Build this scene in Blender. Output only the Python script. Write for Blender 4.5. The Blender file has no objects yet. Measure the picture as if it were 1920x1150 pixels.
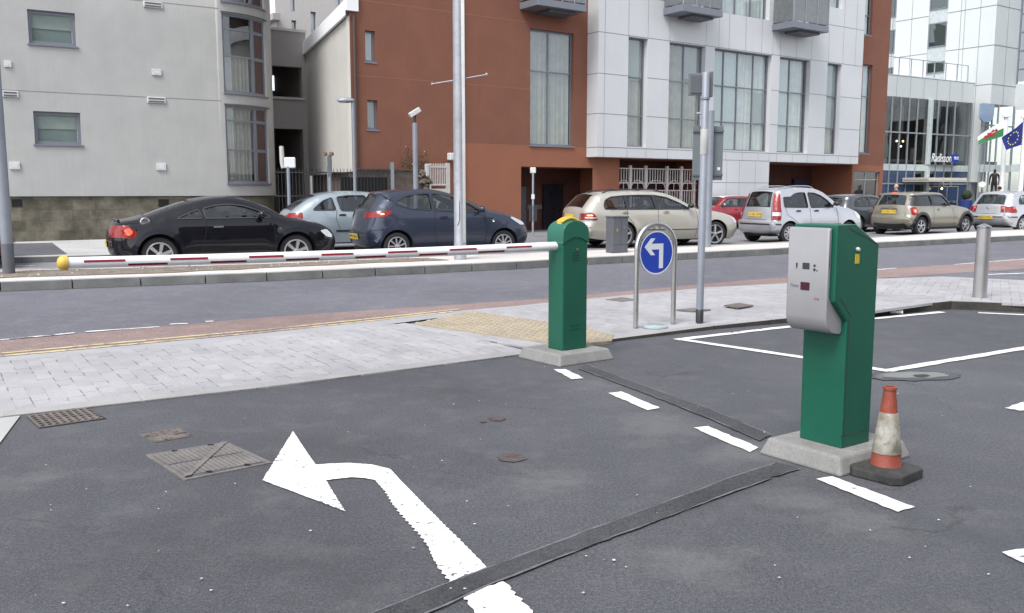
import bpy, bmesh, math, random
from mathutils import Vector, Matrix, geometry
R = math.radians
random.seed(7)
scene = bpy.context.scene
COL = scene.collection

# ------------------------------------------------------------------ camera
FPX, CX, CY, HY, CH = 1700.0, 960.0, 575.0, 358.0, 1.45
TILT = math.atan((CY - HY) / FPX)
cam_d = bpy.data.cameras.new("camera"); cam = bpy.data.objects.new("camera", cam_d); COL.objects.link(cam)
cam.location = (0, 0, CH); cam.rotation_euler = (math.pi / 2 - TILT, 0, 0)
cam_d.sensor_width = 36; cam_d.lens = FPX / 1920 * 36; cam_d.clip_end = 3000; cam_d.clip_start = 0.05
scene.camera = cam
scene.render.resolution_x = 1024; scene.render.resolution_y = 613

def ray(u, v):
    a = (u - CX) / FPX; b = (CY - v) / FPX
    return Vector((a, math.cos(TILT) + b * math.sin(TILT), -math.sin(TILT) + b * math.cos(TILT)))
def G(u, v, z=0.0):
    """point of the horizontal plane z seen at photo pixel (u, v)"""
    d = ray(u, v); k = (z - CH) / d.z
    return Vector((d.x * k, d.y * k, z))
class Frame:
    """vertical wall plane: local x along the wall, local y away from the viewer, z up"""
    def __init__(self, p, deg):
        self.p = Vector((p[0], p[1], 0)); self.a = R(deg)
        self.dx = Vector((math.cos(self.a), math.sin(self.a), 0)); self.dy = Vector((-math.sin(self.a), math.cos(self.a), 0))
    def sz(self, u, v, y=0.0):
        d = ray(u, v); o = Vector((0, 0, CH)) - self.p
        k = (y - o.dot(self.dy)) / d.dot(self.dy); q = o + d * k
        return q.dot(self.dx), q.z
    def w(self, s, y, z): return self.p + self.dx * s + self.dy * y + Vector((0, 0, z))

# ------------------------------------------------------------------ objects
def tag(o, label=None, cat=None, group=None, kind=None):
    if label: o["label"] = label
    if cat: o["category"] = cat
    if group: o["group"] = group
    if kind: o["kind"] = kind
    return o
def empty(name, loc=(0, 0, 0), rz=0.0, label=None, cat=None, group=None):
    o = bpy.data.objects.new(name, None); COL.objects.link(o)
    o.location = loc; o.rotation_euler = (0, 0, rz); o.empty_display_size = .2
    return tag(o, label, cat, group)
def copy_tree(o, parent=None):
    c = o.copy(); COL.objects.link(c); c.parent = parent
    for ch in list(o.children): copy_tree(ch, c)
    return c

class MB:
    def __init__(self): self.v = []; self.f = []; self.m = []
    def add(self, vs, fs, m=0):
        n = len(self.v); self.v += [tuple(x) for x in vs]
        for f in fs: self.f.append(tuple(i + n for i in f)); self.m.append(m)
        return self
    def quad(self, a, b, c, d, m=0): return self.add([a, b, c, d], [(0, 1, 2, 3)], m)
    def box(self, c, s, rz=0.0, m=0, M=None):
        hx, hy, hz = s[0] / 2, s[1] / 2, s[2] / 2; vs = []
        for z in (-hz, hz):
            for x, y in ((-hx, -hy), (hx, -hy), (hx, hy), (-hx, hy)):
                p = Vector((x, y, z))
                if M is not None: p = M @ p
                elif rz: p = Vector((x * math.cos(rz) - y * math.sin(rz), x * math.sin(rz) + y * math.cos(rz), z))
                vs.append(p + Vector(c))
        return self.add(vs, [(3, 2, 1, 0), (4, 5, 6, 7), (0, 1, 5, 4), (1, 2, 6, 5), (2, 3, 7, 6), (3, 0, 4, 7)], m)
    def bx(self, x0, x1, y0, y1, z0, z1, m=0):
        return self.box(((x0 + x1) / 2, (y0 + y1) / 2, (z0 + z1) / 2), (abs(x1 - x0), abs(y1 - y0), abs(z1 - z0)), m=m)
    def prism(self, poly, z0, z1, m=0, bottom=True):
        """poly: 2D points ccw or cw, z0/z1 numbers"""
        n = len(poly)
        if sum(poly[i][0] * poly[(i + 1) % n][1] - poly[(i + 1) % n][0] * poly[i][1] for i in range(n)) < 0: poly = list(poly)[::-1]
        vs = [(p[0], p[1], z0) for p in poly] + [(p[0], p[1], z1) for p in poly]
        tr = geometry.tessellate_polygon([[Vector((p[0], p[1], 0)) for p in poly]])
        fs = [(i, (i + 1) % n, n + (i + 1) % n, n + i) for i in range(n)]
        for t in tr:
            a, b, c = t
            if (Vector(poly[b]) - Vector(poly[a])).cross(Vector(poly[c]) - Vector(poly[a])) < 0: a, c = c, a
            fs.append((n + a, n + b, n + c))
            if bottom: fs.append((c, b, a))
        return self.add(vs, fs, m)
    def extr(self, poly, axis, a0, a1, m=0):
        """extrude a 2D polygon along axis 'x' (poly = y,z) or 'y' (poly = x,z)"""
        t = MB().prism(poly, a0, a1)
        if axis == 'y':
            vs = [(p[0], p[2], p[1]) for p in t.v]; fs = [f[::-1] for f in t.f]
        else:
            vs = [(p[2], p[0], p[1]) for p in t.v]; fs = t.f
        return self.add(vs, fs, m)
    def tube(self, pts, r, n=10, caps=True, m=0):
        pts = [Vector(p) for p in pts]; rr = r if isinstance(r, (list, tuple)) else [r] * len(pts)
        vs = []; up = None
        for i, p in enumerate(pts):
            d = (pts[min(i + 1, len(pts) - 1)] - pts[max(i - 1, 0)]).normalized()
            if up is None:
                up = Vector((0, 0, 1)) if abs(d.z) < .9 else Vector((1, 0, 0))
            a = d.cross(up).normalized(); b = a.cross(d).normalized(); up = b
            for k in range(n):
                t = 2 * math.pi * k / n; vs.append(p + a * math.cos(t) * rr[i] + b * math.sin(t) * rr[i])
        fs = [(i * n + k, (i + 1) * n + k, (i + 1) * n + (k + 1) % n, i * n + (k + 1) % n) for i in range(len(pts) - 1) for k in range(n)]
        if caps: fs.append(tuple(range(n))); fs.append(tuple(range((len(pts) - 1) * n, len(pts) * n))[::-1])
        return self.add(vs, fs, m)
    def lathe(self, prof, n=24, o=(0, 0, 0), axis='z', m=0):
        """prof: (r, h) pairs along the axis"""
        vs = []; L = len(prof)
        for k in range(n):
            t = 2 * math.pi * k / n
            for r, h in prof:
                if axis == 'z': p = (r * math.cos(t), r * math.sin(t), h)
                elif axis == 'y': p = (r * math.cos(t), h, r * math.sin(t))
                else: p = (h, r * math.cos(t), r * math.sin(t))
                vs.append((p[0] + o[0], p[1] + o[1], p[2] + o[2]))
        fs = []
        for k in range(n):
            k2 = (k + 1) % n
            for i in range(L - 1):
                f = (k * L + i, k2 * L + i, k2 * L + i + 1, k * L + i + 1)
                fs.append(f if axis != 'y' else f[::-1])
        return self.add(vs, fs, m)
    def build(self, name, mats, parent=None, smooth=None, bevel=0, seg=2, loc=None):
        me = bpy.data.meshes.new(name)
        if mats is not None and not isinstance(mats, (list, tuple)): mats = [mats]
        me.from_pydata(self.v, [], self.f)
        for mm in mats or []: me.materials.append(mm)
        if any(self.m): me.polygons.foreach_set("material_index", self.m)
        bm = bmesh.new(); bm.from_mesh(me)
        bmesh.ops.remove_doubles(bm, verts=bm.verts, dist=1e-5)
        bmesh.ops.recalc_face_normals(bm, faces=bm.faces) if smooth != 'keep' else None
        bm.to_mesh(me); bm.free()
        if smooth:
            me.polygons.foreach_set("use_smooth", [True] * len(me.polygons))
            me.set_sharp_from_angle(angle=R(smooth if isinstance(smooth, (int, float)) and smooth is not True else 40))
        me.update()
        o = bpy.data.objects.new(name, me); COL.objects.link(o)
        if parent is not None: o.parent = parent
        if loc is not None: o.location = loc
        if bevel:
            b = o.modifiers.new("bevel", 'BEVEL'); b.width = bevel; b.segments = seg; b.limit_method = 'ANGLE'; b.angle_limit = R(35)
            b.harden_normals = False
        return o

def text_mesh(s, size, name, mat, parent, M, shear=0, depth=.002, spacing=1.0, ax='CENTER'):
    cu = bpy.data.curves.new("txt", 'FONT'); cu.body = s; cu.size = size; cu.align_x = ax; cu.align_y = 'CENTER'
    cu.extrude = depth; cu.shear = shear; cu.space_character = spacing
    ob = bpy.data.objects.new("txt", cu); COL.objects.link(ob)
    bpy.context.view_layer.update()
    me = bpy.data.meshes.new_from_object(ob.evaluated_get(bpy.context.evaluated_depsgraph_get()))
    bpy.data.objects.remove(ob); bpy.data.curves.remove(cu)
    me.transform(M); me.materials.clear(); me.materials.append(mat); me.name = name
    o = bpy.data.objects.new(name, me); COL.objects.link(o); o.parent = parent
    return o

# ------------------------------------------------------------------ materials
def nodes(name):
    m = bpy.data.materials.new(name); m.use_nodes = True; nt = m.node_tree
    return m, nt, nt.nodes, nt.links, nt.nodes["Principled BSDF"]
def rgb(c): return (c[0], c[1], c[2], 1)
def mixc(nt, fac, a, b, mode='MIX'):
    n = nt.nodes.new("ShaderNodeMix"); n.data_type = 'RGBA'; n.blend_type = mode
    for s, i in ((fac, 0), (a, 6), (b, 7)):
        if isinstance(s, bpy.types.NodeSocket): nt.links.new(s, n.inputs[i])
        elif i == 0: n.inputs[0].default_value = s
        else: n.inputs[i].default_value = rgb(s)
    return n.outputs[2]
def tex(nt, kind, scale, co=None, **k):
    n = nt.nodes.new("ShaderNodeTex" + kind); n.inputs["Scale"].default_value = scale
    for a, b in k.items():
        if a in n.inputs: n.inputs[a].default_value = b
        else: setattr(n, a, b)
    if co is not None: nt.links.new(co, n.inputs["Vector"])
    return n
def coords(nt, rot=0, scale=(1, 1, 1), loc=(0, 0, 0), kind="Object", rx=0):
    t = nt.nodes.new("ShaderNodeTexCoord"); mp = nt.nodes.new("ShaderNodeMapping")
    mp.inputs["Rotation"].default_value = (rx, 0, rot); mp.inputs["Scale"].default_value = scale; mp.inputs["Location"].default_value = loc
    nt.links.new(t.outputs[kind], mp.inputs[0]); return mp.outputs[0]
def ramp(nt, fac, stops):
    n = nt.nodes.new("ShaderNodeValToRGB"); e = n.color_ramp.elements
    while len(e) < len(stops): e.new(.5)
    for i, (p, c) in enumerate(stops): e[i].position = p; e[i].color = rgb(c) if isinstance(c, (tuple, list)) else (c, c, c, 1)
    nt.links.new(fac, n.inputs[0]); return n.outputs[0]
def bump(nt, b, h, dist=.01, strength=.5):
    n = nt.nodes.new("ShaderNodeBump"); n.inputs["Distance"].default_value = dist; n.inputs["Strength"].default_value = strength
    nt.links.new(h, n.inputs["Height"]); nt.links.new(n.outputs[0], b.inputs["Normal"]); return n
def mat(name, c, rough=.6, metal=0, var=.12, vs=6, fine=0, fs=120, bmp=0, coat=0, emit=0, spec=.5, streak=0):
    """painted / cast surface with broad and fine tonal variation"""
    m, nt, N, L, b = nodes(name)
    co = coords(nt); out = None
    if var or fine or bmp:
        n = tex(nt, "Noise", vs, co, Detail=5.0, Roughness=.6)
        out = mixc(nt, ramp(nt, n.outputs["Fac"], [(.3, 0.0), (.7, 1.0)]), [x * (1 - var) for x in c], [min(1, x * (1 + var)) for x in c])
        if fine or bmp:
            f = tex(nt, "Noise", fs, co, Detail=4.0, Roughness=.7)
            if fine: out = mixc(nt, ramp(nt, f.outputs["Fac"], [(.35, 0.0), (.65, 1.0)]), mixc(nt, 1.0, out, [1 - fine] * 3, 'MULTIPLY'), out)
            if bmp: bump(nt, b, f.outputs["Fac"], bmp, .6)
        if streak:
            co2 = coords(nt, scale=(5, 5, .35)); g = tex(nt, "Noise", 2.2, co2, Detail=5.0)
            out = mixc(nt, ramp(nt, g.outputs["Fac"], [(.45, 0.0), (.8, streak)]), out, [x * .45 for x in c])
        L.new(out, b.inputs["Base Color"])
    else: b.inputs["Base Color"].default_value = rgb(c)
    b.inputs["Roughness"].default_value = rough; b.inputs["Metallic"].default_value = metal
    b.inputs["Coat Weight"].default_value = coat; b.inputs["Coat Roughness"].default_value = .04
    b.inputs["Specular IOR Level"].default_value = spec
    if emit: b.inputs["Emission Color"].default_value = rgb(c); b.inputs["Emission Strength"].default_value = emit
    return m
def paint(name, c, metal=.35, rough=.33, coat=.9):
    m, nt, N, L, b = nodes(name)
    f = tex(nt, "Noise", 3, coords(nt), Detail=3.0)
    L.new(mixc(nt, f.outputs["Fac"], [x * .93 for x in c], [min(1, x * 1.06) for x in c]), b.inputs["Base Color"])
    b.inputs["Metallic"].default_value = metal; b.inputs["Roughness"].default_value = rough
    b.inputs["Coat Weight"].default_value = coat; b.inputs["Coat Roughness"].default_value = .05
    if metal < .2: b.inputs['Specular IOR Level'].default_value = .08
    return m
def glass(name, tint=(.35, .4, .4), refl=.12, rough=.02, fres=1.45, solid=None, solidf=0):
    m, nt, N, L, b = nodes(name); N.remove(b); out = N["Material Output"]
    tr = N.new("ShaderNodeBsdfTransparent"); tr.inputs[0].default_value = rgb(tint)
    gl = N.new("ShaderNodeBsdfGlossy"); gl.inputs["Roughness"].default_value = rough; gl.inputs[0].default_value = (.95, .97, 1, 1)
    ge = N.new("ShaderNodeNewGeometry"); dt = N.new("ShaderNodeVectorMath"); dt.operation = 'DOT_PRODUCT'
    L.new(ge.outputs["Incoming"], dt.inputs[0]); L.new(ge.outputs["Normal"], dt.inputs[1])
    ab_ = N.new("ShaderNodeMath"); ab_.operation = 'ABSOLUTE'; L.new(dt.outputs["Value"], ab_.inputs[0])
    om = N.new("ShaderNodeMath"); om.operation = 'SUBTRACT'; om.inputs[0].default_value = 1; L.new(ab_.outputs[0], om.inputs[1])
    lw = N.new("ShaderNodeMath"); lw.operation = 'POWER'; lw.inputs[1].default_value = 4.5; L.new(om.outputs[0], lw.inputs[0])
    ad = N.new("ShaderNodeMath"); ad.operation = 'MULTIPLY_ADD'; ad.inputs[1].default_value = 1 - refl; ad.inputs[2].default_value = refl; ad.use_clamp = True
    L.new(lw.outputs[0], ad.inputs[0]); mx = N.new("ShaderNodeMixShader"); L.new(ad.outputs[0], mx.inputs[0])
    base = tr.outputs[0]
    if solidf:
        df = N.new("ShaderNodeBsdfDiffuse"); df.inputs[0].default_value = rgb(solid)
        m2 = N.new("ShaderNodeMixShader"); m2.inputs[0].default_value = solidf; L.new(tr.outputs[0], m2.inputs[1]); L.new(df.outputs[0], m2.inputs[2]); base = m2.outputs[0]
    L.new(base, mx.inputs[1]); L.new(gl.outputs[0], mx.inputs[2])
    # slight waviness so reflections are not mirror perfect
    w = tex(nt, "Noise", 1.3, coords(nt), Detail=1.0); bp = N.new("ShaderNodeBump"); bp.inputs["Distance"].default_value = .01; bp.inputs["Strength"].default_value = .25
    L.new(w.outputs["Fac"], bp.inputs["Height"]); L.new(bp.outputs[0], gl.inputs["Normal"])
    L.new(mx.outputs[0], out.inputs[0]); return m

def blotches(nt, spots):
    # irregular ground stains: distance to each spot centre broken up by noise
    N, L = nt.nodes, nt.links; t = N.new("ShaderNodeTexCoord"); nz = tex(nt, "Noise", 2.6, t.outputs["Object"], Detail=10.0, Roughness=.78); tot = None
    for x, y, r in spots:
        mp = N.new("ShaderNodeMapping"); mp.inputs["Location"].default_value = (-x / r, -y / r, 0); mp.inputs["Scale"].default_value = (1 / r, 1 / r, 0); L.new(t.outputs["Object"], mp.inputs[0])
        ln = N.new("ShaderNodeVectorMath"); ln.operation = 'LENGTH'; L.new(mp.outputs[0], ln.inputs[0])
        a = N.new("ShaderNodeMath"); a.operation = 'MULTIPLY_ADD'; a.inputs[1].default_value = 3.2; L.new(nz.outputs["Fac"], a.inputs[0]); 
        b = N.new("ShaderNodeMath"); b.operation = 'SUBTRACT'; b.use_clamp = False; L.new(a.outputs[0], b.inputs[0]); L.new(ln.outputs["Value"], b.inputs[1]); a.inputs[2].default_value = -1.0
        s_ = N.new("ShaderNodeMath"); s_.operation = 'MULTIPLY'; s_.inputs[1].default_value = 1.5; s_.use_clamp = True; L.new(b.outputs[0], s_.inputs[0])
        if tot is None: tot = s_.outputs[0]
        else: m_ = N.new("ShaderNodeMath"); m_.operation = 'MAXIMUM'; L.new(tot, m_.inputs[0]); L.new(s_.outputs[0], m_.inputs[1]); tot = m_.outputs[0]
    return tot
def asphalt(name, c, patch=.25, wet=False):
    m, nt, N, L, b = nodes(name); co = coords(nt)
    a = tex(nt, "Noise", .45, co, Detail=7.0, Roughness=.62)
    base = mixc(nt, ramp(nt, a.outputs["Fac"], [(.38, 0.0), (.62, 1.0)]), [x * (1 - patch) for x in c], [x * (1 + patch) for x in c])
    g = tex(nt, "Noise", 150, co, Detail=3.0, Roughness=.8)
    base = mixc(nt, 1.0, base, ramp(nt, g.outputs["Fac"], [(.32, .5), (.5, .98), (.68, 1.6)]), 'MULTIPLY')
    mg = tex(nt, "Noise", 60, co, Detail=4.0, Roughness=.8)
    base = mixc(nt, 1.0, base, ramp(nt, mg.outputs["Fac"], [(.3, .58), (.5, .98), (.7, 1.5)]), 'MULTIPLY')
    bg_ = tex(nt, "Noise", .16, co, Detail=3.0, Roughness=.5)
    base = mixc(nt, 1.0, base, ramp(nt, bg_.outputs["Fac"], [(.36, 1 - patch * 1.1), (.62, 1 + patch * .8)]), 'MULTIPLY')
    v = tex(nt, "Voronoi", 95, co)
    base = mixc(nt, ramp(nt, v.outputs["Distance"], [(.1, .4), (.22, 0.0)]), base, [min(1, x * 2.3) for x in c])
    k = tex(nt, "Noise", 3.2, co, Detail=8.0, Roughness=.75)
    base = mixc(nt, ramp(nt, k.outputs["Fac"], [(.50, 0.0), (.70, .5)]), base, [c[0] * 1.65, c[1] * 1.6, c[2] * 1.5])
    if wet:
        # hairline cracks
        wn = tex(nt, "Noise", 2.2, co, Detail=6.0, Roughness=.7); wa = N.new("ShaderNodeVectorMath"); wa.operation = 'MULTIPLY_ADD'; wa.inputs[1].default_value = (.55, .55, 0)
        L.new(wn.outputs["Color"], wa.inputs[0]); L.new(co, wa.inputs[2])
        cv = N.new("ShaderNodeTexVoronoi"); cv.feature = 'DISTANCE_TO_EDGE'; cv.inputs["Scale"].default_value = .62; L.new(wa.outputs[0], cv.inputs["Vector"])
        gt = tex(nt, "Noise", .8, co, Detail=2.0); g1_ = ramp(nt, gt.outputs["Fac"], [(.54, 0.0), (.60, .6)]); ck = N.new("ShaderNodeMath"); ck.operation = 'MULTIPLY'
        L.new(ramp(nt, cv.outputs["Distance"], [(.0, 1.0), (.006, 0.0)]), ck.inputs[0]); L.new(g1_, ck.inputs[1])
        base = mixc(nt, ck.outputs[0], base, (.03, .03, .033))
        P = [G(u_, v_) for u_, v_ in ((1230, 800), (1400, 850), (1500, 940), (1600, 985), (1100, 720), (1010, 900), (1300, 1050), (60, 900))]
        dm = blotches(nt, [(p.x, p.y, r_) for p, r_ in zip(P, (.75, .6, .42, .45, .5, .5, .5, .35))])
        dm2 = N.new("ShaderNodeMath"); dm2.operation = 'MULTIPLY'; dm2.inputs[1].default_value = .42; L.new(dm, dm2.inputs[0])
        base = mixc(nt, dm2.outputs[0], base, (.175, .172, .170))
        P = [G(u_, v_) for u_, v_ in ((880, 735), (300, 1000), (640, 1080), (1690, 690), (1420, 905), (1850, 1020))]
        dk = blotches(nt, [(p.x, p.y, r_) for p, r_ in zip(P, (.6, .9, .6, .35, .2, .6))])
        dk2 = N.new("ShaderNodeMath"); dk2.operation = 'MULTIPLY'; dk2.inputs[1].default_value = .42; L.new(dk, dk2.inputs[0])
        base = mixc(nt, dk2.outputs[0], base, (.05, .052, .058))
    L.new(base, b.inputs["Base Color"])
    L.new(ramp(nt, a.outputs["Fac"], [(.36, .55 if wet else .8), (.6, .9)]), b.inputs["Roughness"])
    bump(nt, b, g.outputs["Fac"], .006, .7)
    b.inputs["Specular IOR Level"].default_value = .35
    return m
def paving(name, rot, w=.24, h=.12, c1=(.32, .313, .322), c2=(.372, .363, .37), mort=(.15, .145, .14), ms=.005, off=.5, big=.15, kind="Object", rx=0):
    m, nt, N, L, b = nodes(name); co = coords(nt, rot, kind=kind, rx=rx)
    wb = tex(nt, "Noise", 5, co, Detail=2.0)
    add = N.new("ShaderNodeVectorMath"); add.operation = 'MULTIPLY_ADD'; add.inputs[1].default_value = (.012, .012, 0)
    L.new(wb.outputs["Color"], add.inputs[0]); L.new(co, add.inputs[2])
    br = N.new("ShaderNodeTexBrick"); br.inputs["Scale"].default_value = 1; br.inputs["Brick Width"].default_value = w; br.inputs["Row Height"].default_value = h
    br.inputs["Mortar Size"].default_value = ms; br.inputs["Mortar Smooth"].default_value = .3; br.offset = off
    br.inputs["Color1"].default_value = rgb(c1); br.inputs["Color2"].default_value = rgb(c2); br.inputs["Mortar"].default_value = rgb(mort)
    L.new(add.outputs[0], br.inputs["Vector"])
    # joints are only dark in places, elsewhere filled
    jn = tex(nt, "Noise", 6.0, co, Detail=3.0)
    jf = N.new("ShaderNodeMath"); jf.operation = 'MULTIPLY'; L.new(br.outputs["Fac"], jf.inputs[0]); L.new(ramp(nt, jn.outputs["Fac"], [(.48, 0.05), (.60, 1.0)]), jf.inputs[1])
    nb = N.new("ShaderNodeTexBrick")
    for k in ("Scale", "Brick Width", "Row Height"): nb.inputs[k].default_value = br.inputs[k].default_value
    nb.offset = off; nb.inputs["Mortar Size"].default_value = 0; nb.inputs["Color1"].default_value = rgb(c1); nb.inputs["Color2"].default_value = rgb(c2)
    L.new(add.outputs[0], nb.inputs["Vector"])
    base = mixc(nt, jf.outputs[0], nb.outputs["Color"], mort)
    a = tex(nt, "Noise", .9, co, Detail=7.0, Roughness=.65)
    base = mixc(nt, 1.0, base, ramp(nt, a.outputs["Fac"], [(.3, 1 - big), (.7, 1 + big)]), 'MULTIPLY')
    g = tex(nt, "Noise", 130, co, Detail=3.0)
    base = mixc(nt, 1.0, base, ramp(nt, g.outputs["Fac"], [(.3, .78), (.7, 1.15)]), 'MULTIPLY')
    L.new(base, b.inputs["Base Color"]); b.inputs["Roughness"].default_value = .82
    inv = N.new("ShaderNodeMath"); inv.operation = 'SUBTRACT'; inv.inputs[0].default_value = 1; L.new(jf.outputs[0], inv.inputs[1])
    bump(nt, b, inv.outputs[0], .004, .6)
    return m
def worn(name, c, under, wear=.5, scale=14, rough=.7):
    """road paint with real chips through which the asphalt shows"""
    m, nt, N, L, b = nodes(name); co = coords(nt)
    n = tex(nt, "Noise", scale, co, Detail=9.0, Roughness=.75); n2 = tex(nt, "Noise", 1.4, co, Detail=4.0)
    s = N.new("ShaderNodeMath"); s.operation = 'MULTIPLY_ADD'; s.inputs[1].default_value = .35; L.new(n2.outputs["Fac"], s.inputs[0]); L.new(n.outputs["Fac"], s.inputs[2])
    w0 = .93 - wear * .3
    base = mixc(nt, ramp(nt, s.outputs[0], [(w0, 0.0), (w0 + .06, 1.0)]), mixc(nt, n2.outputs["Fac"], [x * .86 for x in c], c), under)
    dn = tex(nt, "Noise", 5, co, Detail=8.0, Roughness=.7)
    base = mixc(nt, 1.0, base, ramp(nt, dn.outputs["Fac"], [(.35, .72), (.6, 1.0)]), 'MULTIPLY')
    L.new(base, b.inputs["Base Color"]); b.inputs["Roughness"].default_value = rough
    bump(nt, b, n.outputs["Fac"], .003, .4); return m

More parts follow.
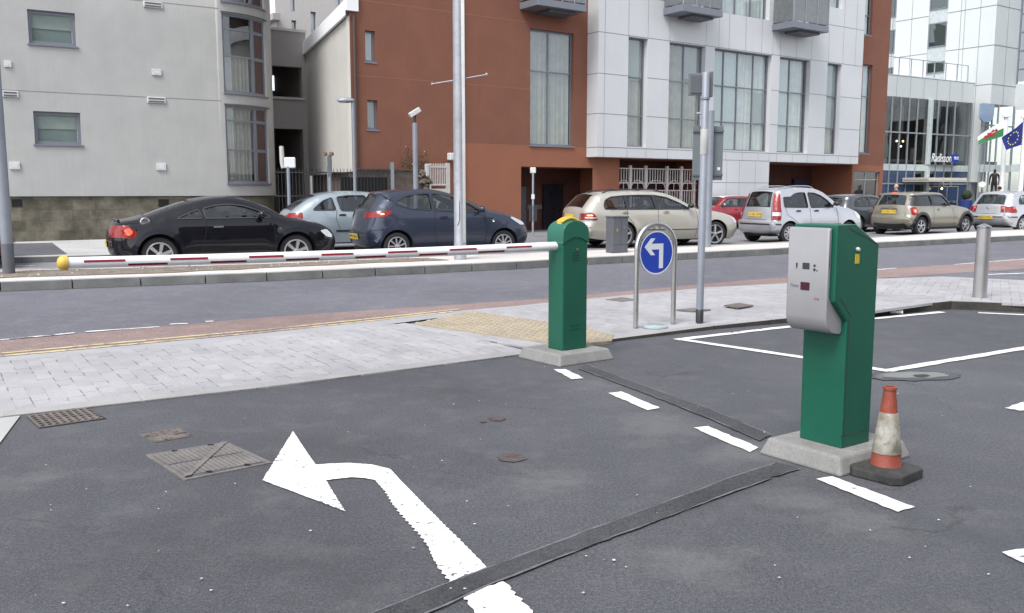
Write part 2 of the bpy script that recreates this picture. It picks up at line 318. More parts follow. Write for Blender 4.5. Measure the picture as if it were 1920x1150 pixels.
ASPH = (.082, .083, .092)
M = dict(
    asphalt=asphalt("car_park_asphalt", ASPH, .15, True),
    road=asphalt("road_asphalt", (.136, .136, .156), .10),
    road2=asphalt("far_road_asphalt", (.19, .19, .20), .08),
    fresh=asphalt("fresh_asphalt", (.058, .058, .063), .30),
    trench_edge=mat("trench_edge_tar", (.15, .15, .16), .8, var=.3, vs=20, fine=.3),
    redlane=asphalt("red_surfacing", (.235, .172, .16), .12),
    pave=paving("block_paving", R(-123), .22, .11),
    pave2=paving("block_paving_right", R(-62), .30, .11, mort=(.13, .125, .12)),
    slab=paving("concrete_slabs", R(-25), .9, .6, (.40, .40, .385), (.45, .44, .43), (.25, .25, .24), .006, .5),
    medslab=paving("median_slabs", R(-31), .6, .6, (.55, .51, .48), (.62, .58, .55), (.36, .34, .32), .006, .5, .1),
    kerb=mat("granite_kerb", (.36, .35, .345), .8, var=.12, vs=3, fine=.25, fs=150, bmp=.002),
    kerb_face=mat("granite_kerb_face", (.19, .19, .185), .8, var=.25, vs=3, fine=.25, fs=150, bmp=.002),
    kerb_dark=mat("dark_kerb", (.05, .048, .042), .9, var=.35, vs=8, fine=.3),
    concrete=mat("cast_concrete", (.26, .255, .245), .85, var=.16, vs=5, fine=.25, fs=90, bmp=.003, streak=.35),
    concstrip=mat("channel_concrete", (.36, .36, .37), .85, var=.1, vs=2, fine=.2, fs=90, bmp=.002),
    dirt=mat("dry_earth", (.27, .225, .18), .95, var=.35, vs=5, fine=.5, fs=60, bmp=.02),
    white_line=worn("white_road_paint", (.84, .83, .80), ASPH, .55),
    arrow=worn("worn_arrow_paint", (.86, .85, .82), ASPH, .62, 26),
    yellow_line=worn("yellow_road_paint", (.66, .56, .33), (.27, .21, .19), .85, 10),
    green=mat("green_powder_coat", (.004, .088, .052), .45, var=.10, vs=3, fine=.06, fs=250, coat=.08, spec=.4),
    green_l=mat("green_hood", (.005, .108, .066), .38, var=.08, vs=2, fine=.06, fs=250, coat=.2),
    silver_panel=mat("silver_panel", (.315, .308, .318), .42, metal=.25, var=.05, vs=3, fine=.06, fs=300),
    yellow=mat("yellow_plastic", (.66, .44, .07), .45, var=.1, vs=8, fine=.15),
    arm_white=mat("white_enamel", (.80, .80, .81), .3, var=.05, vs=3, coat=.3, streak=.12),
    red_refl=mat("red_reflective_tape", (.22, .010, .018), .4, var=.15, vs=8),
    steel=mat("brushed_steel", (.55, .54, .53), .33, metal=1, var=.08, vs=4, fine=.1, fs=60),
    galv=mat("galvanised_steel", (.40, .41, .44), .5, metal=.55, var=.15, vs=5, fine=.15, fs=60, streak=.25),
    polegrey=mat("grey_pole_paint", (.25, .27, .31), .5, metal=.15, var=.12, vs=3, fine=.12, streak=.25),
    bolgrey=mat("dull_steel", (.42, .41, .41), .42, metal=.75, var=.1, vs=3, fine=.1, streak=.3),
    cabinet=mat("grey_cabinet_paint", (.105, .11, .125), .55, var=.1, vs=3, fine=.1, streak=.2),
    signback=mat("sign_back_grey", (.13, .15, .16), .55, var=.08, vs=3),
    blue=mat("blue_sign_face", (.010, .045, .36), .35, var=.06, coat=.3),
    signwhite=mat("white_sign_face", (.62, .64, .68), .4, var=.05),
    black=mat("black_rubber", (.018, .018, .02), .75, var=.25, vs=9, fine=.2, fs=60),
    coneblack=mat("dusty_rubber", (.045, .044, .043), .85, var=.45, vs=9, fine=.3, fs=60, bmp=.003),
    orange=mat("faded_orange_plastic", (.27, .058, .034), .6, var=.25, vs=10, fine=.25, streak=.5),
    rust=mat("rusty_iron", (.165, .14, .125), .8, var=.35, vs=8, fine=.4, fs=90, bmp=.004),
    iron=mat("worn_cast_iron", (.20, .18, .17), .75, metal=.1, var=.25, vs=6, fine=.4, fs=90, bmp=.003),
    dark=mat("dark_void", (.012, .012, .013), .9, var=0),
    # buildings
    render=mat("pale_render", (.44, .435, .42), .9, var=.07, vs=1.3, fine=.12, fs=70, bmp=.004, streak=.10),
    render2=mat("beige_render", (.54, .515, .475), .9, var=.06, vs=.8, fine=.1, fs=70, bmp=.004),
    render_g=mat("grey_render", (.38, .355, .34), .9, var=.06, vs=.8, fine=.1, fs=70, bmp=.004),
    terra=mat("terracotta_render", (.232, .094, .060), .9, var=.09, vs=.9, fine=.18, fs=60, bmp=.004, streak=.12),
    terra2=mat("terracotta_render_bright", (.31, .12, .068), .9, var=.07, vs=.9, fine=.18, fs=60, bmp=.004),
    clad=mat("white_cladding", (.60, .607, .615), .45, var=.04, vs=.5, fine=.03, streak=.04),
    clad2=mat("hotel_cladding", (.56, .59, .59), .5, var=.04, vs=.5, fine=.03, streak=.08),
    fascia=mat("white_fascia", (.85, .85, .85), .5, var=.02),
    joint=mat("panel_joint", (.17, .17, .18), .8, var=0),
    frame=mat("window_frame_grey", (.19, .20, .235), .45, metal=.2, var=.06),
    frame_l=mat("light_frame", (.30, .33, .36), .45, metal=.2, var=.06),
    brown_panel=mat("brown_panel", (.085, .05, .045), .6, var=.1, vs=4),
    stone=None,
    brick=paving("dark_brickwork", 0, .23, .08, (.085, .07, .058), (.12, .088, .07), (.06, .055, .05), .012, .5, .35, rx=math.pi / 2),
    curtain=mat("net_curtain", (.58, .61, .59), .9, var=.1, vs=3),
    curtain_d=mat("beige_curtain", (.33, .33, .30), .9, var=.15, vs=3),
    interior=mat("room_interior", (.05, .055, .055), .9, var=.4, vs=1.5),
    winglass=glass("window_glass", (.86, .90, .90), .12),
    hotelglass=glass("atrium_glass", (.60, .64, .63), .13),
    bluglass=mat("blue_window_film", (.03, .055, .125), .2, var=.15, vs=1, coat=.5),
    railpaint=mat("light_gate_paint", (.50, .47, .45), .55, var=.12, vs=5),
    blackrail=mat("black_railing", (.02, .02, .022), .6, var=.2),
    # cars
    carglass=glass("car_glass", (.50, .55, .54), .08),
    tyre=mat("tyre_rubber", (.022, .022, .023), .8, var=.2, vs=12),
    alloy=mat("alloy_wheel", (.50, .50, .52), .35, metal=.7, var=.1, vs=12),
    brake=mat("brake_dark", (.03, .03, .03), .7, metal=.3, var=.2),
    trim=mat("black_car_trim", (.02, .02, .022), .5, var=.1, coat=.2),
    seam=mat("panel_gap", (.01, .01, .01), .9, var=0),
    seat=mat("car_seat", (.06, .06, .062), .9, var=.2),
    seat_b=mat("beige_car_seat", (.30, .27, .22), .9, var=.2),
    lamp_red=mat("tail_lamp_red", (.24, .006, .008), .25, var=.1, coat=.35),
    lamp_lit=mat("lit_brake_lamp", (1.0, .10, .05), .2, var=0, coat=1, emit=.45),
    lamp_glow=mat("lit_brake_bulb", (1.0, .38, .18), .2, var=0, coat=1, emit=1.0),
    lamp_clear=mat("clear_lamp", (.62, .62, .64), .12, metal=.4, var=.1, coat=1),
    plate=mat("yellow_plate", (.62, .45, .06), .5, var=.08),
    plate_txt=mat("plate_black", (.03, .025, .01), .6, var=0),
    chrome=mat("chrome", (.75, .75, .76), .12, metal=1, var=0),
    skin=mat("skin", (.45, .26, .19), .6, var=.08), 
    leaf=mat("leaf_green", (.055, .085, .03), .7, var=.4, vs=9),
)
def stone_mat():
    m, nt, N, L, b = nodes("weathered_stone"); co = coords(nt, rx=math.pi / 2)
    br = N.new("ShaderNodeTexBrick"); br.inputs["Scale"].default_value = 1; br.inputs["Brick Width"].default_value = .62; br.inputs["Row Height"].default_value = .30
    br.inputs["Mortar Size"].default_value = .006; br.offset = .37; br.squash = .7; br.squash_frequency = 3
    br.inputs["Color1"].default_value = (.10, .092, .068, 1); br.inputs["Color2"].default_value = (.175, .155, .12, 1); br.inputs["Mortar"].default_value = (.10, .095, .07, 1)
    L.new(co, br.inputs["Vector"])
    a = tex(nt, "Noise", 1.6, co, Detail=8.0, Roughness=.7)
    c = mixc(nt, 1.0, br.outputs["Color"], ramp(nt, a.outputs["Fac"], [(.3, .4), (.7, 1.6)]), 'MULTIPLY')
    g = tex(nt, "Noise", 2.2, co, Detail=5.0)
    c = mixc(nt, ramp(nt, g.outputs["Fac"], [(.55, 0.0), (.75, .6)]), c, (.075, .085, .035))
    L.new(c, b.inputs["Base Color"]); b.inputs["Roughness"].default_value = .95; bump(nt, b, a.outputs["Fac"], .03, .6); return m
M["stone"] = stone_mat()

# ------------------------------------------------------------------ daylight
w = bpy.data.worlds.new("World"); scene.world = w; w.use_nodes = True; nt = w.node_tree
bg = nt.nodes["Background"]; sky = nt.nodes.new("ShaderNodeTexSky"); sky.sky_type = 'NISHITA'; sky.sun_disc = False
SE, SR = 55, 212
sky.sun_elevation = R(SE); sky.sun_rotation = R(SR); sky.air_density = 1; sky.dust_density = 1.0; sky.ozone_density = 1
hs = nt.nodes.new("ShaderNodeHueSaturation"); hs.inputs["Saturation"].default_value = .32
nt.links.new(sky.outputs[0], hs.inputs["Color"]); nt.links.new(hs.outputs[0], bg.inputs[0]); bg.inputs[1].default_value = .14
sd = bpy.data.lights.new("sun", 'SUN'); sd.energy = 1.5; sd.angle = R(25); sd.color = (1, .97, .93)
sun = bpy.data.objects.new("sun", sd); COL.objects.link(sun)
sun.rotation_euler = (R(90 - SE), 0, R(180 - SR))
scene.view_settings.view_transform = 'Standard'; scene.view_settings.look = 'None'; scene.view_settings.exposure = 1.17; scene.view_settings.gamma = 1
scene.cycles.max_bounces = 6; scene.cycles.transparent_max_bounces = 12; scene.cycles.caustics_reflective = False; scene.cycles.caustics_refractive = False
scene.cycles.sample_clamp_indirect = 4
# ================================================================== ground, road, pavements
def sheet(name, pts, m, z=None, th=None, kind="structure", label=None, cat=None, group=None):
    mb = MB(); P = [(p[0], p[1]) for p in pts]
    zs = [p[2] for p in pts]
    n = len(P)
    tr = geometry.tessellate_polygon([[Vector((p[0], p[1], 0)) for p in P]])
    vs = [(P[i][0], P[i][1], zs[i]) for i in range(n)]; fs = []
    for a, b, c in tr:
        if (Vector(P[b]) - Vector(P[a])).cross(Vector(P[c]) - Vector(P[a])) < 0: a, c = c, a
        fs.append((a, b, c))
    if th:
        vs += [(P[i][0], P[i][1], zs[i] - th) for i in range(n)]
        fs += [(i, (i + 1) % n, n + (i + 1) % n, n + i) for i in range(n)]
    mb.add(vs, fs); o = mb.build(name, m)
    if not th: o.data.polygons.foreach_set("use_smooth", [False] * len(o.data.polygons))
    # sheets must face up
    if not th and o.data.polygons[0].normal.z < 0: o.data.flip_normals()
    return tag(o, label, cat, group, kind)
def Gs(pts, z): return [G(u, v, z) for u, v in pts]
def jag(pts, amp, step=.05, seed=1):
    rnd = random.Random(seed); out = []
    n = len(pts)
    for i in range(n):
        a = Vector(pts[i]); b = Vector(pts[(i + 1) % n]); L = (b - a).length; k = max(1, int(L / step))
        for j in range(k):
            p = a.lerp(b, j / k); q = amp if j else amp * .3
            out.append(Vector((p.x + rnd.uniform(-q, q), p.y + rnd.uniform(-q, q), p.z)))
    return out
def band(line, width, side=0):
    """strip polygon of given width round a ground polyline"""
    L = [];Rr = []
    for i, p in enumerate(line):
        d = (line[min(i + 1, len(line) - 1)] - line[max(i - 1, 0)]); d.z = 0; d.normalize(); nn = Vector((-d.y, d.x, 0)) * width / 2
        L.append(p + nn * (1 + side)); Rr.append(p - nn * (1 - side))
    return L + Rr[::-1]

gm = MB(); gm.quad((-400, -120, 0), (500, -120, 0), (500, 900, 0), (-400, 900, 0))
tag(gm.build("ground", M["asphalt"]), kind="structure")

# edge of the car park (low kerb line) left to right
E_ = [(-300, 815), (0, 781.6), (500, 725.6), (975, 664.7)]
E2_ = [(1110, 645), (1147, 641.5), (1340, 618), (1642, 591), (1782, 580.4), (1920, 585.7), (2300, 601)]
nearL = Gs(E_, .012); nearR = Gs(E2_, .02)
farL = [G(-300, 706, .016), G(0, 678, .016), G(500, 632, .016), G(700, 612, .016), G(869, 590, .016)]
farR = [G(1025, 569, .02), G(1340, 538.5, .02), G(1646, 523, .03), G(1766, 518, .06), G(1920, 525.6, .08), G(2300, 545, .08)]
# road sheet beyond the car park: from the red lane far edge to the median
K_ = [(-500, 566), (0, 547), (500, 527.6), (968, 505), (1101, 496.7), (1450, 478), (1647, 465), (1920, 450.6), (2500, 428)]
RED_ = [(-500, 686), (0, 639), (500, 595), (1025, 560), (1340, 531), (1646, 506), (1920, 486.5), (2500, 455)]
sheet("road", Gs(RED_, .004) + Gs(K_[::-1], .004), M["road"])
YL_ = [(-500, 716), (0, 670), (500, 624), (869, 582), (1025, 569), (1340, 538), (1646, 522), (1920, 503.5), (2500, 468)]
sheet("cycle_path", Gs(RED_, .008) + Gs(YL_[::-1], .008), M["redlane"])
sheet("channel_pavement", Gs([(-500, 713), (0, 667), (500, 621), (869, 580), (1000, 569)], .005) + farL[::-1], M["concstrip"])
# right: asphalt side area between red lane and paving
sheet("side_road", Gs([(1646, 521), (1920, 502.5), (2500, 467)], .006) + [G(2500, 555, .006), G(1920, 530, .006), G(1766, 521, .006)], M["road"])
# pavement (paved dropped crossing on the left, raised footway on the right)
sheet("pavement", [nearL[0], nearL[1], nearL[2], nearL[3], G(1000, 661, .012), G(935, 645.5, .014), G(776, 607, .016)] + [G(735, 608, .016), G(500, 632, .016), G(0, 678, .016), G(-300, 706, .016)], M["pave"], th=.05)
pr = []
E2z = [.022, .024, .035, .07, .10, .10, .10]
rim = [G(u, v, 0) for u, v in E2_]
rimT = [Vector((p.x, p.y, z)) for p, z in zip(rim, E2z)]
tact = [(776, 607), (880, 583.4), (1025, 603), (1102, 616), (1152, 628), (1146, 639.5), (1110, 642.5), (1025, 642)]
# right pavement body, inset from its kerb line by the kerb width
def inset(line, w):
    out = []
    for i, p in enumerate(line):
        d = (line[min(i + 1, len(line) - 1)] - line[max(i - 1, 0)]); d.z = 0; d.normalize(); out.append(p + Vector((-d.y, d.x, 0)) * w)
    return out
rimI = inset(rimT, .13)
farRR = [G(885, 583, .02), G(1025, 569, .02), G(1340, 538.5, .02), G(1646, 523, .03), G(1766, 518.5, .07), G(1920, 525.6, .08), G(2300, 545, .08)]
sheet("pavement", [G(776, 607, .018), G(935, 643, .018), G(1040, 652, .02)] + rimI[:3] + farRR[:3][::-1], M["pave"], th=.12)
sheet("pavement", rimI[2:] + farRR[2:][::-1], M["pave"], th=.12)
# the second paving bond on the far right corner, 4 mm above the first
sheet("pavement", [G(1560, 596, .081), G(1640, 583, .088), G(1778, 563.5, .104), G(1920, 570, .104), G(2300, 585, .104), G(2300, 548, .085), G(1920, 528, .084), G(1766, 521, .074), G(1620, 528, .05)], M["pave2"], th=.03)
# kerbs along the car park edge
def kerb_run(name, line, w, drop, m, seg=.9, mj=None, gap=.008, face=None):
    """kerb stones along a polyline whose points are the top front edge"""
    pts = [line[0]]
    for a, b in zip(line, line[1:]):
        L = (b - a).length; k = max(1, int(round(L / seg)))
        for j in range(1, k + 1): pts.append(a.lerp(b, j / k))
    mb = MB(); I = inset(pts, w)
    for i in range(len(pts) - 1):
        a, b, c, d = pts[i], pts[i + 1], I[i + 1], I[i]
        e = (b - a).normalized() * gap; a = a + e; d = d + e
        lo = lambda p: Vector((p.x, p.y, p.z - drop))
        n = len(mb.v)
        mb.add([a, b, c, d, lo(a), lo(b), lo(c), lo(d)], [(0, 1, 2, 3), (0, 4, 5, 1), (1, 5, 6, 2), (2, 6, 7, 3), (3, 7, 4, 0)], 0)
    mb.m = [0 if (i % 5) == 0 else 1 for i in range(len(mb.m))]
    o = mb.build(name, [m, mj or m], bevel=.008); return tag(o, kind="structure")
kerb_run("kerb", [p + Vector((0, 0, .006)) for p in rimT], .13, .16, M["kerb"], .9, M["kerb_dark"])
kerb_run("kerb", [Vector((p.x, p.y, .017)) for p in nearL], .16, .1, M["kerb"], .9)
# flush kerb below the tactile paving
kerb_run("kerb", [G(745, 607, .022), G(930, 640, .024), G(1035, 655, .026)], .10, .06, M["concstrip"], .9)
# channel line between yellow lines and paving
kerb_run("kerb", [G(2300, 546, .09), G(1920, 526.6, .09), G(1766, 520, .078), G(1640, 524, .036), G(1340, 540, .026), G(1025, 570.5, .026), G(880, 586, .026)][::-1], .12, .12, M["concstrip"], .9)

# tactile paving: slab with real blisters
tp = [G(u, v, .032) for u, v in tact]
to = sheet("tactile_paving", tp, mat("buff_tactile", (.36, .305, .225), .85, var=.15, vs=4, fine=.25, fs=90), th=.03)
mb = MB(); P2 = [Vector((p.x, p.y)) for p in tp]
def inside(p, poly):
    c = False; n = len(poly)
    for i in range(n):
        a, b = poly[i], poly[(i + 1) % n]
        if (a[1] > p[1]) != (b[1] > p[1]) and p[0] < (b[0] - a[0]) * (p[1] - a[1]) / (b[1] - a[1]) + a[0]: c = not c
    return c
ca, sa = math.cos(R(32)), math.sin(R(32))
for i in range(-60, 60):
    for j in range(-60, 60):
        x = .6 + (i * ca - j * sa) * .092; y = 9.2 + (i * sa + j * ca) * .092
        if inside((x, y), P2) and inside((x + .02, y + .02), P2) and inside((x - .02, y - .02), P2):
            vs = []
            for r, h in ((.032, .032), (.020, .042)):
                for k in range(6): vs.append((x + r * math.cos(k * 1.047), y + r * math.sin(k * 1.047), h))
            mb.add(vs, [tuple(range(6, 12))] + [(k, (k + 1) % 6, 6 + (k + 1) % 6, 6 + k) for k in range(6)])
o = mb.build("blister", to.data.materials[0], to); tag(o, kind="stuff")

# lines on the road side
def line_strip(name, pts, z, w, m, jagamp=.012, seed=3):
    return sheet(name, jag(band([G(u, v, z) for u, v in pts], w), jagamp, .12, seed), m)
line_strip("road_markings", [(-300, 691), (0, 662.5), (250, 640), (500, 617.5), (700, 597), (862, 579.5)], .012, .07, M["yellow_line"], .008)
line_strip("road_markings", [(-300, 697), (0, 667.5), (250, 645), (500, 622), (700, 601), (850, 584)], .012, .07, M["yellow_line"], .008, 4)
for a, b in (((0, 637.5), (140, 624)), ((160, 622), (300, 612.5)), ((318, 608), (352, 606.5)), ((385, 603), (400, 602)), ((1610, 508), (1680, 503)), ((1790, 496), (1980, 481))):
    line_strip("road_markings", [a, b], .012, .06, worn("thin_edge_paint", (.8, .8, .78), (.13, .12, .13), .8, 8) if a[0] < 300 else M["white_line"], .01, int(a[0]))
line_strip("road_markings", [(1846, 515), (1960, 511)], .012, .10, M["white_line"])
line_strip("road_markings", [(1860, 509), (1990, 501)], .012, .07, M["dark"] if 0 else M["road2"])

# car park markings
def paint_poly(pts, m=None, z=.006, amp=.006, step=.04, seed=1):
    return sheet("road_markings", jag(Gs(pts, z), amp, step, seed), m or M["white_line"])
paint_poly([(1037.5, 692.5), (1061, 692.5), (1095, 709), (1072, 711)], seed=11)
paint_poly([(1140, 737), (1165.6, 734), (1237.5, 765), (1214, 769)], seed=12)
paint_poly([(1301, 802), (1328, 799), (1422, 839), (1406, 848)], seed=13)
paint_poly([(1531, 898), (1560, 893), (1715, 950), (1683, 959.5)], seed=14)
line_strip("road_markings", [(1268, 637), (1500, 610), (1642, 597), (1768, 585)], .006, .10, M["white_line"], .008, 21)
line_strip("road_markings", [(1284, 637.5), (1505, 670), (1676, 697)], .0065, .10, M["white_line"], .008, 22)
line_strip("road_markings", [(1660, 695.5), (1925, 652), (2200, 611)], .007, .10, M["white_line"], .008, 23)
line_strip("road_markings", [(1834, 586.5), (1925, 590.5), (2200, 603)], .006, .09, M["white_line"], .008, 24)
paint_poly([(1884, 765), (1925, 752), (2100, 700), (2100, 712), (1935, 770), (1912, 770)], seed=25)
paint_poly([(1878, 1035), (1925, 1028), (2000, 1060), (1985, 1085)], seed=26)
# turn arrow
arrow = [(492, 900.4), (549, 808.8), (592, 871), (625, 869), (656.7, 868), (698, 871), (731.7, 879.6), (752.5, 902.5), (823, 973), (871, 1022), (916, 1068),
         (880, 1080), (844, 1095), (819, 1054), (794, 1015), (744, 952.5), (719, 919), (702.5, 900), (680, 896), (656.7, 895), (611, 900.4), (648, 958.8)]
def arrow_jag(pts, seed):
    rnd = random.Random(seed); out = []; n = len(pts)
    for i in range(n):
        a = Vector(G(*pts[i], .006)); b = Vector(G(*pts[(i + 1) % n], .006)); L = (b - a).length; k = max(1, int(L / .011))
        rough = .011 if (12 <= i <= 15) else (.006 if 8 <= i <= 9 else .003)
        for j in range(k):
            p = a.lerp(b, j / k); q = rough if j else 0; sx, sy = p.x * 40, p.y * 40
            wv = .5 * math.sin(sx * 1.7 + sy * .9) + .3 * math.sin(sx * 3.9 - sy * 2.3 + 1) + .35 * math.sin(sx * .6 + sy * 4.1 + 2) + .5 * rnd.uniform(-1, 1) ** 3
            dd_ = (b - a).normalized(); out.append(Vector((p.x - dd_.y * wv * q, p.y + dd_.x * wv * q, p.z)))
    return out
sheet("road_markings", arrow_jag(arrow, 5), M["arrow"])
a2 = [(869, 1117), (905, 1103), (944, 1090), (972, 1119), (1000, 1152), (1045, 1205), (935, 1230), (890, 1152)]
sheet("road_markings", jag(Gs(a2, .006), .010, .02, 6), M["arrow"])

# reinstated trenches
def trench(up, lo, seed):
    U = [G(u, v - 2.5, .0085) for u, v in up]; Lw = [G(u, v + 3, .0085) for u, v in lo]
    o = sheet("road_surface", jag(U + Lw[::-1], .009, .06, seed), M["fresh"]); 
    for ln, k in ((U, 0), (Lw, 1)):
        lz = [Vector((p.x, p.y, .0093)) for p in ln]
        e = sheet("road_surface", jag(band(lz, .008), .006, .09, seed + 9 + k), M["trench_edge"])
trench([(1098, 685), (1103, 687), (1212.5, 727.5), (1337.5, 771.6), (1447, 818)], [(1085, 688), (1110, 697), (1220, 738), (1337, 784), (1425, 823)], 31)
trench([(1455, 869), (1444, 874.7), (1369, 898), (1290.6, 928), (1203, 960), (1040, 1020), (844, 1094), (702.5, 1150), (590, 1200)],
       [(1500, 876), (1478, 882), (1425, 901), (1337, 932.5), (1262, 962), (1040, 1045), (915, 1094), (790, 1150), (690, 1200)], 41)

# covers and grates in the tarmac
def cover(u0, poly, name, label, cat, m, ribs=True, group=None, z=.006):
    P = [G(u, v, z) for u, v in poly]; c = sum(P, Vector()) / 4
    root = empty(name, (c.x, c.y, 0), 0, label, cat, group)
    Pl = [p - Vector((c.x, c.y, 0)) for p in P]
    mb = MB(); mb.prism([(p.x, p.y) for p in Pl], -.02, z); mb.build("surround", m, root)
    I = [Vector((0, 0, z)).lerp(p, .9) for p in Pl]
    MB().prism([(p.x, p.y) for p in I], z + .0005, z + .002).build("pan", M["cabinet"] if ribs else m, root)
    mb = MB()
    ex = (I[1] - I[0]); ey = (I[3] - I[0])
    if ribs:
        for k in range(15):
            for j in range(2):
                t0, t1 = (.04 + j * .48, .48 + j * .48); s = (k + .5) / 15
                a = I[0] + ex * s + ey * t0; b = I[0] + ex * s + ey * t1; w = ex.normalized() * .011
                h = Vector((0, 0, .006))
                mb.add([a - w, a + w, b + w, b - w, a - w + h, a + w + h, b + w + h, b - w + h], [(0, 1, 5, 4), (1, 2, 6, 5), (2, 3, 7, 6), (3, 0, 4, 7), (4, 5, 6, 7)])
        a = I[3]; b = I[1]; w = Vector((.016, .01, 0)); h = Vector((0, 0, .0105)); mb.add([a - w + h, a + w + h, b + w + h, b - w + h], [(0, 1, 2, 3)])
    if not ribs:
        rr_ = random.Random(4)
        for k in range(40):
            q = I[0] + ex * rr_.random() + ey * rr_.random(); mb.box((q.x, q.y, z + .002 + k * .0001), (rr_.uniform(.01, .025), rr_.uniform(.01, .02), .003), rz=k)
    mb.build("lid", m, root)
    for q in ((.28, .8) if ribs else ()):
        for e in (0, 1):
            mb = MB()
            p = (I[0] if e == 0 else I[3]) + ex * q; p = p.lerp(Vector((0, 0, z)), .05); mb.box((p.x, p.y, z + .008), (.03, .012, .004)); mb.build("lifting_slot", M["dark"], root)
cover(0, [(273, 853), (425, 828), (510, 867), (346, 900)], "manhole_cover", "large ribbed iron manhole cover beside the painted arrow tip", "manhole cover", M["iron"])
cover(0, [(262, 815), (335, 802), (357, 818), (292, 829)], "inspection_cover", "small worn access cover behind the large ribbed manhole cover", "manhole cover", M["rust"], False)
# drain grate
P = [G(u, v, .004) for u, v in [(50, 781.6), (166, 765.5), (200, 785), (73, 803)]]; c = sum(P, Vector()) / 4
root = empty("drain_grate", (c.x, c.y, 0), 0, "rusty iron drain grate against the paving edge", "drain grate")
Pl = [p - Vector((c.x, c.y, 0)) for p in P]
MB().prism([(p.x, p.y) for p in Pl], -.02, .003).build("gully", M["dark"], root)
mb = MB(); ex = Pl[1] - Pl[0]; ey = Pl[3] - Pl[0]; gc = lambda s, t, h: Pl[0] + ex * s + ey * t + Vector((0, 0, h))
for k in range(9):
    s0 = k / 9 + .0; s1 = s0 + .045
    if k == 8: s0 += .0
    vs = [gc(s0, 0, 0), gc(s1, 0, 0), gc(s1, 1, 0), gc(s0, 1, 0), gc(s0, 0, .008), gc(s1, 0, .008), gc(s1, 1, .008), gc(s0, 1, .008)]
    mb.add(vs, [(4, 5, 6, 7), (0, 1, 5, 4), (1, 2, 6, 5), (2, 3, 7, 6), (3, 0, 4, 7)])
for k in range(7):
    t0 = k / 6.3; t1 = t0 + .06
    vs = [gc(0, t0, 0), gc(1, t0, 0), gc(1, t1, 0), gc(0, t1, 0), gc(0, t0, .0065), gc(1, t0, .0065), gc(1, t1, .0065), gc(0, t1, .0065)]
    mb.add(vs, [(4, 5, 6, 7), (0, 1, 5, 4), (1, 2, 6, 5), (2, 3, 7, 6), (3, 0, 4, 7)])
mb.build("grille", M["rust"], root)
# flat service covers in the footway
def flat_cover(u, v, su, sv, z, label, m, name="service_cover"):
    P = [G(u - su, v, z), G(u, v - sv, z), G(u + su, v, z), G(u, v + sv, z)]; c = sum(P, Vector()) / 4
    mb = MB(); mb.prism([(p.x - c.x, p.y - c.y) for p in P], -.01, .004)
    o = mb.build(name, m, loc=(c.x, c.y, z)); tag(o, label, "service cover"); return o
flat_cover(1166, 562, 30, 4, .026, "small dark service cover in the paving beside the green barrier post", M["iron"])
flat_cover(1385, 573, 28, 4.5, .06, "brown service cover in the paving right of the signal pole", M["rust"])
flat_cover(1300, 581, 33, 3, .045, "dark service cover in the paving behind the signal pole foot", M["iron"])
# oil / rust stains (flat dried patches)
ZST = [.0042]
def stain(u, v, ru, rv, m, seed):
    ZST[0] += .0006; zz_ = ZST[0]
    rnd = random.Random(seed); pts = []
    for k in range(28):
        t = k / 28 * 2 * math.pi; q = 1 + rnd.uniform(-.12, .12); pts.append(G(u + ru * q * math.cos(t), v + rv * q * math.sin(t), zz_))
    sheet("ground", pts, m)
def stain_mat(name, c):
    m, nt, N, L, b = nodes(name); co = coords(nt); n = tex(nt, "Noise", 25, co, Detail=6.0, Roughness=.7)
    L.new(mixc(nt, ramp(nt, n.outputs["Fac"], [(.4, 0.0), (.6, 1.0)]), c, ASPH), b.inputs["Base Color"]); b.inputs["Roughness"].default_value = .75; return m
sm = stain_mat("rust_stain", (.075, .032, .022))
stain(960, 858, 27, 8, sm, 1); stain(932, 785, 15, 4, sm, 2); stain(905, 790, 6, 2, sm, 5)
pudm = mat("damp_patch", (.045, .046, .05), .18, var=.2, vs=3, spec=.6)
stain(1715, 705, 88, 9, mat("damp_tarmac", (.055, .056, .06), .5, var=.35, vs=9, fine=.3), 3); stain(1712, 703, 66, 5.5, mat("puddle_sky_reflection", (.155, .16, .145), .35, var=.15, vs=3, spec=.5), 33)  # puddle's pale grey-green is the sky's reflection put into its diffuse colour
stain(1728, 705, 16, 3, mat("wet_leaf_mush", (.02, .022, .02), .6), 4); stain(1648, 706, 9, 5, pudm, 7)
# pale concrete corner at the left
sheet("pavement", Gs([(-120, 800), (0, 783.6), (38, 779.4), (0, 830), (-120, 960)], .008), M["slab"])
# scattered gum, leaves and grit
rnd = random.Random(12); mb = MB()
cols = 3
for k in range(85):
    u = rnd.uniform(-50, 1900); v = 650 + (rnd.random() ** 1.3) * 500
    p = G(u, v, .009)
    if v < 830 - .11 * u and u < 1000: continue
    if u > 1400 and v < 700: continue
    s = rnd.uniform(.003, .008) * (1.5 if rnd.random() < .1 else 1); n = rnd.randint(5, 7); t0 = rnd.random() * 6; e = rnd.uniform(.35, 1)
    vs = []
    for j in range(n):
        t = t0 + 2 * math.pi * j / n; q = rnd.uniform(.7, 1.2) * s
        vs.append((p.x + q * math.cos(t), p.y + q * e * math.sin(t), .009 + rnd.uniform(0, .002)))
    mb.add(vs + [(p.x, p.y, .013)], [(j, (j + 1) % n, n) for j in range(n)], rnd.choice((0, 0, 1, 2)))
o = mb.build("litter", [mat("chewing_gum", (.42, .41, .39), .8), mat("dry_leaf", (.33, .27, .18), .8), mat("pale_grit", (.55, .54, .52), .8)])
tag(o, kind="stuff")

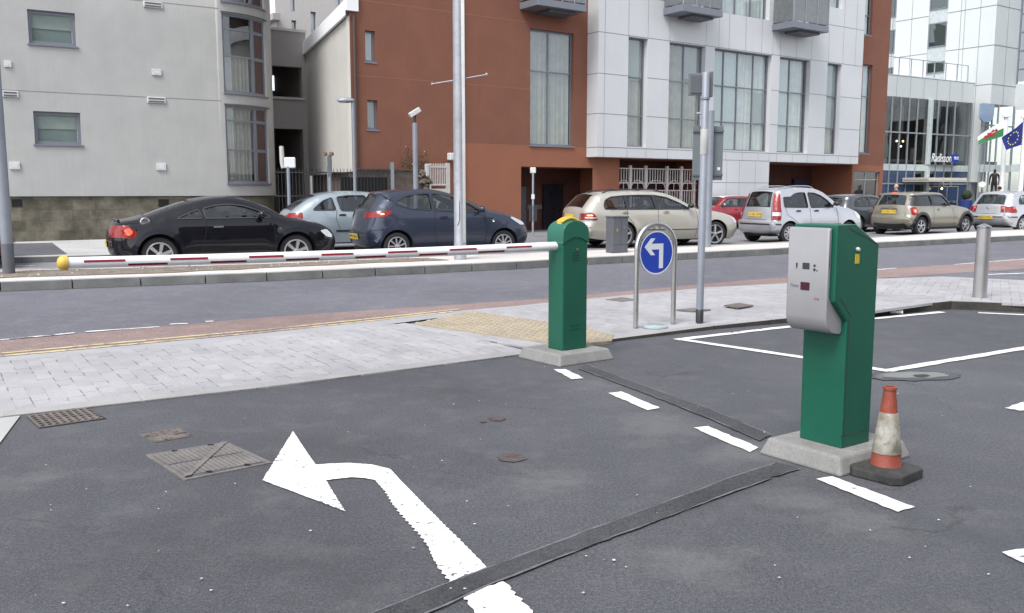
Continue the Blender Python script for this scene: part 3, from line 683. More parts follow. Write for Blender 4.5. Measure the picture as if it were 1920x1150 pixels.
# ------------------------------------------------------------------ median
BACK_ = [(-500, 524), (54, 504), (480, 492), (757, 481.5), (1101, 468.5), (1450, 454.5), (1629, 445), (1827, 433.6), (1990, 427), (2500, 408)]
kf = Gs(K_, 0); ZM = .14
kt = [Vector((p.x, p.y, ZM)) for p in kf]
# the median body
sheet("median_pavement", [p + Vector((0, 0, -.006)) for p in inset(kt, .12)] + [G(u, v, ZM - .006) for u, v in BACK_][::-1], M["medslab"], th=.13)
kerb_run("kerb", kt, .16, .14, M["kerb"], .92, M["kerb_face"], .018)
sheet("road", jag(band([Vector((p.x, p.y, .007)) for p in kf], .10, -1), .02, .2, 77), mat("gutter_grime", (.075, .072, .07), .9, var=.3, vs=3, fine=.3))
bk = [G(u, v, ZM + .004) for u, v in BACK_][::-1]
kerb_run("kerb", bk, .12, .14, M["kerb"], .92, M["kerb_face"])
dirtpts = [(-500, 541), (0, 521), (300, 512), (700, 493), (845, 487.5), (800, 483.5), (757, 484), (480, 495.5), (54, 507), (-500, 527)]
sheet("ground", jag(Gs(dirtpts, ZM + .002), .05, .3, 8), M["dirt"])
rnd = random.Random(4); mb = MB()
DP = [(G(u, v, ZM).x, G(u, v, ZM).y) for u, v in dirtpts]
for k in range(1500):
    x = rnd.uniform(-14, -1.2); y = rnd.uniform(13, 19.2)
    if not inside((x, y), DP): continue
    s = rnd.uniform(.008, .028); vs = [(x + s * rnd.uniform(.6, 1.2) * math.cos(t), y + s * rnd.uniform(.6, 1.2) * math.sin(t), ZM) for t in (0, 1.3, 2.5, 3.8, 5)]
    mb.add(vs + [(x, y, ZM + s * .9)], [(j, (j + 1) % 5, 5) for j in range(5)], rnd.choice((0, 1, 2)))
tag(mb.build("gravel", [M["dirt"], mat("pale_stone", (.42, .38, .33), .9), mat("dark_stone", (.12, .10, .085), .9)]), kind="stuff")

# ------------------------------------------------------------------ far roadway and footways
sheet("road", [G(u, v, .003) for u, v in BACK_] + [Vector((120, 90, .003)), Vector((90, 110, .003)), Vector((-60, 60, .003)), Vector((-60, 12, .003))], M["road2"])
sheet("pavement", [G(-500, 499, .12), G(39, 482.5, .12), G(204, 478, .12), G(420, 470.5, .12), G(500, 452, .12), G(200, 449, .12), G(39, 453.5, .12), G(-500, 470, .12)], M["slab"], th=.14)
kerb_run("kerb", [G(u, v, .124) for u, v in [(-500, 499), (39, 482.5), (204, 478), (420, 470.5)]], .14, .13, M["kerb"], .92, M["kerb_face"])
sheet("driveway", Gs([(-90, 459), (98, 455.5), (126, 476.5), (25, 480), (-60, 483)], .126), M["asphalt"])
line_strip("road_markings", [(28, 498.5), (66, 498)], .008, .12, M["white_line"])
line_strip("road_markings", [(-200, 497), (150, 489.5)], .009, .10, M["white_line"])
for u, v in ((575, 448), (1650, 436), (1560, 441), (1250, 452)):
    line_strip("road_markings", [(u, v), (u + 46, v - 1.3)], .008, .12, M["white_line"])
# ================================================================== street furniture near the camera
# --- barrier
pc = G(1066, 656, .09)                      # centre foot of the barrier post
AP = 37.0
near = G(1051, 659, .09); rgt = G(1101, 655, .09); lft = G(1026.5, 652, .09)
ctr = (rgt + lft) / 2
wB = (rgt - near).length; wA = (lft - near).length
def taper_block(w, d, h, ins, r=.03):
    mb = MB(); b = [(-w/2, -d/2), (w/2, -d/2), (w/2, d/2), (-w/2, d/2)]; t = [(x * (1 - 2 * ins / w), y * (1 - 2 * ins / d)) for x, y in b]
    mb.add([(x, y, 0) for x, y in b] + [(x, y, h) for x, y in t], [(3, 2, 1, 0), (4, 5, 6, 7), (0, 1, 5, 4), (1, 2, 6, 5), (2, 3, 7, 6), (3, 0, 4, 7)]); return mb
bar = empty("parking_barrier", (ctr.x, ctr.y, 0), R(AP), "green car park barrier post with its long white and red arm lowered", "barrier")
taper_block(.62, .58, .095, .035).build("plinth", M["concrete"], bar, bevel=.012, loc=(0, .02, 0))
BW, BD, BH = .275, .20, 1.17
mb = MB(); mb.bx(-BW/2, BW/2, -BD/2, BD/2, .092, 1.09); mb.build("cabinet", M["green"], bar, bevel=.012)
# arched door line and hood
hood = []
for k in range(13):
    t = math.pi * k / 12; hood.append((-(BW/2 + .006) * math.cos(t), 1.10 + .10 * math.sin(t)))
hood = [(BW/2 + .006, 1.005)] + [(x, z) for x, z in hood[::-1]] + [(-BW/2 - .006, 1.005)]
front_arch = [(-BW/2 - .006 + (BW + .012) * i / 10, 1.005 + .055 * math.sin(math.pi * i / 10)) for i in range(11)]
mb = MB(); mb.extr([(BW/2 + .006, 1.005)] + [(x, z) for x, z in hood[1:-1]] + front_arch[:-1], 'y', -BD/2 - .008, BD/2 + .008)
mb.build("hood", M["green_l"], bar, smooth=35, bevel=.01)
mb = MB()
for k in range(4): mb.bx(-.035, .035, -BD/2 - .003, -BD/2 + .002, .86 + k * .022, .864 + k * .022)
mb.bx(-.05, .05, -BD/2 - .002, -BD/2 + .002, .30, .302); mb.bx(-.05, .05, -BD/2 - .002, -BD/2 + .002, .27, .272)
mb.build("vent", M["seam"], bar)
MB().lathe([(0, -.005), (.009, -.005), (.011, 0), (.011, .004)], 12, (.02, -BD/2, .955), 'y').build("lock", mat("brass", (.35, .22, .07), .4, metal=.8), bar, smooth=40)
# flashing light dome strips on top (flat yellow loops)
mb = MB()
arc = [(-.10 + .2 * i / 12, 1.185 + .034 * math.sin(math.pi * i / 12)) for i in range(13)]
for j, y in enumerate((-.03, .03)):
    mb.tube([(x, y, z) for x, z in arc], .013, 8)
mb.extr(arc + [(.1, 1.17), (-.1, 1.17)], 'y', -.028, .028)
mb.build("beacon", M["yellow"], bar, smooth=50)
# arm
pend = G(125, 494, 0); # pixel only fixes the direction; height from the post
za = 1.005
d = ray(125, 493.5); k = (.995 - CH) / d.z; tip = Vector((d.x * k, d.y * k, .995))
inv = Matrix.Rotation(-R(AP), 4, 'Z') @ Matrix.Translation((-ctr.x, -ctr.y, 0))
tl = inv @ tip; d2 = ray(1027, 461.5); sl = Vector((-BW/2 + .02, 0, .985))
ax = (tl - sl).normalized(); ay = Vector((-ax.y, ax.x, 0)).normalized(); az = ax.cross(ay).normalized(); az = az if az.z > 0 else -az
Larm = (tl - sl).length
sec = []
for k in range(16):
    t = 2 * math.pi * k / 16; c_, s_ = math.cos(t), math.sin(t)
    sec.append((.034 * c_, .037 * s_))
arm = MB(); N_ = 8
vs = []
for i in range(N_ + 1):
    p = sl + ax * (Larm * i / N_) - Vector((0, 0, .012 * math.sin(math.pi * i / N_)))
    for a, b in sec: vs.append(p + ay * a + az * b)
fs = [(i * 16 + k, (i + 1) * 16 + k, (i + 1) * 16 + (k + 1) % 16, i * 16 + (k + 1) % 16) for i in range(N_) for k in range(16)]
fs += [tuple(range(16)), tuple(range(N_ * 16, N_ * 16 + 16))]
arm.add(vs, fs); armo = arm.build("arm", M["arm_white"], bar, smooth=60)
# red reflective strips, upper and lower row alternating, on the side facing out of the car park and the far side
side = 1 if (Matrix.Rotation(R(AP), 3, 'Z') @ ay).y < 0 else -1
for i in range(14):
    t0 = Larm - .09 - (i + 1) * .262 + .01; t1 = t0 + .245
    if t0 < .02: break
    for sd_ in (1, -1):
        zc = .010 if i % 2 == 0 else -.019
        mb = MB(); pts = []
        for t in (t0, (t0 + t1) / 2, t1):
            p = sl + ax * t - Vector((0, 0, .012 * math.sin(math.pi * t / Larm)))
            for zz in (zc - .0075, zc + .0075):
                hh = math.sqrt(max(.05, 1 - (zz / .037) ** 2)); pts.append(p + ay * sd_ * (.034 * hh + .0016) + az * zz)
        mb.add(pts, [(0, 2, 3, 1), (2, 4, 5, 3)]); mb.build("reflector_strip", M["red_refl"], armo)
mb = MB(); vs = []
for i, (q, t) in enumerate(((1.12, -.005), (1.15, .012), (1.1, .03), (.8, .048), (.3, .056))):
    p = sl + ax * (Larm + t)
    for a, b in sec: vs.append(p + ay * a * q * 1.15 + az * b * q * 1.15)
mb.add(vs, [(i * 16 + k, (i + 1) * 16 + k, (i + 1) * 16 + (k + 1) % 16, i * 16 + (k + 1) % 16) for i in range(4) for k in range(16)] + [tuple(range(64, 80)), tuple(range(16))])
mb.build("end_cap", M["yellow"], armo, smooth=50)
mb = MB(); mb.box(sl + ax * .005 + Vector((0, 0, -.0)), (.02, .062, .085), rz=math.atan2(ax.y, ax.x)); mb.build("arm_clamp", M["yellow"], armo, bevel=.008)

# --- payment machine
mn = G(1577.5, 843.7, .09); ml = G(1498.6, 825, .09); mr = G(1630.5, 831, .09)
am = math.atan2((mr - mn).y, (mr - mn).x); fw = (ml - mn).length; sw = (mr - mn).length
print("machine angle", math.degrees(am), "front", fw, "side", sw, "left ang", math.degrees(math.atan2((ml - mn).y, (ml - mn).x)))
print("post angle", math.degrees(math.atan2((rgt - near).y, (rgt - near).x)), wB, wA)
AM = R(35)
mach = empty("ticket_machine", (mn.x, mn.y, 0), AM, "tall green ticket machine with silver face panel on a concrete base", "ticket machine")
# local: x = along the side face away from the front, y = to the left along the front face, front faces -x
W_, D_ = .268, .245
FO = .115                              # how far the head overhangs towards the driver
prof = [(0, .092), (D_, .092), (D_ + .012, 1.10), (D_ + .012, 1.19), (.0, 1.285), (-FO, 1.285), (-FO, .90), (-.03, .79), (0, .765)]
prof = [(0, .092), (D_, .092), (D_, 1.17), (.045, 1.278), (-FO, 1.278), (-FO, .885), (-.005, .775)]
mb = MB(); mb.extr(prof, 'y', 0, W_); mb.build("cabinet", M["green"], mach, bevel=.008)
# side seam, slanted fold line, lock, sticker
mb = MB(); mb.bx(-.03, D_ * .98, -.0015, .002, .165, .168)
def seam_line(mb, a, b, y=-.0018, w=.004):
    a = Vector(a); b = Vector(b); dd = (b - a).normalized(); n = Vector((-dd.y, dd.x)) * w / 2
    mb.add([(a.x - n.x, y, a.y - n.y), (b.x - n.x, y, b.y - n.y), (b.x + n.x, y, b.y + n.y), (a.x + n.x, y, a.y + n.y)], [(0, 1, 2, 3)])
seam_line(mb, (-.07, .90), (.03, .80)); seam_line(mb, (-.03, 1.262), (D_ * .96, 1.17)); seam_line(mb, (.012, .79), (.012, .10))
mb.build("panel_seam", M["kerb_dark"], mach)
MB().lathe([(0, -.014), (.008, -.014), (.011, -.006), (.011, 0)], 14, (.055, 0, 1.15), 'y').build("lock", mat("polished_lock", (.9, .9, .92), .25, metal=.6), mach, smooth=40)
MB().bx(.04, .075, -.003, 0, 1.075, 1.125).build("sticker", mat("yellow_sticker", (.55, .42, .03), .5), mach)
# silver panel : curved tray with turned-under lower lip
pz = [(-FO - .022, 1.262), (-FO - .030, 1.25), (-FO - .030, .80), (-FO - .022, .755), (-FO + .005, .725), (-FO + .05, .712), (-.012, .706), (-.002, .72), (-.004, .785), (-FO - .002, .90), (-FO - .002, 1.262)]
mb = MB(); mb.extr(pz, 'y', .028, W_ + .012); mb.build("face_panel", M["silver_panel"], mach, smooth=35, bevel=.012, seg=3)
xf = -FO - .0315
mb = MB(); mb.bx(xf, xf + .01, .52 * W_, .68 * W_, 1.045, 1.078); mb.build("display", mat("lcd_grey", (.035, .045, .06), .2, coat=.5), mach)
mb = MB(); mb.bx(xf - .001, xf + .01, .50 * W_, .71 * W_, .935, .977); mb.build("ticket_slot", mat("dark_red_slot", (.045, .008, .012), .25, coat=.5), mach, bevel=.002)
mb = MB(); [mb.lathe([(0, -.003), (.006, -.003), (.006, .004)], 10, (xf, .40 * W_, z), 'x') for z in (1.067, 1.046)]; mb.lathe([(0, -.002), (.003, -.002), (.003, .004)], 8, (xf, .345 * W_, 1.042), 'x')
mb.build("button", M["trim"], mach)
mb = MB(); mb.extr([(.835 * W_, 1.075), (.795 * W_, 1.075), (.80 * W_, 1.055), (.815 * W_, 1.043), (.83 * W_, 1.055)], 'x', xf, xf + .004); mb.build("shield_mark", mat("dark_red_print", (.06, .015, .03), .5), mach)
RX = Matrix.Translation((xf, .86 * W_, .955)) @ Matrix(((0, 0, -1, 0), (-1, 0, 0, 0), (0, 1, 0, 0), (0, 0, 0, 1)))
text_mesh("Ticket", .022, "printed_word", mat("grey_print", (.2, .2, .22), .6), mach, RX, .2, .0006)
RX = Matrix.Translation((xf, .33 * W_, .895)) @ Matrix(((0, 0, -1, 0), (-1, 0, 0, 0), (0, 1, 0, 0), (0, 0, 0, 1)))
text_mesh("HUB", .016, "printed_word", mat("red_print", (.35, .12, .10), .6), mach, RX, 0, .0006)
# plinth
q = [G(1421, 850.7, 0), G(1590, 892.5, 0), G(1717, 859, 0)]
iv = Matrix.Rotation(-AM, 4, 'Z') @ Matrix.Translation((-mn.x, -mn.y, 0))
ql = [iv @ p for p in q]; print("plinth local", [tuple(round(c, 2) for c in p) for p in ql])
x0 = (ql[0].x + ql[1].x) / 2 - .03; y0 = ql[1].y; x1 = ql[2].x + .0; y1 = ql[0].y
tb = taper_block(x1 - x0, y1 - y0, .095, .035); tb.build("plinth", M["concrete"], mach, bevel=.014, loc=((x0 + x1) / 2, (y0 + y1) / 2, 0))

# --- traffic cone
cc = G(1660, 892, 0)
cone = empty("traffic_cone", (cc.x, cc.y, 0), R(40), "dirty orange and white traffic cone leaning against the ticket machine base", "traffic cone")
mb = MB(); s = .145; c_ = .04
oct_ = [(-s + c_, -s), (s - c_, -s), (s, -s + c_), (s, s - c_), (s - c_, s), (-s + c_, s), (-s, s - c_), (-s, -s + c_)]
mb.prism(oct_, .0, .05); mb.lathe([(.13, .05), (.095, .062), (.08, .062)], 24); mb.build("base", M["coneblack"], cone, bevel=.01)
def cseg(z0, z1): r = lambda z: .077 - (z - .06) * (.077 - .029) / .39; return [(r(z0), z0), (r(z1), z1)]
mb = MB(); mb.lathe([(.082, .055)] + cseg(.062, .125), 32); mb.build("lower_band", M["orange"], cone, smooth=60)
sleeve_m, nt_, N_1, L_, b_ = nodes("dirty_reflective_sleeve"); co = coords(nt_)
n1 = tex(nt_, "Noise", 9, co, Detail=5.0, Roughness=.6); n2 = tex(nt_, "Noise", 6.5, co, Detail=2.0, Distortion=1.5)
base = mixc(nt_, ramp(nt_, n1.outputs["Fac"], [(.35, 0.0), (.7, 1.0)]), (.15, .125, .08), (.38, .37, .345))
sub = N_1.new("ShaderNodeMath"); sub.operation = 'SUBTRACT'; sub.inputs[1].default_value = .5; L_.new(n2.outputs["Fac"], sub.inputs[0])
ab = N_1.new("ShaderNodeMath"); ab.operation = 'ABSOLUTE'; L_.new(sub.outputs[0], ab.inputs[0])
L_.new(mixc(nt_, ramp(nt_, ab.outputs[0], [(.0, .85), (.018, 0.0)]), base, (.10, .11, .10)), b_.inputs["Base Color"]); b_.inputs["Roughness"].default_value = .6
mb = MB(); pr_ = cseg(.125, .335); mb.lathe([(pr_[0][0], .125), (pr_[0][0] + .003, .127), (pr_[1][0] + .003, .333), (pr_[1][0], .335)], 32); mb.build("sleeve", sleeve_m, cone, smooth=60)
mb = MB(); r1 = cseg(.335, .45); mb.lathe([r1[0], r1[1], (.034, .452), (.034, .464), (.026, .468), (.022, .466), (.020, .40), (0, .40)], 32); mb.build("tip", M["orange"], cone, smooth=60)

# --- arrow sign on a steel hoop
a = G(1192, 612, .05); b = G(1262, 605, .05); c0 = (a + b) / 2; ang = math.atan2((b - a).y, (b - a).x); hw = (b - a).length / 2
print("hoop", hw * 2, math.degrees(ang))
hoop = empty("traffic_sign", (c0.x, c0.y, .04), ang, "round blue sign with white left turn arrow held in a steel hoop", "sign")
HT = 1.07; rr = hw
pts = [(-hw, 0, 0), (-hw, 0, .4)] + [(-hw * math.cos(math.pi * k / 18), 0, HT - rr + rr * math.sin(math.pi * k / 18)) for k in range(19)] + [(hw, 0, .4), (hw, 0, 0)]
MB().tube(pts, .027, 16).build("hoop", M["steel"], hoop, smooth=60)
zc = HT - rr - .045; rd = .228
MB().lathe([(0, -.006), (rd, -.006), (rd, .006), (0, .006)], 48, (0, 0, zc), 'y').build("sign_back", M["signback"], hoop, smooth=40)
MB().lathe([(rd - .014, -.009), (rd, -.009), (rd, -.006)], 48, (0, 0, zc), 'y').build("border", M["signwhite"], hoop, smooth=30)
MB().lathe([(0, -.0085), (rd - .014, -.0085)], 48, (0, 0, zc), 'y').build("face", M["blue"], hoop)
ar = [(-.155, .065), (-.060, .145), (-.020, .145), (-.07, .10 - .008), (.10, .092), (.10, -.155), (.048, -.155), (.048, .036), (-.07, .036), (-.022, -.02), (-.06, -.02)]
ar = [(-.165, .062), (-.080, .150), (-.022, .150), (-.075, .094), (.088, .094), (.088, -.165), (.034, -.165), (.034, .034), (-.075, .034), (-.022, -.025), (-.080, -.025)]
mb = MB(); mb.extr([(x, z + zc) for x, z in ar], 'y', -.0115, -.0087); mb.build("arrow", M["signwhite"], hoop)
mb = MB()
for x in (-1, 1): mb.box((x * (rd + .012), 0, zc), (.03, .02, .035)); 
mb.box((-.04, 0, HT - .045), (.035, .02, .02)); mb.box((.04, 0, HT - .045), (.035, .02, .02)); mb.build("bracket", M["steel"], hoop)
# inset ground light below it
p = G(1228, 611, .05); o = MB().lathe([(0, .012), (.12, .012), (.135, .008), (.135, -.01)], 32).build("ground_light", mat("ground_light_glass", (.38, .47, .47), .25, coat=.5), loc=(p.x, p.y, .045), smooth=40)
tag(o, "round glass ground light set in the paving between the hoop legs", "light")

# --- signal pole group
def pole_thing(name, u, v, z, r, h, label, cat, m, lean=0, foot=None, group=None):
    p = G(u, v, z); root = empty(name, (p.x, p.y, z - .01), 0, label, cat, group)
    MB().lathe([(0, 0), (r, 0), (r, h), (r * .7, h + .01), (0, h + .012)], 18).build("pole", m, root, smooth=50)
    if foot: MB().lathe([(r + .003, 0), (r + .004, foot), (r, foot + .004)], 18).build("foot_sleeve", M["trim"], root, smooth=50)
    return root, p
sp, p = pole_thing("signal_pole", 1311.5, 603, .055, .039, 2.62, "thick grey steel pole standing just behind the round blue sign", "pole", M["polegrey"], foot=.14)
print("pole depth", p.y)
MB().lathe([(.041, 1.78), (.0425, 1.785), (.0425, 2.04), (.041, 2.045)], 18).build("collar_band", mat("pale_tape", (.42, .42, .40), .7, var=.15), sp, smooth=50)
mb = MB(); mb.box((-.085, .05, 2.51), (.17, .03, .23)); mb.box((-.085, .05, 2.51), (.13, .05, .19), m=1); mb.box((.065, .06, 2.51), (.04, .06, .26)); 
mb.build("box_sign_back", [M["signback"], M["cabinet"]], sp, bevel=.006)
MB().lathe([(.047, 2.35), (.047, 2.37), (.043, 2.37)], 18).build("cap_ring", M["polegrey"], sp)
# rear pole on the median with a large sign seen from behind
q = G(1326, 463, .14)
bp = empty("sign_pole", (q.x, q.y, .14), 0, "grey median pole carrying a large rectangular sign seen from its back", "sign")
dd = q.y
def up_at(v, depth, u=960):   # height of pixel row v at horizontal distance y=depth
    r = ray(u, v); return CH + r.z / r.y * depth
ztop = up_at(208, dd, 1325)
MB().lathe([(0, 0), (.085, 0), (.085, ztop - .14), (0, ztop - .13)], 16).build("pole", M["polegrey"], bp, smooth=50)
xl = (1296 - 960) / FPX * dd * 1.0 - q.x; xr = (1352 - 960) / FPX * dd - q.x
z0 = up_at(338, dd, 1320) - .14; z1 = up_at(236, dd, 1320) - .14
mb = MB(); mb.bx(xl, xr, .09, .13, z0, z1); mb.build("sign_back", M["signback"], bp, bevel=.01)
mb = MB(); mb.bx(xl - .005, xr + .005, .05, .09, z0 + .10, z0 + .14); mb.bx(xl - .005, xr + .005, .05, .09, z1 - .14, z1 - .10); mb.build("channel", M["cabinet"], bp)
mb = MB(); mb.bx(xr - .12, xr - .06, .085, .09, z0 + .23, z0 + .30); mb.build("sticker", M["signwhite"], bp)
mb = MB(); zz = up_at(213, dd, 1305) - .14; mb.box((xl + .13, 0, zz), (.20, .16, .05)); mb.box((xl + .18, 0, zz - .09), (.14, .1, .06)); mb.build("detector", M["galv"], bp, bevel=.01)

# --- median cabinet
p = G(1164, 474, .14); k = p.y / FPX
cab = empty("utility_cabinet", (p.x, p.y, .14), R(31), "dark grey electrical cabinet standing on the median behind the blue sign", "cabinet")
print("cab", p)
hc = up_at(405.5, p.y) - .14; 
mb = MB(); mb.bx(-.21, .19, -.0, .26, .0, hc - .03); mb.build("housing", M["cabinet"], cab, bevel=.01)
mb = MB(); mb.bx(-.225, .205, -.015, .275, hc - .03, hc); mb.build("lid", M["cabinet"], cab, bevel=.008)
mb = MB(); mb.bx(.0, .004, -.002, .002, .17, hc - .03); mb.bx(-.21, .19, -.002, .002, .165, .17); mb.build("door_gap", M["seam"], cab)
mb = MB(); mb.extr([(-.135, hc - .32), (-.07, hc - .32), (-.10, hc - .24)], 'y', -.004, 0); mb.build("warning_label", mat("dull_yellow", (.35, .24, .04), .6), cab)
mb = MB(); mb.bx(.07, .12, -.003, 0, hc - .27, hc - .21); mb.build("notice", M["signback"], cab)

# --- bollard
p = G(1836.5, 558, .10); bo = empty("bollard", (p.x, p.y, .10), 0, "round brushed steel bollard with a conical cap on the paved corner", "bollard")
MB().lathe([(0, 0), (.082, 0), (.082, .885), (.0, .885)], 28).build("post", M["bolgrey"], bo, smooth=50)
MB().lathe([(.082, .89), (.088, .892), (.088, .905), (0, .945)], 28).build("cap", M["steel"], bo, smooth=20)

# crumpled cup by the kerb
p = G(1680, 589, 0); rnd = random.Random(3); mb = MB(); vs = []
for i in range(6):
    for k in range(10):
        t = k * math.pi / 5; r = .035 * (.6 + .4 * i / 5) * rnd.uniform(.75, 1.15); vs.append((i * .028, r * math.cos(t), .03 + r * .8 * math.sin(t)))
mb.add(vs, [(i * 10 + k, (i + 1) * 10 + k, (i + 1) * 10 + (k + 1) % 10, i * 10 + (k + 1) % 10) for i in range(5) for k in range(10)] + [tuple(range(10))])
o = mb.build("paper_cup", mat("white_paper", (.75, .75, .74), .7), loc=(p.x - .08, p.y - .02, .0)); tag(o, "crumpled white paper cup lying against the dark kerb", "cup")

# --- tall silver mast on the median
p = G(863, 486, .14); ms = empty("mast", (p.x, p.y, .14), 0, "tall thick silver mast on the median beside the dark blue hatchback", "mast")
rm = 11.2 / FPX * p.y * 1.0; print("mast r", rm, p)
mb = MB(); mb.lathe([(0, 0), (rm * 1.03, 0), (rm * 1.03, .32), (rm, .33), (rm, 2.5), (rm * .96, 4), (rm * .9, 7.5), (rm * .8, 10)], 28)
mb.build("shaft", M["galv"], ms, smooth=50)
mb = MB(); mb.bx(-.02 + rm * .55, .02 + rm * .55 + .03, -rm * .85, -rm * .6, .33, 9.9); mb.build("seam_rib", M["steel"], ms)
zb = up_at(146, p.y) - .14
mb = MB(); mb.tube([(-.50, -.03, zb - .12), (.52, .03, zb + .06)], .012, 8)
for x, z in ((-.50, -.12), (.52, .06)): mb.lathe([(0, -.03), (.025, -.02), (.032, 0), (.025, .02), (0, .03)], 12, (x, 0, zb + z))
mb.build("cross_bar", M["galv"], ms, smooth=60)
mb = MB(); zz = up_at(417, p.y) - .14; mb.tube([(-rm, -rm * .3, zz - .06), (-rm * .3, -rm * 1.01, zz - .05), (0, -rm * 1.02, zz + .05), (.0, -rm * 1.02, zz + .4)], .006, 6); mb.build("door_seam", M["seam"], ms)

# --- left edge pole
p = G(17, 513, .14); lp = empty("lamp_column", (p.x, p.y, .14), 0, "grey lamp column in the earth bed by the dark red car", "lamp column")
r0 = 10.5 / FPX * p.y; 
MB().tube([(0, 0, 0), (0, 0, 9.0)], [r0, r0 * .75], 18).build("pole", M["polegrey"], lp, smooth=60)
zz = up_at(458, p.y) - .14
MB().lathe([(r0 * 1.02, 0), (r0 * 1.03, zz), (r0, zz + .01)], 18).build("foot_sleeve", M["cabinet"], lp, smooth=50)
z0 = up_at(160, p.y) - .14; z1 = up_at(30, p.y) - .14
mb = MB(); mb.tube([(-.06, -.05, z0), (-.10, -.05, z1)], [.07, .09], 10); mb.tube([(-.045, -.05, z0 - .04), (-.045, -.05, z0 + .02)], .085, 10); mb.build("signal_housing", M["trim"], lp, smooth=50)
# ================================================================== cars
def catmull(P, n=4):
    out = []; P = [Vector(p) for p in P]
    for i in range(len(P) - 1):
        p0 = P[max(i - 1, 0)]; p1 = P[i]; p2 = P[i + 1]; p3 = P[min(i + 2, len(P) - 1)]
        for k in range(n):
            t = k / n
            out.append(.5 * ((2 * p1) + (-p0 + p2) * t + (2 * p0 - 5 * p1 + 4 * p2 - p3) * t * t + (-p0 + 3 * p1 - 3 * p2 + p3) * t ** 3))
    out.append(P[-1]); return out
def seg_dist(p, a, b):
    d = b - a; L = d.length_squared
    t = 0 if L == 0 else max(0, min(1, (p - a).dot(d) / L))
    return (p - (a + d * t)).length
def round_poly(P, r=.05, n=4):
    out = []; P = [Vector(p) for p in P]; N = len(P)
    for i in range(N):
        a, b, c = P[i - 1], P[i], P[(i + 1) % N]
        q = min(r, (a - b).length * .45, (c - b).length * .45)
        s = b + (a - b).normalized() * q; e = b + (c - b).normalized() * q
        for k in range(n + 1):
            t = k / n; out.append(s * (1 - t) ** 2 + b * 2 * t * (1 - t) + e * t * t)
    return out
def resamp(poly, step):
    out = []; N = len(poly)
    for i in range(N):
        a, b = poly[i], poly[(i + 1) % N]; k = max(1, int(math.ceil((b - a).length / step)))
        for j in range(k): out.append(a.lerp(b, j / k))
    return out
def cdt(outer, holes, interior):
    vs = []; es = []
    for loop in [outer] + holes:
        n0 = len(vs); vs += [Vector((p[0], p[1])) for p in loop]
        es += [(n0 + i, n0 + (i + 1) % len(loop)) for i in range(len(loop))]
    vs += [Vector((p[0], p[1])) for p in interior]
    r = geometry.delaunay_2d_cdt(vs, es, [], 0, 1e-5)
    V, F = r[0], r[2]; out = []
    for f in F:
        c = sum((V[i] for i in f), Vector((0, 0))) / len(f)
        if inside(c, outer) and not any(inside(c, h) for h in holes): out.append(tuple(f))
    return V, out
BASEZ = .03
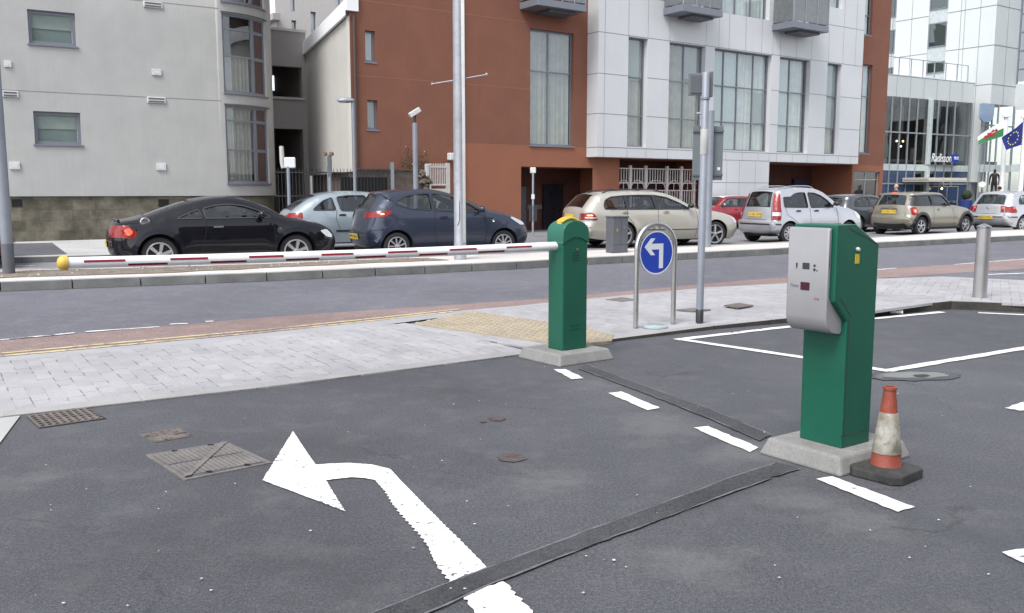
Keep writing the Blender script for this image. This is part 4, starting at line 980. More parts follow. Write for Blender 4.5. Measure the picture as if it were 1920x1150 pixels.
class Car:
    def __init__(s, spec):
        s.__dict__.update(dict(lean=.38, rt=.10, re=.26, belt=lambda x: .95, sill=.2, wr=.31, rim=.21, spokes=7, flare=.015, arch=.055, tread=.2, W=1.75))
        s.__dict__.update(spec)
        s.top = catmull(s.profile, 5); T = s.top
        s.xmin = min(p.x for p in T); s.xmax = max(p.x for p in T); s.xm = (s.xmin + s.xmax) / 2
        s.apex = max(range(len(T)), key=lambda i: T[i].y)
        s.nrm = []
        for i in range(len(T)):
            d = (T[min(i + 1, len(T) - 1)] - T[max(i - 1, 0)]).normalized(); s.nrm.append(Vector((-d.y, d.x)))
        ra = s.wr + s.arch; b = []
        xe = T[-1]; xs = T[0]
        def arch(cx):
            pts = []; z0 = s.sill; a0 = math.asin(min(1, max(-1, (z0 - s.wr) / ra)))
            for k in range(21):
                t = a0 + (math.pi - 2 * a0) * k / 20; pts.append(Vector((cx + ra * math.cos(t), s.wr + ra * math.sin(t))))
            return pts
        s.archF = arch(s.wb); s.archR = arch(0)
        bot = [Vector((min(xe.x - .02, s.archF[0].x + .12), s.sill + .0))] if xe.x - .02 > s.archF[0].x + .03 else []
        bot += s.archF + [Vector((s.wb * .5, s.sill))] + s.archR
        if xs.x + .02 < s.archR[-1].x - .03: bot.append(Vector((max(xs.x + .03, s.archR[-1].x - .1), s.sill)))
        s.outline = T + bot
    def rad(s, i):
        k = abs(s.nrm[i].x) ** 1.5; return s.rt * (1 - k) + s.re * k
    def near(s, p):
        best = 1e9; bi = 0; T = s.top
        for i in range(len(T) - 1):
            d = seg_dist(p, T[i], T[i + 1])
            if d < best: best = d; bi = i
        return best, bi
    def base(s, x, z):
        zb = s.belt(x); hw = s.W / 2
        u = (x - s.xm) / ((s.xmax - s.xmin) / 2); hw *= 1 - .05 * abs(u) ** 3.5
        if z < zb: hw -= .055 * ((z - .55) / .42) ** 2 if z > .55 else .05 * ((.55 - z) / .35) ** 2
        else: hw -= .055 * ((zb - .55) / .42) ** 2 + (z - zb) * s.lean + .012 * min(1, (z - zb) / .02)
        for cx in (0, s.wb):
            r = math.hypot(x - cx, z - s.wr); ra = s.wr + s.arch
            if z < zb and r < ra + .14: hw += s.flare * (1 - max(0, (r - ra)) / .14) ** .6 if r > ra else s.flare
        return hw
    def side(s, x, z, off=0):
        d, i = s.near(Vector((x, z))); r = s.rad(i); y = s.base(x, z)
        if d < r: y -= r - math.sqrt(max(0, r * r - (r - d) ** 2))
        return y + off
    def pos(s, x, z, sg, off=0):
        d, i = s.near(Vector((x, z))); r = s.rad(i); y = s.base(x, z); c = 0
        if d < r: y -= r - math.sqrt(max(0, r * r - (r - d) ** 2)); c = (r - d) / r
        n = s.nrm[i]
        return (x + n.x * off * c, sg * (y + off * math.sqrt(max(.04, 1 - c * c))), z + n.y * off * c)
    def patch(s, poly, off=0, holes=(), step=.09, both=True, rings=()):
        poly = [Vector(p) for p in poly]; xs = [p.x for p in poly]; zs = [p.y for p in poly]
        inn = []; x = min(xs) + step / 2
        while x < max(xs):
            z = min(zs) + step / 2
            while z < max(zs):
                p = Vector((x, z))
                if inside(p, poly) and not any(inside(p, h) for h in holes): inn.append(p)
                z += step
            x += step
        for p in rings:
            if inside(p, poly) and not any(inside(p, h) for h in holes): inn.append(p)
        V, F = cdt(poly, [list(h) for h in holes], inn)
        PP = [s.pos(v.x, v.y, 1, off) for v in V]; mb = MB()
        for sg in ((-1, 1) if both == True else ((-1,) if both == 'R' else (1,))):
            vs = [(q[0], sg * q[1], q[2]) for q in PP]
            fs = []
            for f in F:
                a, b, c = (Vector(vs[i]) for i in f[:3]); n = (b - a).cross(c - a)
                fs.append(f if n.y * sg > 0 else f[::-1])
            mb.add(vs, fs)
        return mb
    def sp(s, i, f, off=0):
        """point on the centre strip: profile index (float), f in -1..1"""
        i = max(0, min(len(s.top) - 1, i)); i0 = int(i); i1 = min(i0 + 1, len(s.top) - 1); t = i - i0
        p = s.top[i0].lerp(s.top[i1], t); n = s.nrm[i0].lerp(s.nrm[i1], t).normalized(); r = s.rad(i0) * (1 - t) + s.rad(i1) * t
        ye = s.base(p.x, p.y) - r
        bul = (.02 + .045 * abs(n.x)) * (1 - f * f) * s.__dict__.get('bulge', 1) + off
        return (p.x + n.x * bul, ye * f, p.y + n.y * bul)
    def idx(s, z, rear=True):
        T = s.top; rng = range(0, s.apex) if rear else range(len(T) - 2, s.apex - 1, -1)
        for i in rng:
            a, b = T[i], T[i + 1]
            if rear and a.y <= z <= b.y: return i + (z - a.y) / max(1e-6, b.y - a.y)
            if not rear and b.y <= z <= a.y: return i + (a.y - z) / max(1e-6, a.y - b.y)
        return 0 if rear else len(T) - 1
    def snap(s, poly):
        out = []
        for p in poly:
            if p.x < s.xm and 0 < s.idx(p.y):
                i = s.idx(p.y); q = s.sp(i, 0); i0 = int(i); e = s.top[i0].lerp(s.top[min(i0 + 1, len(s.top) - 1)], i - i0)
                if p.x < e.x + .012: p = Vector((e.x + .0015, p.y))
            out.append(p)
        return out
    def strip(s, i0, i1, f0, f1, off=0, nf=10, ni=None):
        ks = [i0] + [k for k in range(int(i0) + 1, int(math.ceil(i1))) if i0 < k < i1] + [i1]
        mb = MB(); fs_ = [f0 + (f1 - f0) * k / nf for k in range(nf + 1)]
        vs = [s.sp(i, f, off) for i in ks for f in fs_]; n = nf + 1
        mb.add(vs, [(a * n + b, a * n + b + 1, (a + 1) * n + b + 1, (a + 1) * n + b) for a in range(len(ks) - 1) for b in range(nf)]); return mb
    def ribbon(s, pts, w=.012, off=.003, step=.08, closed=False):
        P = []; pts = [Vector(p) for p in pts]
        if closed: pts = pts + [pts[0]]
        for a, b in zip(pts, pts[1:]):
            k = max(1, int((b - a).length / step))
            for j in range(k): P.append(a.lerp(b, j / k))
        P.append(pts[-1]); vs = []
        for i, p in enumerate(P):
            if closed: d = P[(i + 1) % (len(P) - 1)] - P[(i - 1) % (len(P) - 1)]
            else: d = P[min(i + 1, len(P) - 1)] - P[max(i - 1, 0)]
            d = d.normalized() if d.length else Vector((1, 0)); n = Vector((-d.y, d.x)) * w / 2
            for q in (p + n, p - n): vs.append((q.x, q.y))
        mb = MB()
        for sg in (-1, 1):
            mb.add([s.pos(x, z, sg, off) for x, z in vs], [(2 * i, 2 * i + 1, 2 * i + 3, 2 * i + 2) for i in range(len(P) - 1)])
        return mb

def halves(mb, name, m, root, smooth=None):
    n2 = len(mb.v) // 2; k2 = len(mb.f) // 2
    for h in (0, 1):
        q = MB(); q.v = mb.v[h * n2:(h + 1) * n2]; q.f = [tuple(i - h * n2 for i in f) for f in mb.f[h * k2:(h + 1) * k2]]; q.m = [0] * k2; q.build(name, m, root, smooth=smooth)
def make_wheel(c, root, x, sg):
    wr, rim, tw = c.wr, c.rim, .20; o = sg * (c.W / 2 - .025)
    inner = o - sg * tw
    q = lambda t: o + (inner - o) * t
    hub = MB().lathe([(0, q(.35)), (rim * .95, q(.35)), (rim * .98, q(.2)), (rim * .98, q(.8)), (0, q(.8))], 24, (x, 0, wr), 'y')
    w = hub.build("wheel", M["brake"], root, smooth=40)
    MB().lathe([(rim, q(.06)), (rim + .02, q(.0)), (wr - .035, q(.0)), (wr - .008, q(.08)), (wr, q(.2)), (wr, q(.8)), (wr - .01, q(.93)), (rim, q(1))], 36, (x, 0, wr), 'y').build("tyre", M["tyre"], w, smooth=40)
    mb = MB().lathe([(rim - .028, q(.25)), (rim - .022, q(.06)), (rim - .004, q(.035)), (rim + .004, q(.06))], 36, (x, 0, wr), 'y')
    n = c.spokes; ph = c.__dict__.get('ph', .3)
    for k in range(n):
        t = 2 * math.pi * k / n + ph; d = Vector((math.cos(t), 0, math.sin(t))); s = Vector((-math.sin(t), 0, math.cos(t)))
        ctr = Vector((x, 0, wr)); w0, w1 = c.__dict__.get('sw', (.022, .03)); vs = []
        for r, ww, y in ((.03, w0, q(.04)), (rim * .6, (w0 + w1) / 2, q(.06)), (rim - .008, w1, q(.09))):
            for a in (-1, 1):
                p = ctr + d * r + s * a * ww; vs.append((p.x, y, p.z)); vs.append((p.x, q(.3), p.z))
        mb.add(vs, [(0, 2, 6, 4), (4, 6, 10, 8), (0, 4, 5, 1), (4, 8, 9, 5), (2, 3, 7, 6), (6, 7, 11, 10)])
    mb.lathe([(0, q(.0)), (.03, q(.01)), (.05, q(.05)), (.055, q(.3))], 16, (x, 0, wr), 'y')
    mb.build("rim", c.__dict__.get('rimmat', M["alloy"]), w, smooth=35)

def build_car(spec, loc, ang, name, label, cat="car", group="cars along the street"):
    c = Car(spec); root = empty(name, loc, R(ang), label, cat, group); P = spec["paint"]
    T = c.top
    holes = [resamp(round_poly(h, .045, 3), .05) for h in spec["windows"]]
    rings = []
    for i in range(len(T) - 1):
        r = c.rad(i)
        for q in (.04, .12, .28, .55, 1.0): rings.append(T[i] - c.nrm[i] * (r * q))
    for k in range(0, 21, 2):
        for cx in (0, c.wb):
            a = k / 20 * math.pi; rr_ = c.wr + c.arch + .05; rings.append(Vector((cx + rr_ * math.cos(a), c.wr + rr_ * math.sin(a)))); rr_ += .07; rings.append(Vector((cx + rr_ * math.cos(a), c.wr + rr_ * math.sin(a))))
    body = c.patch(resamp(c.outline, .09), 0, holes, .09, True, rings)
    # centre strip with glazed openings
    iR0, iR1 = c.idx(spec["rw"][0]), c.idx(spec["rw"][1]); iF0, iF1 = c.idx(spec["fw"][1], False), c.idx(spec["fw"][0], False)
    gf = spec.get("rwf", .84); gF = .9
    def seg(i0, i1, f): 
        if f is None: body.add(*_vf(c.strip(i0, i1, -1, 1, 0, 12)))
        else:
            for a, b in ((-1, -f), (f, 1)): body.add(*_vf(c.strip(i0, i1, a, b, 0, 2)))
    def _vf(m): return m.v, m.f
    seg(0, iR0, None); seg(iR0, iR1, gf); seg(iR1, iF0, None); seg(iF0, iF1, gF); seg(iF1, len(T) - 1, None)
    # wheel arch liners
    for A in (c.archF, c.archR):
        for sg in (-1, 1):
            vs = [];
            for p in A:
                y = c.side(p.x, p.y); vs.append((p.x, sg * y, p.y)); vs.append((p.x, sg * (y - .035), p.y))
            body.add(vs, [(2 * i, 2 * i + 1, 2 * i + 3, 2 * i + 2) for i in range(len(A) - 1)])
    bo = body.build("body", P, root, smooth=32)
    # underside and liners
    ub = MB(); hw = c.W / 2
    for A in (c.archF, c.archR):
        for sg in (-1, 1):
            vs = []
            for p in A:
                y = c.side(p.x, p.y) - .03; vs.append((p.x, sg * y, p.y + .0)); vs.append((p.x, sg * (y - .3), p.y))
            ub.add(vs, [(2 * i, 2 * i + 1, 2 * i + 3, 2 * i + 2) for i in range(len(A) - 1)])
            ub.add([(A[0].x, sg * (hw - .33), c.sill), (A[-1].x, sg * (hw - .33), c.sill), (A[-1].x, sg * (hw - .33), .75), (A[0].x, sg * (hw - .33), .75)], [(0, 1, 2, 3)])
    ub.bx(c.xmin + .12, c.xmax - .14, -hw + .33, hw - .33, c.sill - .03, c.sill + .12)
    ub.bx(c.wr + c.arch + .02, c.wb - c.wr - c.arch - .02, -hw + .09, hw - .09, c.sill - .03, c.sill + .1)
    ub.build("underbody", M["brake"], root)
    # glass
    for h in holes: 
        for sd_ in ('R', 'L'): c.patch(h, -.014, (), .12, sd_).build("side_window", M["carglass"], root, smooth=30)
    c.strip(iR0, iR1, -gf, gf, -.010, 8).build("rear_window", spec.get("rglass", M["carglass"]), root, smooth=30)
    c.strip(iF0, iF1, -gF, gF, -.010, 8).build("windscreen", M["carglass"], root, smooth=30)
    tr = MB()
    for h in holes: halves(c.ribbon(h, .022, .011, .2, True), 'window_trim', M['trim'], root)
    for bp_ in spec.get("black", []): halves(c.patch(resamp([Vector(p) for p in bp_], .05), .008, (), .05), 'pillar_trim', M['trim'], root, 30)
    if spec.get("blackband"):
        m_ = c.patch(resamp([Vector(p) for p in spec["blackband"]], .05), .010, holes, .05); halves(m_, 'pillar_trim', M['trim'], root, 30)
    if spec.get("blackband"):
        for a, b in ((-1, -gf), (gf, 1)): m_ = c.strip(iR0, iR1, a, b, .008, 2); tr.add(m_.v, m_.f)
    for (i0, i1) in ((iR0, iR1),):
        for a, b in ((-gf - .05, -gf + .01), (gf - .01, gf + .05)): m_ = c.strip(i0, i1, a, b, .003, 1); tr.add(m_.v, m_.f)
        for i in (i0, i1): m_ = c.strip(i - .25, i + .25, -gf - .05, gf + .05, .003, 8); tr.add(m_.v, m_.f)
    tr.build("window_trim", M["trim"], root, smooth=30)
    # seams
    sm_ = MB()
    for line in spec.get("seams", []): halves(c.ribbon(line, .009, .004, .05), 'panel_gap', M['seam'], root)
    for z, f in spec.get("rseams", []): i = c.idx(z); c.strip(i - .05, i + .05, -f, f, .002, 8).build('panel_gap', M['seam'], root)
    if sm_.v: sm_.build("panel_gap", M["seam"], root)
    # rubbing strips
    rb = MB()
    for line, w in spec.get("rub", []): halves(c.ribbon(line, w, .007, .06), 'rubbing_strip', M['trim'], root, 30)
    for z0, z1 in spec.get("rrub", []):
        m_ = c.strip(c.idx(z0), c.idx(z1), -1, 1, .007, 8); rb.add(m_.v, m_.f)
    if rb.v: rb.build("rubbing_strip", M["trim"], root, smooth=30)
    # lamps
    for lm in spec["tail"]:
        poly, strip_, m_ = lm
        for sg, sd_ in ((-1, 'R'), (1, 'L')):
            mb = MB()
            if poly: q = c.patch(c.snap(resamp(round_poly(poly, .03, 3), .03)), .009 if lm is spec["tail"][0] else .015, (), .04, sd_); mb.add(q.v, q.f)
            if strip_: z0, z1, f0, f1 = strip_; q = c.strip(c.idx(z0), c.idx(z1), f0 * sg, f1 * sg, .009 if lm is spec['tail'][0] else .015, 4); mb.add(q.v, q.f)
            mb.build("tail_lamp", m_, root, smooth=40)
    for poly in spec.get("head", []):
        for sd_ in ('R', 'L'): c.patch(resamp(round_poly(poly, .03, 3), .04), .006, (), .06, sd_).build("headlamp", M["lamp_clear"], root, smooth=40)
    for x, z in spec.get("indic", []):
        for sg in (-1, 1): MB().lathe([(0, .012), (.02, .010), (.028, 0)], 12, (0, 0, 0), 'y').build("side_lamp", M["lamp_clear"], root, loc=(x, sg * c.side(x, z) - (0 if sg > 0 else .012), z))
    if spec.get("hlamp"):
        z = spec["hlamp"]; i = c.idx(z); c.strip(i - .5, i + .5, -.22, .22, .008, 4).build("brake_light", M["lamp_lit"] if spec.get("lit") else M["lamp_red"], root)
    if spec.get("archtrim"):
        for cx in (0, c.wb):
            for sd_ in (-1, 1):
                pts = [Vector((cx + (c.wr + c.arch + .045) * math.cos(t), c.wr + (c.wr + c.arch + .045) * math.sin(t))) for t in [-.12 + (math.pi + .24) * k / 24 for k in range(25)]]
                m_ = c.ribbon(pts, .085, spec.get('archoff', .012), .05); n2 = len(m_.v) // 2; mb = MB(); mb.v = m_.v[:n2] if sd_ < 0 else m_.v[n2:]; k2 = len(m_.f) // 2; mb.f = m_.f[:k2]; mb.m = [0] * k2
                mb.build("wheel_arch_trim", spec.get("archmat") or M["trim"], root, smooth=40)
    if spec.get("boothandle"):
        z = spec["boothandle"]; p = c.sp(c.idx(z), 0, .01); mb = MB(); mb.box((p[0] - .012, 0, p[2]), (.03, .62, .035)); mb.build("boot_handle", M["chrome"], root, bevel=.01)
    if spec.get("badge"):
        z = spec["badge"]; p = c.sp(c.idx(z), 0, .006); MB().lathe([(.028, -.006), (.042, -.006), (.042, .004), (.028, .004)], 16, (0, 0, 0), 'x').build("badge", M["chrome"], root, loc=p)
    if spec.get("cap"):
        x, z = spec["cap"]
        for sg in (-1,): q = c.pos(x, z, sg, .004); MB().lathe([(0, -.012), (.07, -.010), (.08, .0)], 18, (0, 0, 0), 'y').build("filler_cap", M["chrome"], root, loc=q, smooth=40)
    if spec.get("spoiler"):
        i = c.idx(spec["spoiler"]); mb = MB(); a0 = c.sp(i, -.9, 0); a1 = c.sp(i, .9, 0); mb.tube([(a0[0] - .01, a0[1], a0[2] + .02), (c.sp(i, 0)[0] - .05, 0, a0[2] + .035), (a1[0] - .01, a1[1], a1[2] + .02)], .022, 8); mb.build("spoiler", P, root, smooth=50)
    # handles
    for x, z in spec.get("handles", []):
        for sg in (-1, 1):
            y = c.side(x, z); mb = MB(); mb.box((x, sg * (y + .016), z), (.17, .022, .028)); mb.box((x + .02, sg * (y + .001), z - .002), (.13, .006, .055), m=1)
            mb.build("door_handle", [spec.get("hmat", P), M["seam"]], root, bevel=.005)
    # mirrors
    mx, mz = spec["mirror"]
    for sg in (-1, 1):
        y = c.side(mx, mz); mb = MB()
        mb.tube([(mx, sg * (y - .02), mz), (mx + .01, sg * (y + .08), mz + .03)], .022, 8)
        mb.lathe([(0, -.05), (.05, -.045), (.075, -.01), (.082, .03), (.07, .055), (0, .06)], 14, (0, 0, 0), 'x')
        k = len(mb.v) - 14 * 6
        for j in range(k, len(mb.v)): a, b, d = mb.v[j]; mb.v[j] = (mx + .03 + a, sg * (y + .15) + b * 1.25, mz + .07 + d * .85)
        mb.build("mirror", spec.get("mmat", P), root, smooth=50)
    # plate
    pz = spec["plate"]; i = c.idx(pz); n = c.nrm[int(i)]; p = c.sp(i, 0, .004); a = math.atan2(n.y, -n.x)
    Mx = Matrix.Translation(p) @ Matrix.Rotation(a, 4, 'Y')
    mb = MB(); mb.box((0, 0, 0), (.012, .52, .115)); mb.v = [tuple(Mx @ Vector(v)) for v in mb.v]
    pl = mb.build("number_plate", M["plate"], root)
    if spec.get("reg"):
        Tm = Mx @ Matrix.Translation((-.0075, 0, 0)) @ Matrix(((0, 0, -1, 0), (-1, 0, 0, 0), (0, 1, 0, 0), (0, 0, 0, 1)))
        text_mesh(spec["reg"], .098, "lettering", M["plate_txt"], pl, Tm, 0, .0008, 1.02)
    # interior
    st = MB(); hwi = c.W / 2 - .2
    st.bx(.25, c.wb - .35, -hwi, hwi, .22, .30)
    xs = spec.get("seatx", c.wb * .42)
    for x in (xs,):
        for y in (-.36, .36):
            st.bx(x, x + .5, y - .24, y + .24, .3, .52)
            st.box((x - .06, y, .78), (.14, .46, .6), M=Matrix.Rotation(-.2, 3, 'Y')); st.box((x - .15, y, 1.16 * spec.get("zs", 1)), (.08, .24, .16))
    st.box((xs - .85, 0, .72), (.16, 2 * hwi - .1, .5), M=Matrix.Rotation(-.25, 3, 'Y')); st.bx(xs - .85, xs - .35, -hwi + .05, hwi - .05, .3, .5)
    st.build("seats", spec.get("seat", M["seat"]), root, bevel=.03)
    db = MB(); dx = xs + 1.0; db.bx(dx - .1, dx + .25, -hwi, hwi, .6, spec.get("dash", .88)); db.build("dashboard", M["trim"], root, bevel=.04)
    mb = MB(); ctr = Vector((dx - .2, -.36, .86)); ring = []
    for k in range(21):
        t = 2 * math.pi * k / 20; ring.append(ctr + Vector((-.06 * math.sin(t), .18 * math.cos(t), .17 * math.sin(t))))
    mb.tube(ring, .014, 6, False); mb.build("steering_wheel", M["trim"], root, smooth=60)
    for x in (0, c.wb):
        for sg in (-1, 1): make_wheel(c, root, x, sg)
    if spec.get("rails"):
        x0, x1, zr = spec["rails"]
        for sg in (-1, 1):
            pts = []
            for k in range(13):
                x = x0 + (x1 - x0) * k / 12; i = min(range(len(T)), key=lambda j: abs(T[j].x - x) + (0 if T[j].y > 1.2 else 9)); f = .93
                p = c.sp(i, f * sg); e = min(1, min(k, 12 - k) / 1.5); pts.append((x, p[1], p[2] + zr * e))
            MB().tube(pts, .014, 8).build("roof_rail", spec.get("railmat", M["trim"]), root, smooth=60)
    if spec.get("wiper"):
        z0, z1, f0, f1 = spec["wiper"]
        a = c.sp(c.idx(z0), f0, .02); b = c.sp(c.idx(z1), f1, .02); MB().tube([a, b], .008, 6).build("rear_wiper", M["trim"], root)
    return root, c

def place(uR, k_depth, ang, spec):
    """near rear wheel contact at pixel column uR, distance y=k_depth -> origin of the car (rear axle centre)"""
    x = (uR - CX) / 1702 * k_depth; a = R(ang); hw = spec.get("W", 1.75) / 2
    return (x - math.sin(a) * hw, k_depth + math.cos(a) * hw, .0)

TT = dict(W=1.76, wb=2.42, wr=.315, rim=.225, spokes=6, sw=(.022, .034), lean=.55, rt=.13, re=.34, flare=.035, arch=.06, sill=.2, belt=lambda x: .93,
    profile=[(-.68, .25), (-.75, .36), (-.78, .52), (-.77, .68), (-.73, .80), (-.66, .88), (-.55, .915), (-.38, .945), (-.15, 1.01), (.15, 1.12), (.5, 1.235), (.85, 1.31), (1.15, 1.34), (1.42, 1.325), (1.7, 1.25), (1.95, 1.14), (2.2, 1.00), (2.38, .925), (2.62, .885), (2.9, .82), (3.08, .74), (3.2, .62), (3.25, .46), (3.20, .25)],
    windows=[[(.30, .955), (.52, 1.055), (.70, 1.125), (.75, .955)], [(.80, .955), (.76, 1.13), (1.0, 1.19), (1.25, 1.21), (1.5, 1.175), (1.75, 1.09), (1.98, .96)]],
    rw=(.99, 1.25), fw=(.96, 1.27), rwf=.82, tail=[([(-.85, .64), (-.80, .84), (-.5, .84), (-.34, .70), (-.42, .62)], (.64, .83, .72, 1), M["lamp_red"]), ([(-.56, .68), (-.57, .77), (-.48, .80), (-.42, .73), (-.47, .67)], None, M["lamp_lit"])],
    head=[[(3.0, .58), (2.88, .70), (3.02, .72), (3.14, .60), (3.12, .56)]], indic=[(2.12, .74)], handles=[(1.02, .80)], hmat=M["chrome"], mirror=(1.74, .95),
    plate=.50, reg=None, seatx=1.15, zs=.93, dash=.9, cap=(-.22, .90), spoiler=.895,
    seams=[[(.82, .93), (.80, .7), (.72, .45), (.78, .25)], [(2.02, .92), (2.03, .6), (1.98, .25)], [(-.66, .87), (-.35, .88), (-.1, .91)]], rseams=[(.60, .9)])
MAZ = dict(W=1.695, wb=2.49, wr=.295, rim=.205, spokes=9, sw=(.012, .018), lean=.42, rt=.11, re=.34, sill=.2, belt=lambda x: 1.04 - max(0, x) * .035,
    profile=[(-.42, .25), (-.55, .33), (-.61, .48), (-.61, .62), (-.57, .78), (-.53, .92), (-.49, 1.02), (-.38, 1.16), (-.26, 1.30), (-.20, 1.385), (0, 1.43), (.4, 1.465), (.8, 1.475), (1.15, 1.44), (1.5, 1.34), (1.85, 1.20), (2.15, 1.06), (2.4, .985), (2.7, .92), (2.95, .82), (3.12, .70), (3.21, .55), (3.22, .40), (3.12, .25)],
    windows=[[(.02, 1.17), (.08, 1.25), (.28, 1.345), (.52, 1.385), (.80, 1.395), (.82, 1.045), (.35, 1.075)], [(.88, 1.04), (.86, 1.395), (1.12, 1.38), (1.4, 1.30), (1.75, 1.15), (1.98, .995), (1.5, 1.005)], [(2.03, .99), (1.97, 1.06), (2.1, 1.01)]],
    rw=(1.05, 1.355), fw=(1.02, 1.38), rwf=.88, tail=[([(-.7, .88), (-.7, .97), (-.30, 1.03), (-.08, 1.05), (-.1, .98), (-.28, .90)], (.88, .98, .82, 1), M["lamp_red"]), ([(-.34, .95), (-.33, .985), (-.27, .99), (-.25, .96)], None, M["lamp_glow"])],
    head=[[(2.9, .70), (2.66, .86), (2.72, .88), (3.02, .76), (3.05, .70)]], indic=[(2.22, .80)], handles=[(1.06, .89)], mirror=(1.86, .99), hlamp=1.375,
    plate=.50, reg="WP10 HNU", seatx=1.15,
    seams=[[(.86, 1.03), (.84, .6), (.9, .25)], [(2.02, .98), (2.06, .6), (2.0, .25)], [(-.58, .62), (-.3, .66)], [(-.42, .9), (-.5, .72)]], rseams=[(.60, .95)], wiper=(1.08, 1.2, 0, .5))
JAG = dict(W=1.79, wb=2.71, wr=.325, rim=.245, spokes=5, sw=(.016, .03), lean=.40, rt=.11, re=.30, sill=.21, belt=lambda x: .965,
    profile=[(-.92, .27), (-1.04, .36), (-1.10, .48), (-1.10, .60), (-1.06, .66), (-1.05, .80), (-1.03, .95), (-.95, 1.06), (-.78, 1.24), (-.66, 1.34), (-.45, 1.385), (0, 1.42), (.5, 1.435), (1.0, 1.43), (1.35, 1.38), (1.7, 1.26), (2.0, 1.10), (2.22, .99), (2.5, .945), (2.9, .89), (3.25, .80), (3.42, .70), (3.50, .56), (3.51, .42), (3.42, .26)],
    windows=[[(-.50, .99), (-.52, 1.08), (-.46, 1.22), (-.30, 1.295), (.05, 1.325), (.5, 1.34), (.95, 1.335), (1.3, 1.28), (1.65, 1.14), (1.95, .985)]],
    black=[[(.10, .985), (.06, 1.325), (.15, 1.33), (.20, .985)], [(.93, .985), (.86, 1.335), (.98, 1.335), (1.05, .985)]],
    rw=(1.02, 1.33), fw=(1.0, 1.36), rwf=.9, tail=[([(-1.2, .72), (-1.2, .87), (-.90, .90), (-.82, .885), (-.75, .80), (-.73, .72)], (.72, .88, .95, 1), M["lamp_red"]), ([(-.97, .82), (-.96, .855), (-.86, .86), (-.83, .825)], None, M["lamp_glow"]), ([(-1.0, .765), (-1.0, .79), (-.76, .79), (-.75, .765)], None, M["lamp_clear"])],
    head=[[(3.28, .62), (3.18, .74), (3.28, .76), (3.4, .66), (3.4, .6)]], handles=[(.05, .90), (1.22, .90)], mirror=(1.85, 1.0), mmat=M["trim"],
    plate=.80, reg=None, rails=(-.45, 1.3, .05), seat=M["seat_b"], seatx=1.25,
    seams=[[(1.0, .98), (.98, .6), (1.02, .25)], [(2.12, .97), (2.16, .6), (2.1, .25)], [(.12, .98), (.1, .8), (.3, .6)]], rub=[([(.42, .46), (2.25, .46)], .022)], rseams=[(.66, 1)])
PAN = dict(W=1.59, wb=2.30, wr=.285, rim=.19, spokes=8, sw=(.02, .03), lean=.24, rt=.09, re=.16, sill=.22, belt=lambda x: .95, arch=.06,
    profile=[(-.38, .26), (-.52, .32), (-.57, .45), (-.57, .60), (-.52, .64), (-.49, .80), (-.46, .96), (-.41, 1.15), (-.34, 1.34), (-.26, 1.45), (-.08, 1.495), (.3, 1.525), (.8, 1.535), (1.15, 1.50), (1.45, 1.40), (1.75, 1.22), (1.98, 1.07), (2.12, 1.0), (2.4, .95), (2.68, .86), (2.83, .74), (2.90, .58), (2.92, .42), (2.82, .26)],
    windows=[[(-.16, 1.0), (-.16, 1.27), (.12, 1.28), (.24, 1.36), (.40, 1.395), (.66, 1.40), (.72, .985)], [(.82, .98), (.76, 1.40), (1.0, 1.39), (1.25, 1.32), (1.5, 1.18), (1.72, .99)]],
    rw=(1.0, 1.40), fw=(1.04, 1.44), rwf=.86, tail=[([(-.7, .64), (-.6, 1.0), (-.5, 1.37), (-.24, 1.38), (-.29, 1.0), (-.33, .64)], (.66, 1.38, .97, 1.0), M["lamp_red"]), ([(-.6, .76), (-.6, .86), (-.33, .86), (-.34, .76)], None, M["lamp_clear"])],
    head=[[(2.62, .66), (2.5, .84), (2.62, .86), (2.78, .72), (2.78, .66)]], handles=[(.32, .89), (1.0, .89)], hmat=M["trim"], mirror=(1.62, 1.02), mmat=M["trim"],
    plate=.78, reg="CV06 ZWB", rails=(-.05, 1.15, .05), railmat=M["alloy"], seatx=.95, rimmat=mat("wheel_cover", (.42, .42, .44), .5, metal=.3, var=.1, vs=12),
    seams=[[(.76, .98), (.78, .6), (.80, .25)], [(1.80, .98), (1.86, .6), (1.84, .3)], [(-.13, .98), (-.1, .8), (.2, .62), (.36, .5)]], rub=[([(.40, .505), (1.95, .505)], .035), ([(-.50, .53), (-.33, .53)], .035)], rrub=[(.512, .548)], rseams=[(.645, 1)], hlamp=None)
